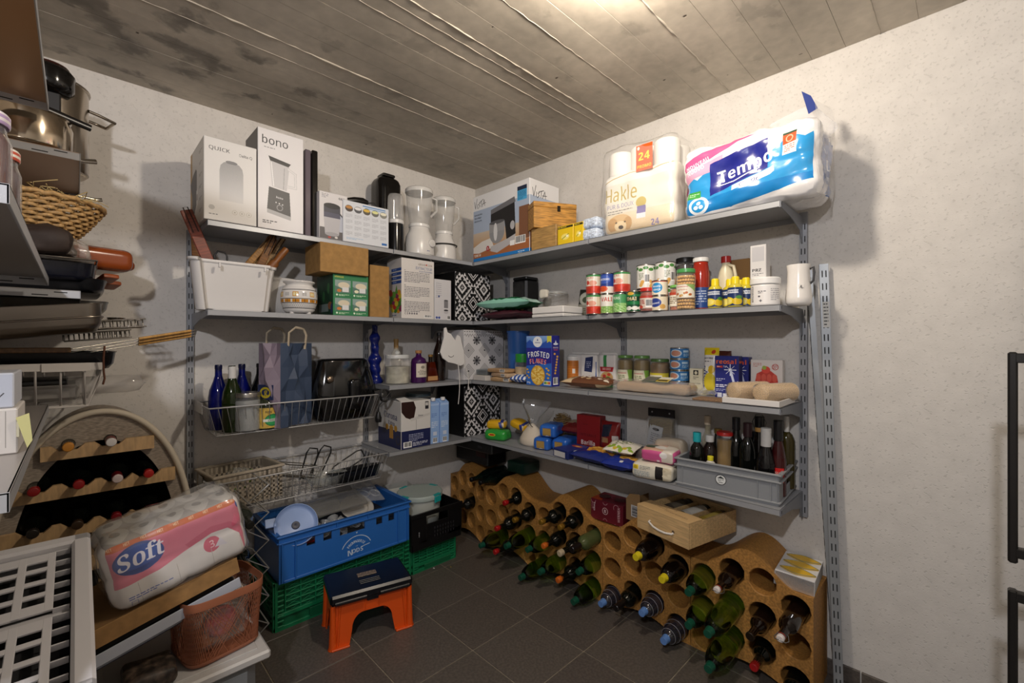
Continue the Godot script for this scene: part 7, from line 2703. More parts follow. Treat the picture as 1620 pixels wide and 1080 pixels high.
# ---------------------------------------------------------------- left wall, short shelves
func left_short():
	var o := thing("spiral_vase", "tall twisted dark blue glass vase beside the upright", "vase", L(0.885, Y3, 0.15), LT)
	var b := MB.new()
	var P := []
	for i in 41:
		var row := PackedVector3Array()
		var y := i / 40.0
		var base := 0.040 - 0.022 * y
		for j in 25:
			var a := TAU * j / 24.0
			var r := base * (1.0 + 0.16 * sin(y * 34.0) ) 
			row.append(V(sin(a) * r + 0.006 * sin(y * 17.0 + a), y * 0.34, cos(a) * r))
		P.append(row)
	b.grid(P, true)
	part(o, "glass_body", b, mt("101c66", 0.08))
	o = jar("square clear glass canister with a pale lid on the third shelf", L(0.80, Y3, 0.26), 0.072, 0.168, 0.02, noisy("a8a494", 0.3, 0.05, 0.4), 0.10, mt("c6c8c8", 0.3), null, 0, 0, 1, "", "storage_jar", "jar", 0.92)
	part(o, "lid_knob", cyl(0.014, 0.168, 0.19, 0.005), pane("e8eef0", 0.3))
	wine("pale spirit bottle with a cork behind the purple gin", L(0.745, Y3, 0.15), V(0, LT, 0), pane("d8d4c4", 0.3), mt("8a6a3a", 0.6), "spirit bottles", "beer", "spirit_bottle")
	var k := Ink.sheet(90, 80, C("cfc6b8"), 1.6)
	k.ell(45, 22, 14, 9, C("8a8478"))
	k.small(24, 38, 42, 1, 5, 3, C("6a645a"))
	k.text("GUNPOWDER", 45, 46, 7, C("3a3630"), 1, true)
	k.text("IRISH GIN", 45, 58, 7, C("3a3630"), 1, true)
	o = thing("spirit_bottle", "round-shouldered purple gin bottle with a cork and cream label", "bottle", L(0.676, Y3, 0.29), LT, "spirit bottles")
	part(o, "glass_body", drum([U(0.0001, 0), U(0.044, 0), U(0.047, 0.005), U(0.047, 0.12), U(0.04, 0.142), U(0.018, 0.155), U(0.014, 0.175)], 24), mt("3a1048", 0.08))
	part(o, "cork_stopper", cyl(0.019, 0.174, 0.192), mt("9a6a3c", 0.6))
	b = MB.new()
	b.curved(0.0475, 0.035, 0.115, 0.85)
	part(o, "label", b, printed(k, 0.6))
	o = thing("spirit_bottle", "squat triangular whisky bottle with amber liquid", "bottle", L(0.575, Y3, 0.29), LT, "spirit bottles")
	b = MB.new()
	b.prism([U(-0.046, 0.0), U(0.046, 0.0), U(0.016, 0.12), U(-0.016, 0.12)], -0.05, 0.0)
	part(o, "glass_body", b, mt("4a1608", 0.06))
	part(o, "neck", cyl(0.013, 0.118, 0.15), mt("1a100a", 0.1), V(0, 0, -0.025))
	part(o, "stopper", cyl(0.015, 0.15, 0.165), mt("8a6a34", 0.4, 0.4), V(0, 0, -0.025))
	b = MB.new()
	b.box(V(0, 0.02, 0.001), V(0.07, 0.026, 0.002), 0.0005)
	part(o, "label", b, mt("b88a5a", 0.5))
	wine("dark spirit bottle half hidden by the white mask", L(0.50, Y3, 0.25), V(0, LT, 0), mt("1c0f0a", 0.06), mt("141212", 0.3), "spirit bottles", "burgundy", "spirit_bottle")
	# the face mask hangs from the shelf edge
	o = thing("face_mask", "white folded face mask with a drawn smile hanging by its straps", "face mask", L(0.485, Y2 - 0.03, 0.382), LT)
	b = MB.new()
	var ol := [U(-0.07, -0.02), U(-0.055, -0.015), U(-0.045, -0.045), U(-0.02, -0.055), U(0.012, -0.095), U(0.03, -0.06), U(0.05, -0.07), U(0.078, -0.16), U(0.085, -0.24), U(0.05, -0.25), U(0.01, -0.235), U(-0.04, -0.225), U(-0.08, -0.20), U(-0.098, -0.165), U(-0.085, -0.12), U(-0.072, -0.08)]
	b.prism(ol, -0.008, 0.0)
	part(o, "mask_panel", b, mt("dcdad8", 0.8))
	b = MB.new()
	var pts := []
	for i in 9:
		var a := PI * (1.15 + 0.7 * i / 8.0)
		pts.append(V(-0.02 + cos(a) * 0.022, -0.175 + sin(a) * 0.02, 0.001))
	b.tube(pts, 0.0016, 4)
	part(o, "drawn_smile", b, mt("2a2a2c", 0.7))
	for i in 2:
		b = MB.new()
		pts = []
		for j in 9:
			var q := j / 8.0
			pts.append(V([0.03, 0.075][i] + sin(q * 3.0) * [0.012, 0.02][i] + q * [0.0, 0.03][i], -0.235 - q * [0.25, 0.16][i], 0.004))
		b.tube(pts, 0.0035, 5, false, 0.3)
		part(o, "strap", b, mt("d6d4d2", 0.8))
	# beer carton and milk on the bottom shelf
	k = Ink.box(196, 272, 270, C("d3d0cc"), 1.2)
	k.F().rect(0, 168, 196, 104, C("1c2350"))
	k.poly([U(0, 0), U(80, 0), U(96, 40), U(84, 96), U(60, 104), U(30, 92), U(4, 60)], C("2a130e"))
	k.poly([U(60, 100), U(190, 78), U(190, 92), U(62, 116)], C("c6c3bf"))
	k.text("Extra", 128, 84, 8, C("3a3a44"), 1, true)
	k.rect(158, 10, 24, 44, C("23242c"))
	k.rect(161, 16, 18, 18, C("c9c6c2"))
	k.line(98, 110, 98, 166, 2, C("8a8884"))
	k.small(50, 190, 96, 5, 9, 4, C("a8acc4"), 3)
	k.rect(14, 230, 56, 34, C("d0cecc"))
	k.barcode(16, 232, 50, 30)
	k.small(76, 238, 100, 3, 8, 5, C("b8bac8"), 5)
	k.S().rect(0, 168, 270, 104, C("1c2350"))
	k.text("Corona", 150, 72, 34, C("23295a"), 1, true, true, 0.9, 4)
	k.text("Extra", 160, 120, 22, C("23295a"), 1, true, true, 0.9, 4)
	for i in 3:
		k.ell(108 + i * 50, 158, 18, 18, C("c8942c"))
	k.rect(136, 150, 44, 70, C("b8842c"))
	k.ell(236, 222, 26, 26, C("3a3020"))
	k.ell(236, 222, 20, 20, C("1c2350"))
	o = carton("beer_carton", "white and navy beer carton with a torn opening, reading Corona Extra", "carton", L(0.737, Y4, 0.362), LT, 0.196, 0.27, 0.265, k, "l")
	b = MB.new()
	b.face([V(-0.095, 0.27, -0.005), V(-0.02, 0.27, -0.002), V(-0.035, 0.288, -0.07), V(-0.09, 0.284, -0.075)], V(0, 1, 0.3))
	part(o, "torn_flap", b, mt("d3d0cc", 0.6))
	for i in 2:
		k = Ink.box(64, 240, 64, C("8fb0e0"), 1.5)
		k.F().small(8, 60, 40, 3, 9, 4, C("5a7cc0"), i + 1)
		k.small(8, 110, 46, 4, 10, 5, C("c9d8f0"), i + 3)
		k.rect(20, 170, 26, 22, C("c9d2e4"))
		k.barcode(18, 206, 30, 30)
		k.rect(0, 0, 64, 14, C("a8c2ea"))
		o = carton("milk_carton", "pale blue drink carton with a white cap, %s one beside the beer carton" % ["the left", "the right"][i], "carton", L([0.597, 0.531][i], Y4, [0.345, 0.352][i]), LT, 0.064, 0.24, 0.064, k, "l", "pale blue drink cartons")
		b = MB.new()
		b.xf = Transform3D(Basis(V(0, 0, 1), V(0, 1, 0), V(-1, 0, 0)), Vector3.ZERO)
		b.prism([U(-0.064, 0.24), U(0.0, 0.24), U(-0.048, 0.262)], -0.032, 0.032)
		part(o, "gable_top", b, mt("8fb0e0", 0.4))
		part(o, "cap", cyl(0.014, 0.252, 0.272, 0.002, 16), mt("dcdcde", 0.4), V(0, 0, -0.02))
	o = jar("large dark glass jar behind the milk cartons", L(0.59, Y4, 0.15), 0.085, 0.29, 0.02, mt("20262a", 0.3), 0.25, mt("4a5a60", 0.3), null, 0, 0, 1, "", "storage_jar", "jar", 0.9)

# ---------------------------------------------------------------- wire baskets on the left wall
func wire_basket(label: String, a0: float, a1: float, y0: float, y1: float, d: float, dip: float, wm: Material) -> Node3D:
	# hung between two brackets; local x runs towards the corner; top rail at d, bottom nearer the wall
	var o := thing("wire_basket", label, "wire basket", Vector3.ZERO, LT, "wire baskets on the left wall")
	var x0 := -a1
	var x1 := -a0
	var db := d - 0.035
	var xa := x0 + 0.035
	var xb := x1 - 0.035
	var b := MB.new()
	b.tube([V(x0, y1, 0.03), V(x0, y1, d), V(x1, y1, d), V(x1, y1, 0.03)], 0.0038, 6, true)
	part(o, "top_rail", b, wm)
	b = MB.new()
	b.tube([V(xa, y0, 0.04), V(xa, y0, db), V(xb, y0, db), V(xb, y0, 0.04)], 0.003, 6, true)
	part(o, "bottom_rail", b, wm)
	var f := MB.new()
	var n := int((x1 - x0) / 0.033)
	for i in n + 1:
		var q := float(i) / n
		f.tube([V(lerpf(x0, x1, q), y1, d), V(lerpf(xa, xb, q), y0, db), V(lerpf(xa, xb, q), y0, 0.04), V(lerpf(x0, x1, q), y1, 0.03)], 0.0015, 4)
	part(o, "cross_wires", f, wm).set_meta("kind", "stuff")
	f = MB.new()
	for i in 9:
		var q := i / 8.0
		f.tube([V(x0, y1, lerpf(0.03, d, q)), V(xa, y0, lerpf(0.04, db, q)), V(xb, y0, lerpf(0.04, db, q)), V(x1, y1, lerpf(0.03, d, q))], 0.0015, 4)
	part(o, "long_wires", f, wm).set_meta("kind", "stuff")
	for x in [x0 - 0.003, x1 + 0.003]:
		b = MB.new()
		b.box(V(x, y1 - 0.012, 0.11), V(0.003, 0.05, 0.20), 0.001)
		part(o, "side_bracket", b, mt("b4b3b2", 0.4, 0.2))
	return o

func left_baskets():
	var wm := mt("b2b1b0", 0.35, 0.4)
	wire_basket("white wire basket of bottles, the upper one on the left wall", 0.93, 1.735, 0.90, 1.027, 0.33, 0, wm)
	wire_basket("white wire basket with a beige box, the lower one on the left wall", 0.90, 1.735, 0.565, 0.70, 0.34, 0, wm)
	var cob := mt("0a1260", 0.06)
	var y := 0.906
	wine("cobalt blue bottle, left of the two blue ones in the wire basket", L(1.665, y, 0.15), V(0, LT, 0), cob, mt("0c1036", 0.3), "empty bottles in the wire basket", "burgundy")
	wine("cobalt blue bottle, right of the two blue ones in the wire basket", L(1.565, y, 0.13), V(0, LT, 0), cob, mt("0c1036", 0.3), "empty bottles in the wire basket", "burgundy")
	wine("black bottle right of the blue bottles in the wire basket", L(1.485, y, 0.12), V(0, LT, 0), mt("0a0c10", 0.06), mt("101014", 0.3), "empty bottles in the wire basket", "burgundy")
	var o := wine("dark green bottle with torn white foil on its neck", L(1.63, y - 0.002, 0.24), V(0, LT, 0), mt("182408", 0.06), mt("182408", 0.1), "empty bottles in the wire basket", "burgundy")
	var b := MB.new()
	b.curved(0.0168, 0.225, 0.297, 1.1)
	part(o, "torn_foil", b, mt("d0cecc", 0.5))
	jar("frosted glass jar with a wide metal lid in front of the bottles", L(1.575, y, 0.262), 0.056, 0.175, 0.02, mt("8a8c8a", 0.35), 0.14, mt("a8a49e", 0.25, 0.9), null, 0, 0, 1, "", "storage_jar", "jar", 0.93)
	var k := Ink.sheet(150, 100, C("c9a84a"), 1.4)
	for i in 60:
		k.line((i * 37) % 150, (i * 13) % 100, (i * 37) % 150 + 16, (i * 13) % 100 - 2, 1, C("a8862e"))
	k.ell(90, 62, 38, 30, C("1f7a44"))
	k.ell(90, 62, 32, 24, C("2f9a56"))
	k.rect(46, 56, 88, 13, C("e2e4d8"))
	k.text("CEREZA", 90, 58, 9, C("1f5a38"), 1)
	k.text("RON", 70, 16, 10, C("4a3a1c"), 1)
	k.ell(104, 20, 8, 8, C("b8342a"))
	o = thing("rum_bottle", "bottle with straw-coloured label, green oval and red cap in the basket", "bottle", L(1.492, y, 0.262), LT)
	part(o, "glass_body", drum([U(0.0001, 0), U(0.044, 0), U(0.047, 0.004), U(0.047, 0.10), U(0.04, 0.128), U(0.018, 0.15), U(0.014, 0.18)], 22), mt("2a3020", 0.1))
	part(o, "red_cap", cyl(0.017, 0.165, 0.19, 0.002), mt("b8281c", 0.35))
	b = MB.new()
	b.curved(0.0476, 0.006, 0.1, 1.5)
	part(o, "label", b, printed(k, 0.5))
	wine("clear bottle with a black cap behind the rum bottle", L(1.437, y, 0.15), V(0, LT, 0), mt("3a342a", 0.1), mt("121214", 0.35), "empty bottles in the wire basket", "beer")
	paper_bag()
	# air fryer
	o = thing("air_fryer", "large glossy black air fryer standing in the upper wire basket", "air fryer", L(1.105, y, 0.31), LT)
	b = MB.new()
	P_fryer(b)
	part(o, "body", b, mt("070708", 0.1, 0.0, 0.6))
	b = MB.new()
	b.xf = Transform3D(Basis(Vector3.RIGHT, PI / 2 - 0.15), V(-0.105, 0.215, -0.012))
	b.lathe([U(0.019, -0.004), U(0.019, 0.012), U(0.015, 0.018), U(0.0001, 0.018)], 20)
	part(o, "dial", b, mt("8a7a6a", 0.25, 0.9))
	b = MB.new()
	b.soft(0.07, 0.16, 0.05, 0.02, 8, {}, 1)
	part(o, "drawer_handle", b, mt("0c0c0e", 0.15), V(0.03, 0.05, 0.012))
	o = thing("power_cable", "black cable with plug hanging from the upper basket's corner end", "cable", L(0.935, 0.99, 0.345), LT)
	b = MB.new()
	var pts := []
	for i in 22:
		var a := i * 0.62
		pts.append(V(0.0 + cos(a) * 0.028 + i * 0.0008, 0.03 + sin(a) * 0.035, 0.004 * sin(i * 1.3)))
	pts.append(V(-0.03, -0.02, 0.01))
	pts.append(V(-0.035, -0.06, 0.012))
	b.tube(pts, 0.0035, 6)
	part(o, "cord", b, mt("0e0e10", 0.4))
	part(o, "plug", drum([U(0.0001, -0.11), U(0.016, -0.108), U(0.018, -0.085), U(0.008, -0.055), U(0.0001, -0.05)], 14), mt("0e0e10", 0.4), V(-0.035, 0, 0.012))
	lower_basket()

func P_fryer(b: MB):
	var P := []
	for s in [[0.15, 0.0], [0.16, 0.01], [0.178, 0.12], [0.168, 0.19], [0.138, 0.305], [0.122, 0.318], [0.0001, 0.32]]:
		var row := PackedVector3Array()
		for j in 33:
			var a := -PI + TAU * j / 32.0
			var cx := signf(sin(a)) * pow(absf(sin(a)), 0.55)
			var cz := signf(cos(a)) * pow(absf(cos(a)), 0.55)
			row.append(V(cx * s[0], s[1], -0.135 + cz * s[0] * 0.72))
		P.append(row)
	b.grid(P, true)

func paper_bag():
	var o := thing("paper_bag", "creased paper carrier bag, one side blue and one side mauve", "paper bag", L(1.365, 0.907, 0.285), deg_to_rad(118))
	var w := 0.20
	var d := 0.13
	var h := 0.40
	var r := RandomNumberGenerator.new()
	r.seed = 12
	for side in 4:
		var b := MB.new()
		var P := []
		var nx := 5
		var ny := 7
		for i in ny + 1:
			var row := PackedVector3Array()
			for j in nx + 1:
				var u := float(j) / nx
				var y := float(i) / ny
				var p := Vector3.ZERO
				var e := sin(u * PI) * (0.016 * sin(i * 1.1 + j * 1.9 + side) + 0.010 * sin(i * 2.3 - j) + 0.004)
				if side == 0:
					p = V(-w / 2 + w * u, y * h, e)
				elif side == 1:
					p = V(w / 2 + e * 0.7, y * h, -d * u)
				elif side == 2:
					p = V(w / 2 - w * u, y * h, -d - e)
				else:
					p = V(-w / 2 - e - sin(u * PI) * 0.03 * (1.0 - absf(y * 2.0 - 1.0)), y * h, -d + d * u)
				row.append(p)
			P.append(row)
		for i in ny:      # facets: flat shaded creases
			for j in nx:
				var a: Vector3 = P[i][j]
				var c: Vector3 = P[i + 1][j + 1]
				var out: Vector3 = [V(0, 0, 1), V(1, 0, 0), V(0, 0, -1), V(-1, 0, 0)][side]
				if (i + j) % 2:
					b.face([a, P[i][j + 1], c], out)
					b.face([a, c, P[i + 1][j]], out)
				else:
					b.face([a, P[i][j + 1], P[i + 1][j]], out)
					b.face([P[i][j + 1], c, P[i + 1][j]], out)
		part(o, "side_panel" if side % 2 else "front_panel", b, mt(["3a4860", "857684", "3f4d66", "857684"][side], 0.55))
	var k := Ink.sheet(110, 80, C("23305a"), 1.4)
	k.ell(56, 42, 40, 30, C("c9b42c"))
	k.ell(56, 42, 28, 18, C("23305a"))
	k.text("g", 46, 22, 34, C("c9b42c"))
	var b := MB.new()
	b.box(V(-w / 2 - 0.022, 0.17, -d / 2), V(0.004, 0.07, 0.09), 0.0005, {"l": Rect2(0, 0, 1, 1)})
	part(o, "printed_patch", b, printed(k, 0.5))
	for i in 2:
		b = MB.new()
		var z: float = [0.002, -d - 0.002][i]
		b.tube([V(-0.055, h - 0.03, z), V(-0.06, h + 0.05, z + 0.01), V(-0.03, h + 0.075, z + 0.02), V(0.02, h + 0.07, z + 0.02), V(0.05, h + 0.04, z + 0.01), V(0.05, h - 0.03, z)], 0.007, 6, false, 0.25)
		part(o, "paper_handle", b, mt("b8aa94", 0.8))

func lower_basket():
	var y := 0.571
	# beige perforated box
	var bm := mt("a89c8a", 0.5)
	var o := thing("plastic_basket", "beige perforated plastic basket in the lower wire basket", "basket", L(1.575, y + 0.012, 0.315), LT + 0.12)
	var w := 0.28
	var d := 0.22
	var h := 0.145
	for side in 4:
		var b := MB.new()
		var L2 := w if side % 2 == 0 else d
		var n := int(L2 / 0.0205)
		b.box(V(0, 0.008, 0), V(L2, 0.016, 0.003))
		b.box(V(0, h - 0.016, 0), V(L2, 0.032, 0.003))
		for i in n + 1:
			b.box(V(-L2 / 2 + 0.006 + (L2 - 0.012) * i / n, h / 2, 0), V(0.0115, h, 0.003))
		for j in 5:
			b.box(V(0, 0.026 + j * 0.021, 0), V(L2, 0.0105, 0.003))
		var at: Vector3 = [V(0, 0, 0), V(w / 2, 0, -d / 2), V(0, 0, -d), V(-w / 2, 0, -d / 2)][side]
		part(o, "perforated_wall", b, bm, at, V(0, PI / 2 * side, 0))
	var b := MB.new()
	b.box(V(0, 0.002, -d / 2), V(w, 0.004, d))
	part(o, "base", b, bm)
	b = MB.new()
	for s in [[V(0, h, 0.002), V(w + 0.02, 0.012, 0.014)], [V(0, h, -d - 0.002), V(w + 0.02, 0.012, 0.014)], [V(-w / 2 - 0.004, h, -d / 2), V(0.014, 0.012, d + 0.014)], [V(w / 2 + 0.004, h, -d / 2), V(0.014, 0.012, d + 0.014)]]:
		b.box(s[0], s[1], 0.004)
	part(o, "rim", b, bm)
	# glass lid standing in it
	o = thing("glass_decanter", "clear glass vessel with a lime green band in the beige basket", "glass vessel", L(1.50, y + 0.03, 0.20), LT)
	o.rotation.z = 0.9
	part(o, "glass", drum([U(0.0001, 0), U(0.05, 0.0), U(0.056, 0.01), U(0.056, 0.12), U(0.04, 0.15), U(0.03, 0.17)], 22), pane("c4c4c0", 0.3, 0.06))
	part(o, "lime_band", ring(0.056, 0.09, 0.006), mt("8ac01e", 0.4))
	# sieve, fondue forks, glass dish, roasting tin
	o = thing("fry_basket", "rectangular steel wire fry basket tilted against the beige basket", "wire basket", L(1.325, y + 0.06, 0.24), LT + 0.3)
	o.rotation.z = -0.28
	var sm := mt("a49e94", 0.3, 0.9)
	b = MB.new()
	for i in 13:
		b.bar(V(-0.085 + i * 0.0142, 0, -0.10), V(-0.085 + i * 0.0142, 0, 0.0), 0.0011, 4)
		b.bar(V(-0.085 + i * 0.0142, 0, 0.0), V(-0.095 + i * 0.0158, 0.06, 0.012), 0.0011, 4)
	for i in 6:
		b.bar(V(-0.085, 0, -0.1 + i * 0.02), V(0.085, 0, -0.1 + i * 0.02), 0.0011, 4)
	for i in 4:
		b.bar(V(-0.087, i * 0.016, i * 0.003), V(0.087, i * 0.016, i * 0.003), 0.0011, 4)
	part(o, "mesh_wires", b, sm).set_meta("kind", "stuff")
	b = MB.new()
	b.tube([V(-0.098, 0.06, 0.012), V(0.098, 0.06, 0.012), V(0.098, 0.06, -0.11), V(-0.098, 0.06, -0.11)], 0.0028, 6, true)
	part(o, "rim_wire", b, sm)
	o = thing("glass_dish", "oval clear glass dish lying in the lower wire basket", "glass dish", L(1.20, y + 0.004, 0.23), LT)
	b = MB.new()
	b.lathe([U(0.0001, 0), U(0.08, 0), U(0.10, 0.035), U(0.11, 0.045), U(0.106, 0.048), U(0.094, 0.038), U(0.074, 0.006), U(0.0001, 0.006)], 32, U(-1, -1), 0.7)
	part(o, "dish", b, pane("c8ccc8", 0.22, 0.05))
	for i in 3:
		o = thing("wire_rack", "black bent-wire poultry rack standing in the lower basket, %s" % ["left one", "middle, tallest one", "right one leaning low"][i], "wire rack", L([1.27, 1.205, 1.09][i], y + 0.07, [0.16, 0.14, 0.2][i]), LT, "black wire racks")
		o.rotation.z = [-0.25, -0.4, -1.1][i]
		b = MB.new()
		b.tube([V(-0.028, -0.05, 0), V(-0.03, 0.09, 0.01), V(-0.02, 0.115, 0.01), V(0.02, 0.115, 0.01), V(0.03, 0.09, 0.01), V(0.028, -0.05, 0), V(0.0, -0.05, -0.05)], 0.004, 6, true)
		part(o, "wire", b, mt("121110", 0.35))
	o = thing("roasting_tin", "deep dark roasting tin lying in the lower wire basket", "roasting tin", L(1.02, y + 0.006, 0.31), LT + 0.1)
	o.rotation.x = -0.2
	b = MB.new()
	for s in [[0.20, 0.0, 0.13], [0.225, 0.055, 0.15]]:
		pass
	var P := []
	for s in [[0.0001, 0.0, 0.0001], [0.115, 0.0, 0.085], [0.13, 0.055, 0.10], [0.142, 0.058, 0.112], [0.14, 0.061, 0.11], [0.126, 0.057, 0.098], [0.112, 0.004, 0.082], [0.0001, 0.004, 0.0001]]:
		var row := PackedVector3Array()
		for j in 33:
			var a := -PI + TAU * j / 32.0
			row.append(V(signf(sin(a)) * pow(absf(sin(a)), 0.4) * s[0], s[1], -0.11 + signf(cos(a)) * pow(absf(cos(a)), 0.4) * s[2]))
		P.append(row)
	b.grid(P, true)
	part(o, "tin", b, mt("2c2d30", 0.25, 0.6))

# ---------------------------------------------------------------- on the floor
func slab(o: Node3D, called: String, m: Material, boxes: Array, bev := 0.002) -> MeshInstance3D:
	var b := MB.new()
	for s in boxes:
		b.box(s[0], s[1], bev)
	return part(o, called, b, m)

func lattice_crate(label: String, a: float, x: float, w: float, h: float, d: float, y := 0.0):
	# green folding crate: framed walls with ribs and crossed struts
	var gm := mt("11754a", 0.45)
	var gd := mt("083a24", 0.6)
	var o := thing("folding_crate", label, "crate", L(a, y, x), LT, "green folding crates")
	for side in 3:
		var L2: float = [w, d, d][side]
		var at: Vector3 = [Vector3.ZERO, V(w / 2, 0, -d / 2), V(-w / 2, 0, -d / 2)][side]
		var turn: float = [0.0, PI / 2, -PI / 2][side]
		var bx := []
		for yy in [0.008, h - 0.01, h * 0.30]:
			bx.append([V(0, yy, 0), V(L2, 0.018, 0.012)])
		for i in 4:
			bx.append([V(0, h * 0.30 + (h * 0.62) * (i + 1) / 5.0, 0.001), V(L2 - 0.09, 0.005, 0.009)])
		var n := int(L2 / 0.075)
		for i in n + 1:
			bx.append([V(-L2 / 2 + 0.045 + (L2 - 0.09) * i / n, h * 0.62, 0), V(0.006, h * 0.62, 0.010)])
		for sx in [-1.0, 1.0]:
			bx.append([V(sx * (L2 / 2 - 0.006), h / 2, 0), V(0.012, h, 0.014)])
			for i in 9:
				bx.append([V(sx * (L2 / 2 - 0.024), h * (0.08 + 0.105 * i), 0.002), V(0.028, 0.007, 0.010)])
		part(o, "ribbed_wall", slabmesh(bx), gm, at, V(0, turn, 0))
		var st := MB.new()
		for i in n:
			var x0 := -L2 / 2 + 0.045 + (L2 - 0.09) * i / n
			var x1 := x0 + (L2 - 0.09) / n
			for j in 5:
				var y0 := h * 0.30 + (h * 0.62) * j / 5.0
				var y1 := y0 + h * 0.62 / 5.0
				st.bar(V(x0, y0, -0.001), V(x1, y1, -0.001), 0.0018, 4)
				st.bar(V(x0, y1, -0.001), V(x1, y0, -0.001), 0.0018, 4)
		part(o, "crossed_struts", st, gm, at, V(0, turn, 0)).set_meta("kind", "stuff")
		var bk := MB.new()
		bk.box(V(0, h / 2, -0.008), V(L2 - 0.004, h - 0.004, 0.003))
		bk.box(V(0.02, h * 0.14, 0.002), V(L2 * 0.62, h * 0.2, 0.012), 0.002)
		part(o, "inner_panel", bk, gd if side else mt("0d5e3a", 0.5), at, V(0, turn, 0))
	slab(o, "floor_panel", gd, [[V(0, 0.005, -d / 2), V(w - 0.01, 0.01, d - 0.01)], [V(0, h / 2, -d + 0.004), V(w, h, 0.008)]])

func slabmesh(boxes: Array, bev := 0.001) -> MB:
	var b := MB.new()
	for s in boxes:
		b.box(s[0], s[1], bev)
	return b

func floor_things():
	lattice_crate("large green folding crate under the blue crate", 1.147, 0.395, 0.70, 0.222, 0.385)
	lattice_crate("low green folding crate in the corner under the black basket", 0.63, 0.388, 0.30, 0.142, 0.355)
	blue_crate()
	crate_contents()
	# black basket with its grip, round tub, flower box
	var km := mt("0d0d0f", 0.35)
	var o := thing("carry_basket", "black plastic basket with a grip hole on the low green crate", "basket", L(0.635, 0.1435, 0.425), LT)
	var w := 0.36
	var h := 0.205
	var d := 0.30
	var bx := [[V(0, 0.03, 0), V(w - 0.03, 0.06, 0.006)], [V(0, h - 0.012, 0.002), V(w, 0.024, 0.012)]]
	for sx in [-1.0, 1.0]:
		bx.append([V(sx * (w / 2 - 0.055), h * 0.55, 0), V(0.10, h * 0.75, 0.006)])
	bx.append([V(0, h * 0.45, 0), V(0.15, h * 0.4, 0.006)])
	part(o, "front_wall", slabmesh(bx), km)
	bx = []
	for i in 8:
		for j in 3:
			bx.append([V(-0.02 + i * 0.019, 0.055 + j * 0.022, 0.0038), V(0.007, 0.012, 0.001)])
	part(o, "perforation", slabmesh(bx, 0.0), mt("26262a", 0.6)).set_meta("kind", "stuff")
	var k := Ink.sheet(10, 36, C("0d0d0f"), 2.0)
	k.text("CURVER", 2, 34, 6, C("c8c8cc"), 0, false, true, 0.9, -90)
	var b := MB.new()
	b.face([V(-0.005, -0.018, 0), V(0.005, -0.018, 0), V(0.005, 0.018, 0), V(-0.005, 0.018, 0)], V(0, 0, 1), [U(0, 1), U(1, 1), U(1, 0), U(0, 0)])
	part(o, "maker_mark", b, printed(k, 0.4), V(-0.125, 0.09, 0.0045))
	for sx in [-1.0, 1.0]:
		slab(o, "side_wall", km, [[V(sx * (w / 2 - 0.01), h / 2, -d / 2), V(0.006, h, d)]])
	slab(o, "back_wall", km, [[V(0, h / 2, -d), V(w - 0.02, h, 0.006)]])
	slab(o, "base", km, [[V(0, 0.006, -d / 2), V(w - 0.03, 0.008, d)]])
	o = thing("lidded_tub", "round translucent food tub with four turquoise lid clips", "food tub", L(0.655, 0.152, 0.27), LT)
	part(o, "tub", drum([U(0.0001, 0.0), U(0.105, 0.0), U(0.125, 0.24), U(0.0001, 0.24)], 32), mt("a8aca6", 0.3))
	part(o, "lid", drum([U(0.132, 0.238), U(0.135, 0.242), U(0.135, 0.262), U(0.128, 0.268), U(0.12, 0.266), U(0.0001, 0.266)], 36), mt("a4b0ac", 0.3))
	for i in 4:
		b = MB.new()
		b.xf = Transform3D(Basis(Vector3.UP, 0.3 + i * PI / 2), Vector3.ZERO)
		b.box(V(0, 0.24, 0.136), V(0.055, 0.034, 0.007), 0.003)
		b.box(V(0, 0.265, 0.128), V(0.055, 0.006, 0.02), 0.002)
		part(o, "clip", b, mt("1fa0a0", 0.35))
	k = Ink.box(155, 82, 100, C("c6c4bc"), 1.2)
	k.F()
	for i in 30:
		k.ell((i * 53) % 150, 34 + (i * 29) % 46, 4, 3, C(["5a7a34", "b8963a", "7a8a4a"][i % 3]))
	k.S()
	for i in 16:
		k.ell((i * 37) % 95, 34 + (i * 23) % 46, 4, 3, C("5a7a34"))
	o = thing("flower_box", "small cream open box with a leaf pattern behind the round tub", "box", L(0.70, 0.335, 0.13), LT - 0.2)
	b = MB.new()
	b.box(V(0, 0.041, 0), V(0.155, 0.082, 0.003), 0.001, {"f": k.uv["f"]})
	part(o, "front_wall", b, printed(k, 0.5))
	var cm := mt("c6c4bc", 0.5)
	slab(o, "other_walls", cm, [[V(-0.0765, 0.041, -0.05), V(0.003, 0.082, 0.10)]])
	slab(o, "right_wall", cm, [[V(0.0765, 0.041, -0.05), V(0.003, 0.082, 0.10)]])
	slab(o, "back_wall", cm, [[V(0, 0.041, -0.10), V(0.155, 0.082, 0.003)]])
	slab(o, "base", cm, [[V(0, 0.003, -0.05), V(0.15, 0.005, 0.098)]])
	b = MB.new()
	b.box(V(0, 0.0975, 0), V(0.20, 0.195, 0.16), 0.004)
	solo("cardboard_box", "dark box standing behind the black basket under the flower box", "box", b, mt("1c1c20", 0.6), L(0.70, 0.1425, 0.085), V(0, LT - 0.0, 0))
	stool()
	hex_rack()
	for s in [["price_tag", "tiny white tag on the floor by the low green crate", 0.413, 0.655, "d8d8d8", 0.010], ["straw_scrap", "tiny straw scrap on the floor tiles", 0.47, 0.575, "a8923a", 0.008]]:
		b = MB.new()
		b.soft(s[5], 0.003, s[5] * 0.7, 0.001, 3)
		solo(s[0], s[1], "scrap", b, mt(s[4], 0.7), V(s[2], 0.0, s[3]))

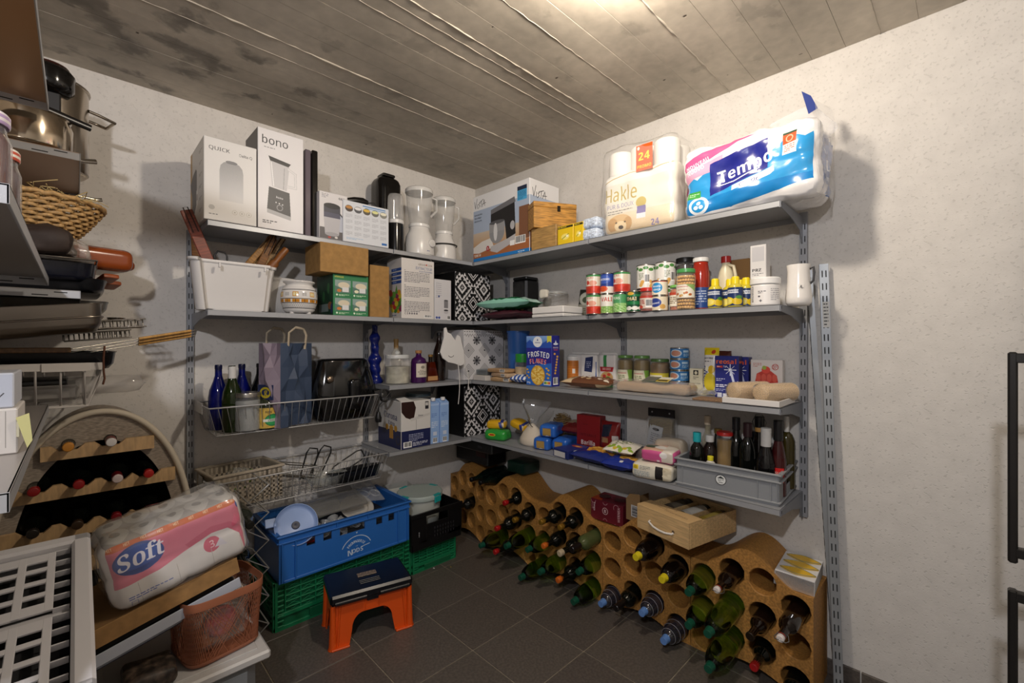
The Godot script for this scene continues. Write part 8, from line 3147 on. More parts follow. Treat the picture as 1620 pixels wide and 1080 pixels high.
func blue_crate():
	var bm := mt("2766b4", 0.4)
	var o := thing("plastic_crate", "large blue dairy crate full of kitchen plastics, lettered FROMAGERIE NODS", "crate", L(1.155, 0.223, 0.425), LT)
	var w := 0.665
	var h := 0.215
	var d := 0.385
	# front wall built round its openings: grip in the middle, two small slots to each side
	var bx := [[V(0, 0.0675, -0.004), V(w, 0.135, 0.008)], [V(0, 0.194, -0.004), V(w, 0.042, 0.008)]]
	var cuts := [[-0.193, 0.04], [-0.115, 0.04], [0.01, 0.13], [0.155, 0.035], [0.225, 0.035]]
	var x0 := -w / 2
	for c in cuts:
		var a: float = c[0] - c[1] / 2
		bx.append([V((x0 + a) / 2, 0.154, -0.004), V(a - x0, 0.038, 0.008)])
		x0 = c[0] + c[1] / 2
	bx.append([V((x0 + w / 2) / 2, 0.154, -0.004), V(w / 2 - x0, 0.038, 0.008)])
	part(o, "front_wall", slabmesh(bx, 0.0), bm)
	slab(o, "back_wall", bm, [[V(0, h / 2, -d + 0.004), V(w, h, 0.008)]])
	for s in [-1.0, 1.0]:
		slab(o, "side_wall", bm, [[V(s * (w / 2 - 0.004), h / 2, -d / 2), V(0.008, h, d - 0.016)]])
	slab(o, "base", bm, [[V(0, 0.006, -d / 2), V(w - 0.02, 0.010, d - 0.02)]])
	slab(o, "rim", bm, [[V(0, h - 0.004, -0.001), V(w + 0.02, 0.008, 0.022)], [V(0, h - 0.004, -d + 0.001), V(w + 0.02, 0.008, 0.022)], [V(-w / 2, h - 0.004, -d / 2), V(0.022, 0.008, d)], [V(w / 2, h - 0.004, -d / 2), V(0.022, 0.008, d)]])
	slab(o, "rim_band", bm, [[V(0, h - 0.034, 0.003), V(w + 0.006, 0.006, 0.010)], [V(w / 2 + 0.003, h - 0.034, -d / 2), V(0.010, 0.006, d)], [V(-w / 2 - 0.003, h - 0.034, -d / 2), V(0.010, 0.006, d)]])
	slab(o, "foot_rim", bm, [[V(0, 0.006, 0.002), V(w - 0.04, 0.012, 0.008)]])
	for x in [-w / 2 + 0.012, -w / 2 + 0.07, w / 2 - 0.07, w / 2 - 0.012]:
		slab(o, "rib", bm, [[V(x, h * 0.44, 0.003), V(0.006, h * 0.84, 0.010)]])
	for x in [-0.07, 0.09]:
		slab(o, "rim_rib", bm, [[V(x, h - 0.018, 0.003), V(0.005, 0.03, 0.008)]])
	var k := Ink.sheet(130, 100, C("2766b4"), 2.0)
	var wc := C("c2d0e2")
	k.arc(66, 78, 62, 205, 335, 3.0, wc)
	var word := "FROMAGERIE"
	for i in 10:
		var a := deg_to_rad(lerpf(-52.0, 50.0, i / 9.0))
		k.text(word[i], 65 + sin(a) * 46, 78 - cos(a) * 46 , 10.5, wc, 1, false, true, 0.95, rad_to_deg(a))
	k.text("LES", 66, 55, 4, wc, 1)
	for i in 4:
		k.text("NODS"[i], 30 + i * 17, [66, 66, 66, 66][i], [22, 17, 17, 17][i], wc, 0, false, true, 1.0, -2)
	k.line(84, 66, 118, 62, 3.0, wc)
	k.rect(63, 0, 6, 2.4, wc)
	k.rect(64.8, 0, 2.4, 7, wc)
	var b := MB.new()
	b.face([V(-0.085, -0.062, 0), V(0.085, -0.062, 0), V(0.085, 0.062, 0), V(-0.085, 0.062, 0)], V(0, 0, 1), [U(0, 1), U(1, 1), U(1, 0), U(0, 0)])
	part(o, "printed_lettering", b, printed(k, 0.4), V(0.03, 0.070, 0.0006))

func crate_contents():
	# everything leans or lies on a bed of cups inside the blue crate
	var o := thing("funnel", "pale blue plastic funnel pot with a dark centre leaning in the crate", "funnel", L(1.395, 0.445, 0.36), LT)
	o.rotation = V(1.02, LT - 0.15, 0)
	var bm := mt("93abd8", 0.35)
	part(o, "bowl", drum([U(0.016, 0.0), U(0.0165, 0.003), U(0.075, 0.008), U(0.088, 0.014), U(0.092, 0.026), U(0.095, 0.027), U(0.095, 0.022), U(0.09, 0.006), U(0.08, -0.006), U(0.016, -0.01)], 36), bm)
	part(o, "hole_ring", drum([U(0.0001, 0.0035), U(0.0175, 0.0035), U(0.0185, 0.005), U(0.016, 0.007), U(0.0001, 0.0038)], 20), mt("16203c", 0.4))
	slab(o, "grip", bm, [[V(-0.105, 0.015, -0.03), V(0.045, 0.01, 0.04)]], 0.004)
	o = thing("bottle_scraper", "dark blue plastic handle lying beside the pale blue funnel", "utensil", L(1.455, 0.36, 0.30), LT)
	var b := MB.new()
	b.tube([V(0, 0, 0), V(-0.01, 0.05, 0.02), V(0.0, 0.08, 0.03), V(0.02, 0.09, 0.03)], 0.010, 8)
	part(o, "handle", b, mt("1f3f80", 0.35))
	var cl := pane("d4d8dc", 0.22, 0.08)
	for i in 9:
		o = thing("plastic_cup", "clear plastic cup in the blue crate, %s row, %s from the left" % [["front", "back"][i / 5], ["first", "second", "third", "fourth", "fifth"][i % 5]], "cup", L(1.30 - (i % 5) * 0.058, 0.365 + 0.012 * (i % 2), 0.375 - 0.075 * (i / 5)), 0.0, "clear cups in the blue crate")
		o.rotation = V(0.9 + 0.25 * (i % 3), i * 0.7, 0.2)
		part(o, "cup", drum([U(0.0001, 0), U(0.018, 0), U(0.028, 0.035), U(0.031, 0.036), U(0.028, 0.038), U(0.017, 0.003), U(0.0001, 0.003)], 16), cl)
	o = thing("food_cover", "long smoky translucent cover lying across the cups", "lid", L(1.16, 0.415, 0.27), LT + 0.05)
	o.rotation.x = 0.25
	b = MB.new()
	b.soft(0.36, 0.022, 0.16, 0.010, 12, {}, 2, 0.004)
	part(o, "lid", b, pane("8e8c88", 0.5, 0.2))
	o = thing("plate", "round ribbed cream plate standing among the plastics", "plate", L(1.02, 0.385, 0.20), LT)
	o.rotation.x = 0.5
	part(o, "plate", drum([U(0.0001, 0.0), U(0.055, 0.0), U(0.088, 0.012), U(0.092, 0.016), U(0.086, 0.017), U(0.055, 0.006), U(0.0001, 0.005)], 36), mt("bdb8b0", 0.3))
	part(o, "ridge", ring(0.062, 0.0095, 0.002), mt("a8a39a", 0.4))
	o = thing("clear_tray", "clear plastic tray with round wells at the crate's far end", "tray", L(0.93, 0.41, 0.22), LT)
	o.rotation = V(0.35, LT, -0.2)
	b = MB.new()
	b.soft(0.15, 0.012, 0.2, 0.005, 8)
	part(o, "tray", b, cl)
	for i in 4:
		part(o, "well", ring(0.03, 0.014, 0.004, 20), cl, V(-0.035 + (i % 2) * 0.07, 0, -0.06 - (i / 2) * 0.08))
	o = thing("food_cover", "green-tinted clear cover standing up at the back of the crate", "lid", L(1.17, 0.37, 0.14), LT)
	o.rotation = V(-0.5, LT, 0.12)
	b = MB.new()
	b.tube([V(-0.09, 0, 0), V(-0.09, 0.07, 0), V(-0.07, 0.085, 0), V(0.07, 0.085, 0), V(0.09, 0.07, 0), V(0.09, 0, 0)], 0.004, 6, true)
	part(o, "rim", b, pane("b8c8b8", 0.5, 0.1))
	b = MB.new()
	b.box(V(0, 0.042, 0), V(0.175, 0.08, 0.002))
	part(o, "sheet", b, pane("d0dcd0", 0.15, 0.08))
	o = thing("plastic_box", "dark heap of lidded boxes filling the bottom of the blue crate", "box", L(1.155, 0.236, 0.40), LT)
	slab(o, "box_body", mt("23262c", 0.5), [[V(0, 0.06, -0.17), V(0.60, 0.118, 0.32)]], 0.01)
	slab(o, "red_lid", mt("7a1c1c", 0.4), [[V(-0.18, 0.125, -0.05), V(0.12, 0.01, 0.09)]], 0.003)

func stool():
	var om := mt("d8500e", 0.4)
	var bm := mt("0c0d14", 0.32)
	var o := thing("step_stool", "orange step stool with a black lid and hinged handles", "step stool", V(0.632, 0, 1.168), deg_to_rad(76))
	var w := 0.345
	var d := 0.21
	var h := 0.19
	# front and back: a sheet with an arched opening and flared feet; sides the same, narrower
	for side in 4:
		var L2 := w if side % 2 == 0 else d
		var ol := []
		var fw := 0.085 if side % 2 == 0 else 0.055
		var ah := 0.125 if side % 2 == 0 else 0.12
		ol.append(U(-L2 / 2 - 0.012, 0))
		ol.append(U(-L2 / 2 + fw - 0.012, 0))
		for i in 9:
			var a := PI - PI / 2 * i / 8.0
			ol.append(U(-L2 / 2 + fw + 0.05 + cos(a) * 0.05, ah - 0.06 + sin(a) * 0.06))
		for i in 9:
			var a := PI / 2 - PI / 2 * i / 8.0
			ol.append(U(L2 / 2 - fw - 0.05 + cos(a) * 0.05, ah - 0.06 + sin(a) * 0.06))
		ol.append(U(L2 / 2 - fw + 0.012, 0))
		ol.append(U(L2 / 2 + 0.012, 0))
		ol.append(U(L2 / 2 - 0.012, h))
		ol.append(U(-L2 / 2 + 0.012, h))
		var b := MB.new()
		b.prism(ol, -0.006, 0.0)
		var off := d / 2 if side % 2 == 0 else w / 2
		var turn := side * PI / 2
		var bs := Basis(Vector3.UP, turn) * Basis(Vector3.RIGHT, -0.06)
		var p := part(o, "panel", b, om)
		p.basis = bs
		p.position = Basis(Vector3.UP, turn) * V(0, 0, off)
		if side % 2 == 0:
			for s in [-1.0, 1.0]:
				var q := MB.new()
				q.bar(V(s * (L2 / 2 - 0.024), 0.004, 0.001), V(s * (L2 / 2 - 0.036), h - 0.006, 0.001), 0.005, 6)
				q.bar(V(s * 0.03, ah + 0.006, 0.0), V(s * 0.03, h - 0.006, 0.0), 0.003, 6)
				part(p, "moulded_rib", q, om)
			slab(o, "latch", bm, [[V(0, h - 0.01, (d / 2 - 0.005) * (1.0 if side == 0 else -1.0)), V(0.05, 0.022, 0.012)]])
	for sx in [-1.0, 1.0]:
		for sz in [-1.0, 1.0]:
			var b := MB.new()
			b.lathe([U(0.020, 0.0), U(0.021, 0.002), U(0.017, 0.008), U(0.013, 0.10), U(0.011, h - 0.004)], 14)
			part(o, "leg", b, om, V(sx * (w / 2 - 0.006), 0, sz * (d / 2 - 0.006)))
			var f := MB.new()
			f.box(V(0, 0.004, 0), V(0.075, 0.008, 0.03), 0.003)
			part(o, "foot_flange", f, om, V(sx * (w / 2 - 0.035), 0, sz * (d / 2 + 0.002)))
	var b := MB.new()
	b.box(V(0, h + 0.018, 0), V(w + 0.012, 0.040, d + 0.02), 0.014)
	b.box(V(0, h - 0.004, 0), V(w - 0.005, 0.016, d + 0.004), 0.004)
	part(o, "lid", b, bm)
	for s in [-1.0, 1.0]:
		for x in [-0.095, 0.095]:
			b = MB.new()
			b.tube([V(x - 0.065, h + 0.008, s * (d / 2 + 0.013)), V(x + 0.065, h + 0.008, s * (d / 2 + 0.013))], 0.009, 10)
			part(o, "grip_roll", b, mt("101117", 0.3))
	b = MB.new()
	b.box(V(0.0, h + 0.039, -0.02), V(0.085, 0.003, 0.034), 0.001)
	part(o, "worn_sticker", b, noisy("7a6a58", 0.5, 0.06, 0.4, Vector3.ONE * 8.0))
	for i in 3:
		slab(o, "lid_ridge", bm, [[V(0, h + 0.0385, 0.03 + i * 0.014), V(0.09, 0.003, 0.006)]], 0.001)

func hex_rack():
	# a folding wire bottle rack seen end on: zigzag wires, with one green bottle lying in it
	var wm := mt("bcbcba", 0.35, 0.5)
	var o := thing("bottle_rack", "white wire folding bottle rack, its zigzag end by the blue crate", "bottle rack", V(0.56, 0, 1.60))
	for i in 2:
		var b := MB.new()
		var pts := []
		for j in 13:
			pts.append(V(-0.02 - i * 0.24, 0.02 + j * 0.058, (0.038 if j % 2 else -0.038)))
		b.tube(pts, 0.0035, 6)
		part(o, "zigzag_wire", b, wm)
		b = MB.new()
		pts = []
		for j in 13:
			pts.append(V(-0.02 - i * 0.24, 0.02 + j * 0.058, (0.074 if j % 2 else 0.15)))
		b.tube(pts, 0.0035, 6)
		part(o, "zigzag_wire", b, wm)
	var b := MB.new()
	for j in 13:
		b.bar(V(-0.02, 0.02 + j * 0.058, (0.038 if j % 2 else -0.038)), V(-0.26, 0.02 + j * 0.058, (0.038 if j % 2 else -0.038)), 0.003, 5)
	part(o, "cross_wire", b, wm).set_meta("kind", "stuff")
	for i in 2:
		var t := wine("dark green bottle lying in the wire bottle rack, %s" % ["upper one with a clear foot", "lower one with a gold capsule"][i], V([0.34, 0.30][i], [0.60, 0.425][i], 1.655), V(0, 0, -PI / 2), mt(["2c3028", "0c110c"][i], 0.08), mt(["20201c", "8a6a3a"][i], 0.4, 0.4), "bottles in the wire rack")
		t.rotation = V(0, 0, -PI / 2)

# ---------------------------------------------------------------- the rack on the left, seen along its shelves
func rack_shelf(label: String, x0: float, x1: float, y: float, z0: float, z1: float, m: Material):
	# top of the board at y; front lip at z0, open back at z1
	var o := thing("shelf", label, "shelf", Vector3.ZERO, 0.0, "steel shelves of the left rack")
	slab(o, "board", m, [[V((x0 + x1) / 2, y - 0.0015, (z0 + z1) / 2), V(x1 - x0, 0.003, z1 - z0)]], 0.0006)
	slab(o, "front_lip", mt("a6a8ac", 0.36, 0.3), [[V((x0 + x1) / 2, y - 0.0125, z0 + 0.0015), V(x1 - x0, 0.025, 0.003)]], 0.001)
	for x in [x0 + 0.001, x1 - 0.001]:
		slab(o, "end_lip", mt("b0b1b4", 0.4, 0.2), [[V(x, y - 0.0125, (z0 + z1) / 2), V(0.002, 0.025, z1 - z0)]], 0.0005)
		slab(o, "end_slot", mt("2a2a2c", 0.8), [[V(x + 0.0012, y - 0.008, z0 + 0.045), V(0.0006, 0.003, 0.03)], [V(x + 0.0012, y - 0.018, z0 + 0.09), V(0.0006, 0.003, 0.035)]], 0.0)

func left_rack():
	var sm := mt("a09a96", 0.34, 0.35)
	var under := mt("b08a68", 0.32, 0.3)  # grey-painted steel; the warm reflection on the undersides is put into this colour
	rack_shelf("uppermost shelf at the left edge, a warm reflection painted brown on its underside", 0.66, 1.76, 2.027, 2.197, 2.55, under)
	rack_shelf("grey shelf at the left edge holding the jam jars", 0.66, 1.76, 1.504, 2.197, 2.55, sm)
	rack_shelf("low grey shelf at the left edge under the white cartons", 0.66, 1.76, 1.123, 2.197, 2.55, sm)
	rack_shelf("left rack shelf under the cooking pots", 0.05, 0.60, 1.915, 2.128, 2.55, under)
	rack_shelf("left rack shelf under the baking trays", 0.05, 0.60, 1.474, 2.128, 2.55, sm)
	for x in [0.06, 0.63, 1.77]:
		var o := thing("shelf_upright", "slotted upright of the left rack %s" % {0.06: "nearest the left wall", 0.63: "between its two bays", 1.77: "at its near end"}[x], "shelf upright", V(x, 0, 2.57), PI, "uprights of the left rack")
		slab(o, "rail", steel(), [[V(0, 1.05, 0.009), V(0.028, 2.05, 0.018)]])
	pots()
	baking()
	left_small()
	barrel()
	front_pile()

func pots() -> void:
	var st := mt("b4aa9c", 0.22, 1.0)
	var y := 1.916
	var o := thing("stock_pot", "tall steel stock pot with wire handles on the upper left shelf", "pot", V(0.30, y, 2.232))
	part(o, "pot_wall", drum([U(0.0001, 0.0), U(0.120, 0.0), U(0.128, 0.008), U(0.128, 0.30), U(0.133, 0.304), U(0.133, 0.308), U(0.126, 0.306), U(0.124, 0.01), U(0.0001, 0.01)], 40), st)
	for s in [0.0, PI]:
		var b := MB.new()
		b.xf = Transform3D(Basis(Vector3.UP, s + PI + 0.25), Vector3.ZERO)
		b.tube([V(-0.05, 0.245, 0.118), V(-0.045, 0.243, 0.15), V(-0.042, 0.235, 0.195), V(0.042, 0.235, 0.195), V(0.045, 0.243, 0.15), V(0.05, 0.245, 0.118)], 0.006, 8)
		part(o, "wire_handle", b, mt("c0b8ac", 0.15, 1.0))
	o = thing("black_pot", "glossy black pot with a dark red lid edge behind the top shelf corner", "pot", V(0.42, y + 0.232, 2.205))
	var b := MB.new()
	b.lathe([U(0.0001, 0.0), U(0.048, 0.0), U(0.064, 0.02), U(0.066, 0.07), U(0.055, 0.085), U(0.0001, 0.088)], 24)
	part(o, "black_bowl", b, mt("0c0a09", 0.12))
	part(o, "red_edge", drum([U(0.054, 0.0855), U(0.05, 0.093), U(0.0001, 0.096)], 24), mt("3a100c", 0.15))
	slab(o, "support_board", mt("1a1614", 0.5), [[V(0, -0.116, 0), V(0.06, 0.231, 0.06)]], 0.004)
	o = thing("saucepan", "low shiny steel saucepan with a black handle laid across it", "pot", V(0.505, y, 2.252))
	part(o, "pan_wall", drum([U(0.0001, 0.0), U(0.095, 0.0), U(0.105, 0.01), U(0.108, 0.085), U(0.1, 0.105), U(0.104, 0.112), U(0.09, 0.118), U(0.04, 0.128), U(0.0001, 0.13)], 40), mt("b8aa96", 0.12, 1.0))
	b = MB.new()
	b.tube([V(0.06, 0.155, 0.09), V(0.03, 0.15, 0.02), V(0.0, 0.142, -0.06), V(-0.03, 0.13, -0.15)], [0.008, 0.012, 0.013, 0.012], 8, false, 0.6)
	part(o, "black_handle", b, mt("12100f", 0.3))
	b = MB.new()
	b.tube([V(-0.05, 0.02, -0.095), V(-0.09, 0.03, -0.13), V(-0.12, 0.045, -0.165)], [0.010, 0.008, 0.009], 8, false, 0.5)
	part(o, "steel_handle", b, mt("bcb4a8", 0.15, 1.0))
	o = thing("saucepan", "small steel pan at the very left behind the saucepan", "pot", V(0.53, y, 2.45))
	part(o, "pan_wall", drum([U(0.0001, 0.0), U(0.085, 0.0), U(0.09, 0.01), U(0.09, 0.11), U(0.095, 0.115), U(0.06, 0.135), U(0.0001, 0.14)], 32), mt("b8aa96", 0.12, 1.0))
	b = MB.new()
	b.tube([V(0, 0, 0), V(-0.02, 0.0, -0.055), V(-0.02, 0.003, -0.07)], [0.003, 0.006, 0.007], 8, false, 0.4)
	solo("ladle", "end of a steel ladle under the pot shelf by the wall", "utensil", b, mt("9a948a", 0.25, 1.0), V(0.22, 1.868, 2.135))

func oval_tray(o: Node3D, called: String, m: Material, w: float, d: float, h: float, p := 0.3, lip := 0.012):
	var b := MB.new()
	var P := []
	for s in [[0.0, 0.0], [0.90, 0.0], [0.96, h * 0.3], [0.985, h], [1.0, h], [1.0, h + 0.002], [0.975, h + 0.002], [0.94, h * 0.3], [0.88, 0.003], [0.0, 0.003]]:
		var row := PackedVector3Array()
		for j in 41:
			var a := -PI + TAU * j / 40.0
			row.append(V(signf(sin(a)) * pow(absf(sin(a)), p) * w * 0.5 * s[0], s[1], signf(cos(a)) * pow(absf(cos(a)), p) * d * 0.5 * s[0]))
		P.append(row)
	b.grid(P, true)
	part(o, called, b, m)

func baking():
	# on the second shelf: trays, terracotta dish, cooling rack, basket of straw
	var y := 1.475
	var dk := mt("16171a", 0.25, 0.3)
	var o := thing("baking_tray", "black enamelled baking tray on the left rack's second shelf", "baking tray", V(0.36, y, 2.26))
	oval_tray(o, "tray", dk, 0.40, 0.40, 0.045)
	o = thing("baking_tray", "grey baking tray peeping out under the black tray", "baking tray", V(0.24, y - 0.052, 2.19))
	oval_tray(o, "tray", mt("8a8884", 0.3, 0.6), 0.28, 0.28, 0.035)
	o = thing("roasting_tin", "dark blue roasting tin nested on the black tray", "roasting tin", V(0.40, y + 0.032, 2.27))
	oval_tray(o, "tin", mt("10121c", 0.2), 0.36, 0.37, 0.06)
	var sm := mt("b0aaa0", 0.25, 0.9)
	o = thing("cooling_rack", "steel cooling rack with a curled rim lying on the tins", "cooling rack", V(0.46, y + 0.098, 2.255))
	var b := MB.new()
	for i in 14:
		b.bar(V(-0.15 + i * 0.023, 0, -0.16), V(-0.15 + i * 0.023, 0, 0.16), 0.0014, 4)
	part(o, "bars", b, sm).set_meta("kind", "stuff")
	b = MB.new()
	b.tube([V(-0.155, 0, -0.165), V(0.155, 0, -0.165), V(0.155, 0.004, 0.0), V(0.155, 0, 0.165), V(-0.155, 0, 0.165)], 0.003, 6, true)
	part(o, "rim", b, sm)
	o = thing("terracotta_dish", "glazed orange terracotta dish with a stub handle", "dish", V(0.27, y + 0.101, 2.105), 0.3)
	b = MB.new()
	b.soft(0.24, 0.085, 0.20, 0.03, 14, {}, 1)
	part(o, "dish", b, mt("8a4018", 0.2), V(0, 0, 0.10))
	b = MB.new()
	b.soft(0.06, 0.04, 0.06, 0.018, 8, {}, 1)
	part(o, "stub_handle", b, mt("8a4018", 0.25), V(-0.02, 0.022, -0.085))
	for i in 2:
		b = MB.new()
		b.soft(0.06, 0.018, 0.05, 0.006, 6)
		solo("terracotta_piece", "small orange terracotta %s beside the trays" % ["tag hanging at the rack rim", "foot under the black tray's end"][i], "dish part", b, mt("9a4c24", 0.4), V([0.32, 0.25][i], y + [0.068, 0.05][i], [2.075, 2.065][i]), V(0, 0.4, 0.3))
	o = thing("plastic_film", "crumpled clear film stuffed beneath the wicker basket", "plastic film", V(0.56, y + 0.101, 2.235))
	b = MB.new()
	b.soft(0.10, 0.055, 0.12, 0.02, 14, {}, 17, 0.05)
	part(o, "film", b, pane("d8ccc0", 0.3, 0.15))
	o = thing("dark_bundle", "dark cloth-wrapped tools between film and basket", "bundle", V(0.58, y + 0.10, 2.40))
	b = MB.new()
	b.soft(0.20, 0.085, 0.30, 0.03, 12, {}, 19, 0.03)
	part(o, "bundle", b, mt("2a1c14", 0.7), V(0, 0, 0.05))
	wicker()
	# on the wire basket: gastronorm pan, racks, skewers, black pans
	y = 1.243
	white_basket()
	o = thing("roasting_tin", "black roasting tin in the white wire basket, lowest of the pans", "roasting tin", V(0.40, y - 0.022, 2.245))
	oval_tray(o, "tin", mt("101114", 0.25), 0.34, 0.42, 0.055)
	o = thing("cutting_board", "dark-stained wooden board edge between the pans", "board", V(0.56, y + 0.034, 2.32))
	slab(o, "board", wood("6a4c2c", 0.2), [[V(0, 0.008, 0), V(0.05, 0.016, 0.34)]])
	o = thing("gastronorm_pan", "long brushed steel pan lying tilted in the left rack", "pan", V(0.56, y + 0.074, 2.315))
	o.rotation.x = 0.12
	oval_tray(o, "pan", mt("8e857a", 0.3, 1.0), 0.32, 0.50, 0.085, 0.22)
	b = MB.new()
	var pts := []
	for j in 40:
		var a := TAU * j / 40.0
		pts.append(V(signf(sin(a)) * pow(absf(sin(a)), 0.22) * 0.155, 0.045, signf(cos(a)) * pow(absf(cos(a)), 0.22) * 0.245))
	b.tube(pts, 0.003, 6, true)
	part(o, "pressed_band", b, mt("9a9186", 0.25, 1.0))
	b = MB.new()
	b.lathe([U(0.0001, 0), U(0.026, 0.003), U(0.032, 0.012), U(0.034, 0.012), U(0.028, 0.0), U(0.0001, -0.003)], 20, U(-1, -1), 0.8)
	solo("ladle", "small steel ladle bowl resting on the wire grids", "utensil", b, mt("a8a29a", 0.2, 1.0), V(0.33, y + 0.148, 2.03))
	for i in 2:
		o = thing("wire_grid", "steel wire grid sticking out of the left rack, %s" % ["upper longer one", "lower shorter one"][i], "wire grid", V([0.33, 0.30][i], y + [0.118, 0.080][i], 2.06), 0.0, "wire grids in the left rack")
		o.rotation.x = 0.09
		b = MB.new()
		var len: float = [0.17, 0.11][i]
		for j in 14:
			var z := len - 0.02 - len * 1.6 * j / 13.0 + 0.02
			b.tube([V(-0.09, 0.0, z), V(-0.09, 0.028, z), V(0.09, 0.028, z), V(0.09, 0.0, z)], 0.0019, 4)
		part(o, "cross_wires", b, sm).set_meta("kind", "stuff")
		b = MB.new()
		for x in [-0.09, 0.0, 0.09]:
			b.bar(V(x, 0.0, len), V(x, 0.0, -len * 0.66), 0.003, 5)
			b.bar(V(x, 0.028, len), V(x, 0.028, -len * 0.66), 0.0025, 5)
		part(o, "long_wires", b, sm).set_meta("kind", "stuff")
	for i in 3:
		o = thing("skewer", "steel barbecue skewer with a pale wooden handle, %s" % ["top one", "middle one", "lower one"][i], "skewer", V(0.40 - i * 0.018, y + 0.062 - i * 0.011, 2.06), 0.0, "skewers in the left rack")
		o.rotation = V(0.19, 0.32 - 0.02 * i, 0)
		b = MB.new()
		b.bar(V(0, 0, 0.14), V(0, 0, -0.30), 0.002, 5)
		part(o, "steel_rod", b, sm)
		b = MB.new()
		b.tube([V(0, 0, -0.10), V(0, 0, -0.285)], 0.0055, 8)
		part(o, "wooden_handle", b, wood("b88a48", 0.15))
	b = MB.new()
	b.tube([V(0, 0, 0), V(0.004, -0.04, 0.003), V(-0.004, -0.085, 0.002), V(0.004, -0.105, 0.0), V(0.0, -0.125, 0.004)], 0.003, 5)
	solo("leather_cord", "brown leather cord loop dangling before the white wire basket", "cord", b, mt("5a3420", 0.7), V(0.62, y + 0.055, 2.072))

func wicker():
	var o := thing("wicker_basket", "oval wicker basket with straw on top of the baking stack", "basket", V(0.48, 1.640, 2.243))
	var wm := noisy("b08a56", 0.25, 0.05, 0.6, Vector3.ONE * 6.0)
	var P := 44
	var b := MB.new()
	for row in 11:
		var y := 0.006 + row * 0.0112
		var f := 0.50 + 0.50 * pow(row / 10.0, 0.75)
		var pts := []
		for j in P * 2:
			var a := TAU * j / (P * 2)
			var wv := 0.005 * (1.0 if (j + row * 2) % 4 < 2 else -1.0)
			pts.append(V(sin(a) * (0.165 * f + wv), y, cos(a) * (0.172 * f + wv)))
		b.tube(pts, 0.0062, 5, true, 0.5)
	part(o, "woven_wall", b, wm)
	b = MB.new()
	for j in P:
		var a := TAU * j / P
		b.bar(V(sin(a) * 0.083, 0.002, cos(a) * 0.086), V(sin(a) * 0.165, 0.12, cos(a) * 0.172), 0.0035, 5)
	part(o, "stakes", b, wm).set_meta("kind", "stuff")
	b = MB.new()
	var rim := []
	for j in 60:
		var a := TAU * j / 60.0
		rim.append(V(sin(a) * 0.168, 0.122 + 0.003 * sin(j * 2.5), cos(a) * 0.175))
	b.tube(rim, 0.008, 6, true)
	part(o, "plaited_rim", b, wm)
	part(o, "base", drum([U(0.0001, 0.0), U(0.084, 0.0), U(0.084, 0.006), U(0.0001, 0.006)], 28, U(-1, -1)), wm)
	b = MB.new()
	var r := RandomNumberGenerator.new()
	r.seed = 3
	for i in 190:
		var a := r.randf() * TAU
		var d := r.randf() * 0.145
		var p := V(sin(a) * d, 0.115 + r.randf() * 0.02, cos(a) * d)
		var q := r.randf() * TAU
		var l := r.randf_range(0.02, 0.05)
		b.tube([p, p + V(sin(q) * l, r.randf_range(0.0, 0.035), cos(q) * l), p + V(sin(q + 0.8) * l * 1.6, r.randf_range(-0.01, 0.03), cos(q + 0.8) * l * 1.6)], 0.0016, 4)
	part(o, "straw", b, mt("c2aa74", 0.7)).set_meta("kind", "stuff")

func white_basket():
	var wm := mt("cfcac5", 0.4)
	var o := thing("wire_basket", "white-coated wire basket hung in the left rack under the pans", "wire basket", Vector3.ZERO)
	var x0 := 0.08
	var x1 := 0.60
	var z0 := 2.074
	var z1 := 2.50
	slab(o, "top_frame", wm, [[V(x1, 1.232, (z0 + z1) / 2), V(0.004, 0.024, z1 - z0)], [V((x0 + x1) / 2, 1.232, z0), V(x1 - x0, 0.018, 0.005)], [V(x0, 1.232, (z0 + z1) / 2), V(0.004, 0.024, z1 - z0)]], 0.001)
	slab(o, "frame_clip", wm, [[V(x1 + 0.004, 1.230, 2.16), V(0.004, 0.026, 0.11)]], 0.001)
	var b := MB.new()
	for i in 8:
		var q := i / 7.0
		b.tube([V(x1, 1.225, lerpf(z0 + 0.045, z1, q)), V(x1 - 0.02, 1.105, lerpf(z0 + 0.045, z1, q)), V(x0 + 0.02, 1.105, lerpf(z0 + 0.045, z1, q)), V(x0, 1.225, lerpf(z0 + 0.045, z1, q))], 0.003, 5)
	part(o, "end_wires", b, wm)
	b = MB.new()
	for i in 10:
		var x := lerpf(x0, x1, i / 9.0)
		b.tube([V(x, 1.225, z0), V(x, 1.105, z0 + 0.035), V(x, 1.105, z1)], 0.002, 5)
	part(o, "front_wires", b, wm)
	b = MB.new()
	b.tube([V(x1, 1.225, z0), V(x1 - 0.02, 1.105, z0 + 0.035), V(x1 - 0.02, 1.105, z1)], 0.004, 6)
	part(o, "corner_wire", b, wm)
	o = thing("clear_dome", "long clear plastic sleeve with a pointed end by the wall", "plastic sleeve", V(0.36, 1.121, 2.20), 0.0)
	o.rotation.x = -PI / 2
	part(o, "sleeve", drum([U(0.0001, -0.12), U(0.03, -0.12), U(0.033, 0.2), U(0.028, 0.235), U(0.004, 0.25), U(0.0001, 0.258)], 14), pane("d8d4d0", 0.3, 0.1), V(0, 0, 0.034))
	o = thing("storage_tray", "translucent tray and dark lids lying in the white wire basket", "tray", V(0.38, 1.109, 2.28))
	slab(o, "tray", pane("b8b4ae", 0.45, 0.2), [[V(0, 0.035, 0), V(0.28, 0.05, 0.30)]], 0.01)
	slab(o, "dark_lid", mt("1a1a1a", 0.4), [[V(0, 0.07, 0.02), V(0.26, 0.014, 0.28)]], 0.004)

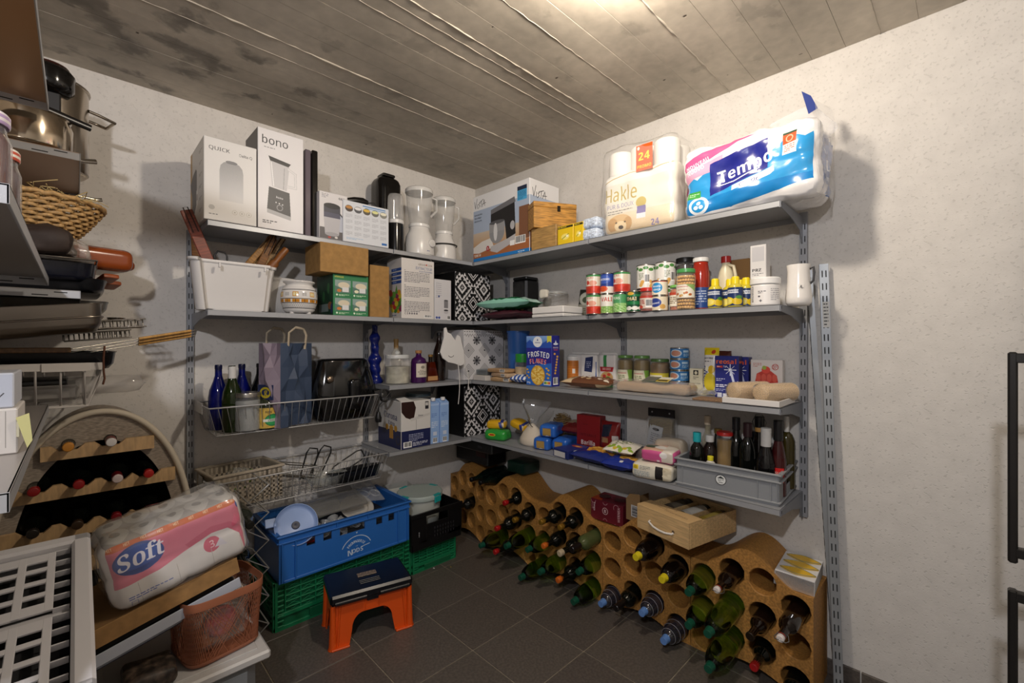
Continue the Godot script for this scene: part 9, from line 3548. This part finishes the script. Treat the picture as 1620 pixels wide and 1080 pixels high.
func left_small():
	# jam jars
	for i in 2:
		var k := Ink.sheet(60, 60, C("d6cfd0"), 2.0)
		for a in 4:
			for c in 4:
				k.rect(a * 15, c * 15, 15, 15, C([["d6cfd0", "a890b8"], ["d8d0c4", "b84a34"]][i][(a + c) % 2]))
		var o := thing("jam_jar", "jam jar with a %s chequered lid at the left edge" % ["purple", "red"][i], "jar", V([1.62, 1.45][i], 1.505, [2.243, 2.238][i]), LT, "jam jars")
		var r: float = [0.039, 0.033][i]
		var h: float = [0.128, 0.128][i]
		part(o, "jam", drum([U(0.0001, 0.003), U(r - 0.003, 0.003), U(r - 0.002, 0.01), U(r - 0.002, h - 0.04), U(r * 0.8, h - 0.028), U(0.0001, h - 0.026)], 20), mt(["4a1010", "3a0d0c"][i], 0.12))
		part(o, "glass", drum([U(0.0001, 0.0), U(r - 0.003, 0.0), U(r, 0.005), U(r, h - 0.042), U(r * 0.86, h - 0.026), U(r * 0.86, h - 0.012)], 24), pane("ffffff", 0.07))
		var b := MB.new()
		b.lathe([U(r * 0.93, h - 0.018), U(r * 0.96, h - 0.016), U(r * 0.96, h - 0.003), U(r * 0.9, h), U(0.0001, h)], 24)
		part(o, "lid", b, printed(k, 0.35))
	# cartons on the low shelf
	for i in 2:
		var w := 0.21
		var h: float = [0.075, 0.058][i]
		var k := Ink.box(w * 1000, h * 1000, 150, C(["c9c4bf", "b6b9c2"][i]), 2.0)
		k.F()
		if i == 0:
			for j in 34:
				k.rect(96 + j * 2.7, 2, [0.8, 1.5, 1.1][j % 3], 52, C("1c1c1e"))
			k.text("7 612345 29199", 188, 58, 7, C("2a2a2c"), 2, false, false)
			k.rect(196, 4, 1.0, 60, C("8a8680"))
		else:
			k.rect(0, 0, w * 1000, 58, C("b0b5c2"))
			for j in 7:
				k.line(140 + j * 7, 54, 162 + j * 6, 34 + (j % 3) * 5, 1.6, C(["3a3a40", "d8d8dc", "6a3a38"][j % 3]))
			k.small(150, 50, 40, 1, 4, 2, C("6a6a70"))
		var o := carton("flat_carton", ["white carton with a large barcode on the low left shelf", "pale grey carton with a sketch lying on the barcode carton"][i], "carton", V([1.48, 1.465][i], 1.1235 + i * 0.0755, [2.313, 2.318][i]), LT, w, h, 0.15, k, "r")
		if i == 0:
			var b := MB.new()
			b.face([V(0.103, 0.06, 0.004), V(0.118, 0.066, 0.0), V(0.122, 0.02, 0.002), V(0.116, 0.008, 0.004)], V(1, 0, 1))
			part(o, "yellow_strap", b, mt("c2bf86", 0.5))
			slab(o, "catch", mt("c9c3a8", 0.5), [[V(0.1055, 0.04, -0.004), V(0.004, 0.026, 0.012)]], 0.001)
	# pale blue card and bag hanging at the near end of the low shelf
	slab(thing("shelf_card", "pale blue card standing at the near end of the low left shelf", "card", V(1.763, 1.098, 2.24)), "card", mt("aab4cc", 0.5), [[V(0.001, 0.0, 0.02), V(0.002, 0.06, 0.07)]], 0.0005)
	var kk := Ink.sheet(60, 120, C("b8b4b0"), 1.5)
	kk.rect(0, 0, 60, 36, C("d0582c"))
	kk.rect(0, 36, 60, 8, C("e2e0de"))
	kk.rect(0, 44, 60, 30, C("22409a"))
	var bg := bagof("plastic_bag", "clear bag with orange and blue print hanging at the left edge", "plastic bag", V(1.70, 0.94, 2.262), V(0, 1.2, 0), 0.07, 0.15, 0.03, printed(kk, 0.3), 61, 0.02)
	bg.set_meta("label", "bag with orange and blue print hanging at the left edge")

func barrel():
	var o := thing("barrel_rack", "upright half barrel wine rack with pale slats and curved rim", "wine rack", V(0.40, 0.0, 2.075), LT)
	# local: x to the right (world -z), z outwards
	var gw := noisy("968a7c", 0.2, 0.06, 0.7, V(3, 10, 3))
	var pale := wood("c2a074", 0.1, V(10, 2, 10))
	var prof := func(y: float) -> float:
		return 0.272 * pow(maxf(0.0, 1.0 - pow(clampf((y - 0.45) / 0.61, 0.0, 1.0), 2.4)), 0.5) if y > 0.45 else 0.272 - 0.05 * (0.45 - y)
	var outer := []
	for i in 33:
		var y := 0.45 + 0.61 * sin(PI * 0.5 * i / 32.0)
		outer.append(U(prof.call(y), y))
	var arch := func(k: float, z: float) -> Array:
		var p := []
		p.append(V(-prof.call(0.06) * k, 0.06, z))
		for q in outer:
			p.append(V(-q.x * k, 0.45 + (q.y - 0.45) * k, z))
		for i in range(31, -1, -1):
			p.append(V(outer[i].x * k, 0.45 + (outer[i].y - 0.45) * k, z))
		p.append(V(prof.call(0.06) * k, 0.06, z))
		return p
	var b := MB.new()
	b.tube(arch.call(1.0, -0.004), 0.011, 8)
	part(o, "pale_rim", b, mt("c6bba8", 0.7))
	b = MB.new()
	var A: Array = arch.call(0.985, -0.008)
	var B: Array = arch.call(0.83, -0.012)
	for i in A.size() - 1:
		b.face([A[i], A[i + 1], B[i + 1], B[i]], V(0, 0, 1))
		b.face([A[i] - V(0, 0, 0.01), A[i + 1] - V(0, 0, 0.01), B[i + 1] - V(0, 0, 0.006), B[i] - V(0, 0, 0.006)], V(0, 0, -1))
	part(o, "front_ring", b, gw)
	b = MB.new()
	var Bk: Array = arch.call(0.985, -0.34)
	b.grid([PackedVector3Array(Bk), PackedVector3Array(A)])
	part(o, "stave_shell", b, gw)
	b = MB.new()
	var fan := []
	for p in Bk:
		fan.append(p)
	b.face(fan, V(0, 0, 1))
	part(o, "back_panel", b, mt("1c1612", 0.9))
	b = MB.new()
	b.box(V(0, 0.05, -0.17), V(0.52, 0.03, 0.34), 0.004)
	part(o, "foot_board", b, gw)
	# slats with a notch for every bottle; bottles on them
	var rows := [[0.955, 0.150, [-0.083, 0.026]], [0.822, 0.215, [-0.163, -0.057, 0.043, 0.13]], [0.685, 0.240, [-0.165, -0.06, 0.04, 0.13]], [0.55, 0.25, []], [0.41, 0.26, []]]
	var caps := [["c8862e", "d6d2d0"], ["8e1a1a", "8e1a1a", "c9b8b4", "a8201c"], ["25201c", "3a2a1c", "7a141c", "5a1418"]]
	var what := [["upper row, orange-red top", "upper row, red capsule with white disc"], ["middle row, leftmost red capsule", "middle row, second red capsule", "middle row, white-topped capsule", "middle row, bright red capsule at right"], ["lower row, black capsule at left", "lower row, dark champagne cork", "lower row, deep red capsule", "lower row, dim red capsule at right"]]
	for ri in rows.size():
		var y: float = rows[ri][0]
		var hw: float = rows[ri][1]
		var ol := [U(-hw, y - 0.048), U(hw, y - 0.048), U(hw, y)]
		var xs: Array = rows[ri][2].duplicate()
		xs.reverse()
		for x in xs:
			ol.append_array([U(x + 0.042, y), U(x + 0.022, y - 0.018), U(x - 0.022, y - 0.018), U(x - 0.042, y)])
		ol.append(U(-hw, y))
		b = MB.new()
		b.prism(ol, -0.004, 0.014)
		part(o, "slat", b, pale)
		if ri < 3:
			for i in rows[ri][2].size():
				var x: float = rows[ri][2][i]
				var t := wine("bottle in the half barrel rack, %s" % what[ri][i], V(0.40 + 0.060 - 0.30, y + 0.0, 2.075 - x), Vector3.ZERO, mt("0a0c0a", 0.06), mt(caps[ri][i], 0.35), "bottles in the half barrel rack", "bordeaux" if ri < 2 else "burgundy")
				t.basis = Basis(V(0, 0, -1), V(1, 0, 0), V(0, -1, 0)).orthonormalized()
				if caps[ri][i] in ["d6d2d0", "c9b8b4"]:
					part(t, "red_skirt", cyl(0.0158, 0.24, 0.296, 0.001), mt("6a1016", 0.35))

func front_pile():
	# translucent bin with a pale lid; mesh basket, trays, kraft box, toilet rolls and the white crate
	var o := thing("storage_bin", "translucent bin with a pale lid on the floor at the left", "bin", V(1.03, 0, 1.905), LT)
	slab(o, "bin_body", mt("8a8c8c", 0.3), [[V(0, 0.155, -0.20), V(0.36, 0.31, 0.36)]], 0.03)
	slab(o, "lid", mt("b8b5b2", 0.4), [[V(0, 0.323, -0.20), V(0.42, 0.028, 0.42)]], 0.012)
	slab(o, "lid_panel", mt("b2afac", 0.45), [[V(0, 0.338, -0.20), V(0.36, 0.006, 0.36)]], 0.003)
	# orange mesh basket
	o = thing("mesh_basket", "orange metal mesh basket on the bin lid holding a clear box", "basket", V(1.0, 0.342, 1.80), LT + 0.15)
	var om := mt("9c6044", 0.45)
	var w := 0.225
	var d := 0.22
	var h := 0.20
	var sq := func(k: float, y: float, n: int) -> PackedVector3Array:
		var row := PackedVector3Array()
		for j in n + 1:
			var a := -PI + TAU * j / n
			row.append(V(signf(sin(a)) * pow(absf(sin(a)), 0.4) * w * 0.5 * k, y, -d / 2 + signf(cos(a)) * pow(absf(cos(a)), 0.4) * d * 0.5 * k))
		return row
	var b := MB.new()
	b.grid([sq.call(1.0, h - 0.026, 40), sq.call(1.015, h - 0.024, 40), sq.call(1.02, h, 40), sq.call(1.0, h, 40)], true)
	part(o, "rim_band", b, om)
	b = MB.new()
	var N := 88
	var lo: PackedVector3Array = sq.call(0.90, 0.012, N)
	var hi: PackedVector3Array = sq.call(1.0, h - 0.024, N)
	for j in N:
		for s in [5, -5]:
			b.bar(lo[j], hi[(j + s + N) % N], 0.0011, 3)
	part(o, "mesh_wires", b, om).set_meta("kind", "stuff")
	b = MB.new()
	b.grid([sq.call(0.0, 0.0, 40), sq.call(0.86, 0.0, 40), sq.call(0.92, 0.008, 40), sq.call(0.92, 0.016, 40)], true)
	part(o, "base", b, om)
	var bs := o.transform
	o = thing("clear_box", "clear plastic box with a red lidded item inside the mesh basket", "plastic box", bs * V(0, 0.012, -0.02), LT + 0.15)
	slab(o, "clear_wall", pane("d8d0c8", 0.16, 0.1), [[V(0, 0.09, -0.09), V(0.155, 0.165, 0.14)]], 0.02)
	b = MB.new()
	b.xf = Transform3D(Basis(Vector3.RIGHT, 1.2), V(0.0, 0.075, -0.05))
	b.lathe([U(0.0001, -0.02), U(0.045, -0.02), U(0.045, 0.0), U(0.034, 0.004), U(0.03, 0.0), U(0.0001, 0.0)], 24)
	part(o, "red_lid", b, mt("8a1414", 0.3))
	slab(o, "orange_item", mt("a8622c", 0.5), [[V(-0.03, 0.03, -0.08), V(0.06, 0.04, 0.07)]], 0.012)
	# leaning stack
	var roll := -0.20
	var mk := func(called: String, label: String, cat: String, y: float, x: float, z: float) -> Node3D:
		var t := thing(called, label, cat, V(x, y, z), LT + 0.12)
		t.rotation = V(0.03, LT + 0.12, -roll)
		return t
	o = mk.call("plastic_tray", "thin dark blue translucent tray lowest in the leaning stack", "tray", 0.462, 0.97, 2.0)
	slab(o, "tray", mt("23283c", 0.3), [[V(-0.02, 0.006, -0.14), V(0.36, 0.012, 0.28)]], 0.004)
	slab(o, "clear_edge", mt("9a9ea4", 0.25), [[V(-0.02, 0.010, 0.002), V(0.36, 0.006, 0.008)]], 0.002)
	o = mk.call("box_lid", "pale grey box lid with a white edge under the kraft box", "lid", 0.492, 0.985, 1.955)
	slab(o, "front_edge", mt("b4b8c2", 0.4), [[V(0, 0.016, 0), V(0.40, 0.032, 0.004)]], 0.001)
	slab(o, "panel", mt("a8aab0", 0.5), [[V(0, 0.004, -0.15), V(0.398, 0.004, 0.29)]], 0.001)
	slab(o, "dark_contents", mt("1c1a1a", 0.5), [[V(0.02, 0.022, -0.14), V(0.34, 0.026, 0.25)]], 0.006)
	o = mk.call("cardboard_box", "flat open kraft cardboard box under the toilet roll pack", "box", 0.537, 0.99, 1.95)
	var kr := noisy("9a7446", 0.1, 0.05, 0.85, Vector3.ONE * 2.0)
	slab(o, "front_flap", kr, [[V(0, 0.034, 0.002), V(0.38, 0.050, 0.003)]], 0.0005)
	slab(o, "bottom_panel", kr, [[V(0, 0.009, -0.14), V(0.376, 0.003, 0.27)]], 0.0005)
	slab(o, "inner_fold", mt("7a5a34", 0.9), [[V(0, 0.056, -0.13), V(0.372, 0.003, 0.25)]], 0.0005)
	soft_pack()
	white_crate()
	for s in [[1.02, 0.345, 1.99, "flower-printed paper napkin pack lying on the bin lid", "3a4a2c"]]:
		b = MB.new()
		b.soft(0.12, 0.05, 0.12, 0.015, 10, {}, 5, 0.012)
		solo("napkin_pack", s[3], "napkins", b, noisy("3a3028", 0.9, 0.03, 0.5, Vector3.ONE * 4.0), V(s[0], s[1], s[2]), V(0, LT, 0))

func soft_pack():
	var w := 0.335
	var h := 0.205
	var d := 0.20
	var k := Ink.box(400, 235, 220, C("d6d1cc"), 1.5)
	k.F().rect(0, 0, 400, 30, C("c05a1c"))
	for i in 9:
		k.text("HIT", 24 + i * 44, 16, 8, C("e2c8a4"), 1, false, true, 0.9)
	k.poly([U(0, 30), U(400, 30), U(400, 200), U(380, 204), U(372, 140), U(340, 104), U(290, 100), U(220, 118), U(130, 140), U(0, 150)], C("cf7084"))
	k.poly([U(210, 100), U(290, 76), U(350, 84), U(384, 120), U(372, 140), U(340, 104), U(290, 100), U(220, 118)], C("c25a72"))
	k.ell(88, 76, 66, 48, C("23418a"))
	k.ell(84, 70, 54, 36, C("2c52a4"))
	k.text("Soft", 88, 46, 50, C("ece8ee"), 1, true, true, 0.9, -4, 0.18)
	k.ell(284, 138, 26, 26, C("c65a70"))
	k.text("3", 284, 126, 22, C("e8dcd8"), 1, false, false)
	k.poly([U(290, 152), U(312, 126), U(330, 158)], C("cfcad0"))
	for i in 4:
		k.line([70, 176, 278, 372][i], 150, [74, 178, 280, 372][i], 235, 1.6, C("b4ada6"))
	k.small(40, 186, 120, 2, 7, 3.5, C("5a68a8"), 4)
	k.rect(44, 202, 18, 22, C("8a90b8"))
	k.rect(46, 204, 14, 18, C("d6d1cc"))
	k.ell(396, 36, 16, 18, C("2a4690"))
	k.T().rect(0, 0, 400, 220, C("8f8b86"))
	for i in 5:
		for j in 2:
			k.ell(50 + i * 76, 60 + j * 100, 36, 46, C("a8a49e"))
			k.ell(50 + i * 76, 60 + j * 100, 14, 18, C("7a7670"))
	var o := thing("toilet_paper_pack", "pink and white pack reading Soft leaning on the kraft box", "toilet paper", V(1.0, 0.606, 1.898), LT)
	o.rotation = V(0.03, LT + 0.10, 0.19)
	var b := MB.new()
	b.bare = U(0.5, 0.45)
	b.soft(w, h, d, 0.035, 26, uvs(k, "r", true), 8, 0.006, V(4, 2, 2), 0.006)
	part(o, "printed_wrap", b, printed(k, 0.3, 0.3))
	part(o, "clear_film", film(w + 0.012, h + 0.008, d + 0.012, 12, 0.012), pane("ffffff", 0.06, 0.1), V(0, 0, 0.006))

func white_crate():
	# a plastic crate, lid up and tilted towards the camera: two lattice panels framed by a broad rim
	var wm := mt("c4c2c4", 0.42)
	var X := 0.54
	var Z := 0.40
	var top := 0.24
	var tilt := -0.215
	var o := thing("laundry_crate", "white plastic crate with two lattice panels in the left foreground", "crate")
	o.basis = Basis(V(0, 0, 1), tilt)
	o.position = V(1.0, 0.822, 2.112) - o.basis * V(-X / 2, top, -Z / 2)
	slab(o, "rim", wm, [[V(0, top - 0.012, -Z / 2 + 0.017), V(X, 0.026, 0.034)], [V(0, top - 0.012, Z / 2 - 0.017), V(X, 0.026, 0.034)], [V(-X / 2 + 0.017, top - 0.012, 0), V(0.034, 0.026, Z)], [V(X / 2 - 0.017, top - 0.012, 0), V(0.034, 0.026, Z)]], 0.010)
	for s in [-1.0, 1.0]:
		slab(o, "long_wall", wm, [[V(0, top / 2 - 0.01, s * (Z / 2 - 0.010)), V(X - 0.02, top - 0.03, 0.005)]], 0.001)
		slab(o, "end_wall", wm, [[V(s * (X / 2 - 0.010), top / 2 - 0.01, 0), V(0.005, top - 0.03, Z - 0.03)]], 0.001)
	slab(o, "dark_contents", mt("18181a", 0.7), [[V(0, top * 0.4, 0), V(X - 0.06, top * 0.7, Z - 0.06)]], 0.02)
	for p in 2:
		var x0 := -X / 2 + 0.036 + p * 0.247
		var x1 := x0 + 0.222
		var z0 := -Z / 2 + 0.036
		var z1 := Z / 2 - 0.036
		var y := top - 0.018
		var bx := []
		var zl := z0 + 0.026
		for i in 6:
			bx.append([V(lerpf(x0, x1, i / 5.0), y - 0.004, (z0 + zl) / 2), V(0.003, 0.014, zl - z0)])
		for i in 5:
			bx.append([V(x0 + 0.015 + i * 0.048, y, (zl + z1) / 2), V(0.014 if i > 0 and i < 4 else 0.03, 0.006, z1 - zl)])
		for j in 7:
			bx.append([V((x0 + x1) / 2, y + 0.0003, zl + 0.006 + j * 0.047), V(x1 - x0, 0.006, 0.014)])
		part(o, "lattice_panel", slabmesh(bx, 0.002), wm)
	slab(o, "centre_channel", mt("b8b6b8", 0.45), [[V(-0.0005, top - 0.03, 0.0), V(0.03, 0.006, Z - 0.07)]], 0.001)
	slab(thing("storage_box", "plain grey box under the tilted white crate", "storage box", V(1.30, 0.0, 2.34)), "box_body", mt("6a6a6c", 0.6), [[V(0.0, 0.2, 0), V(0.42, 0.40, 0.36)]], 0.006)

func _ready():
	look()
	room()
	shelving()
	right_top()
	right_second()
	right_third()
	right_bottom()
	left_top()
	left_second()
	left_short()
	left_baskets()
	floor_things()
	left_rack()
	wine_racks()
	loose_rails()
	fridge()
	finish_prints()
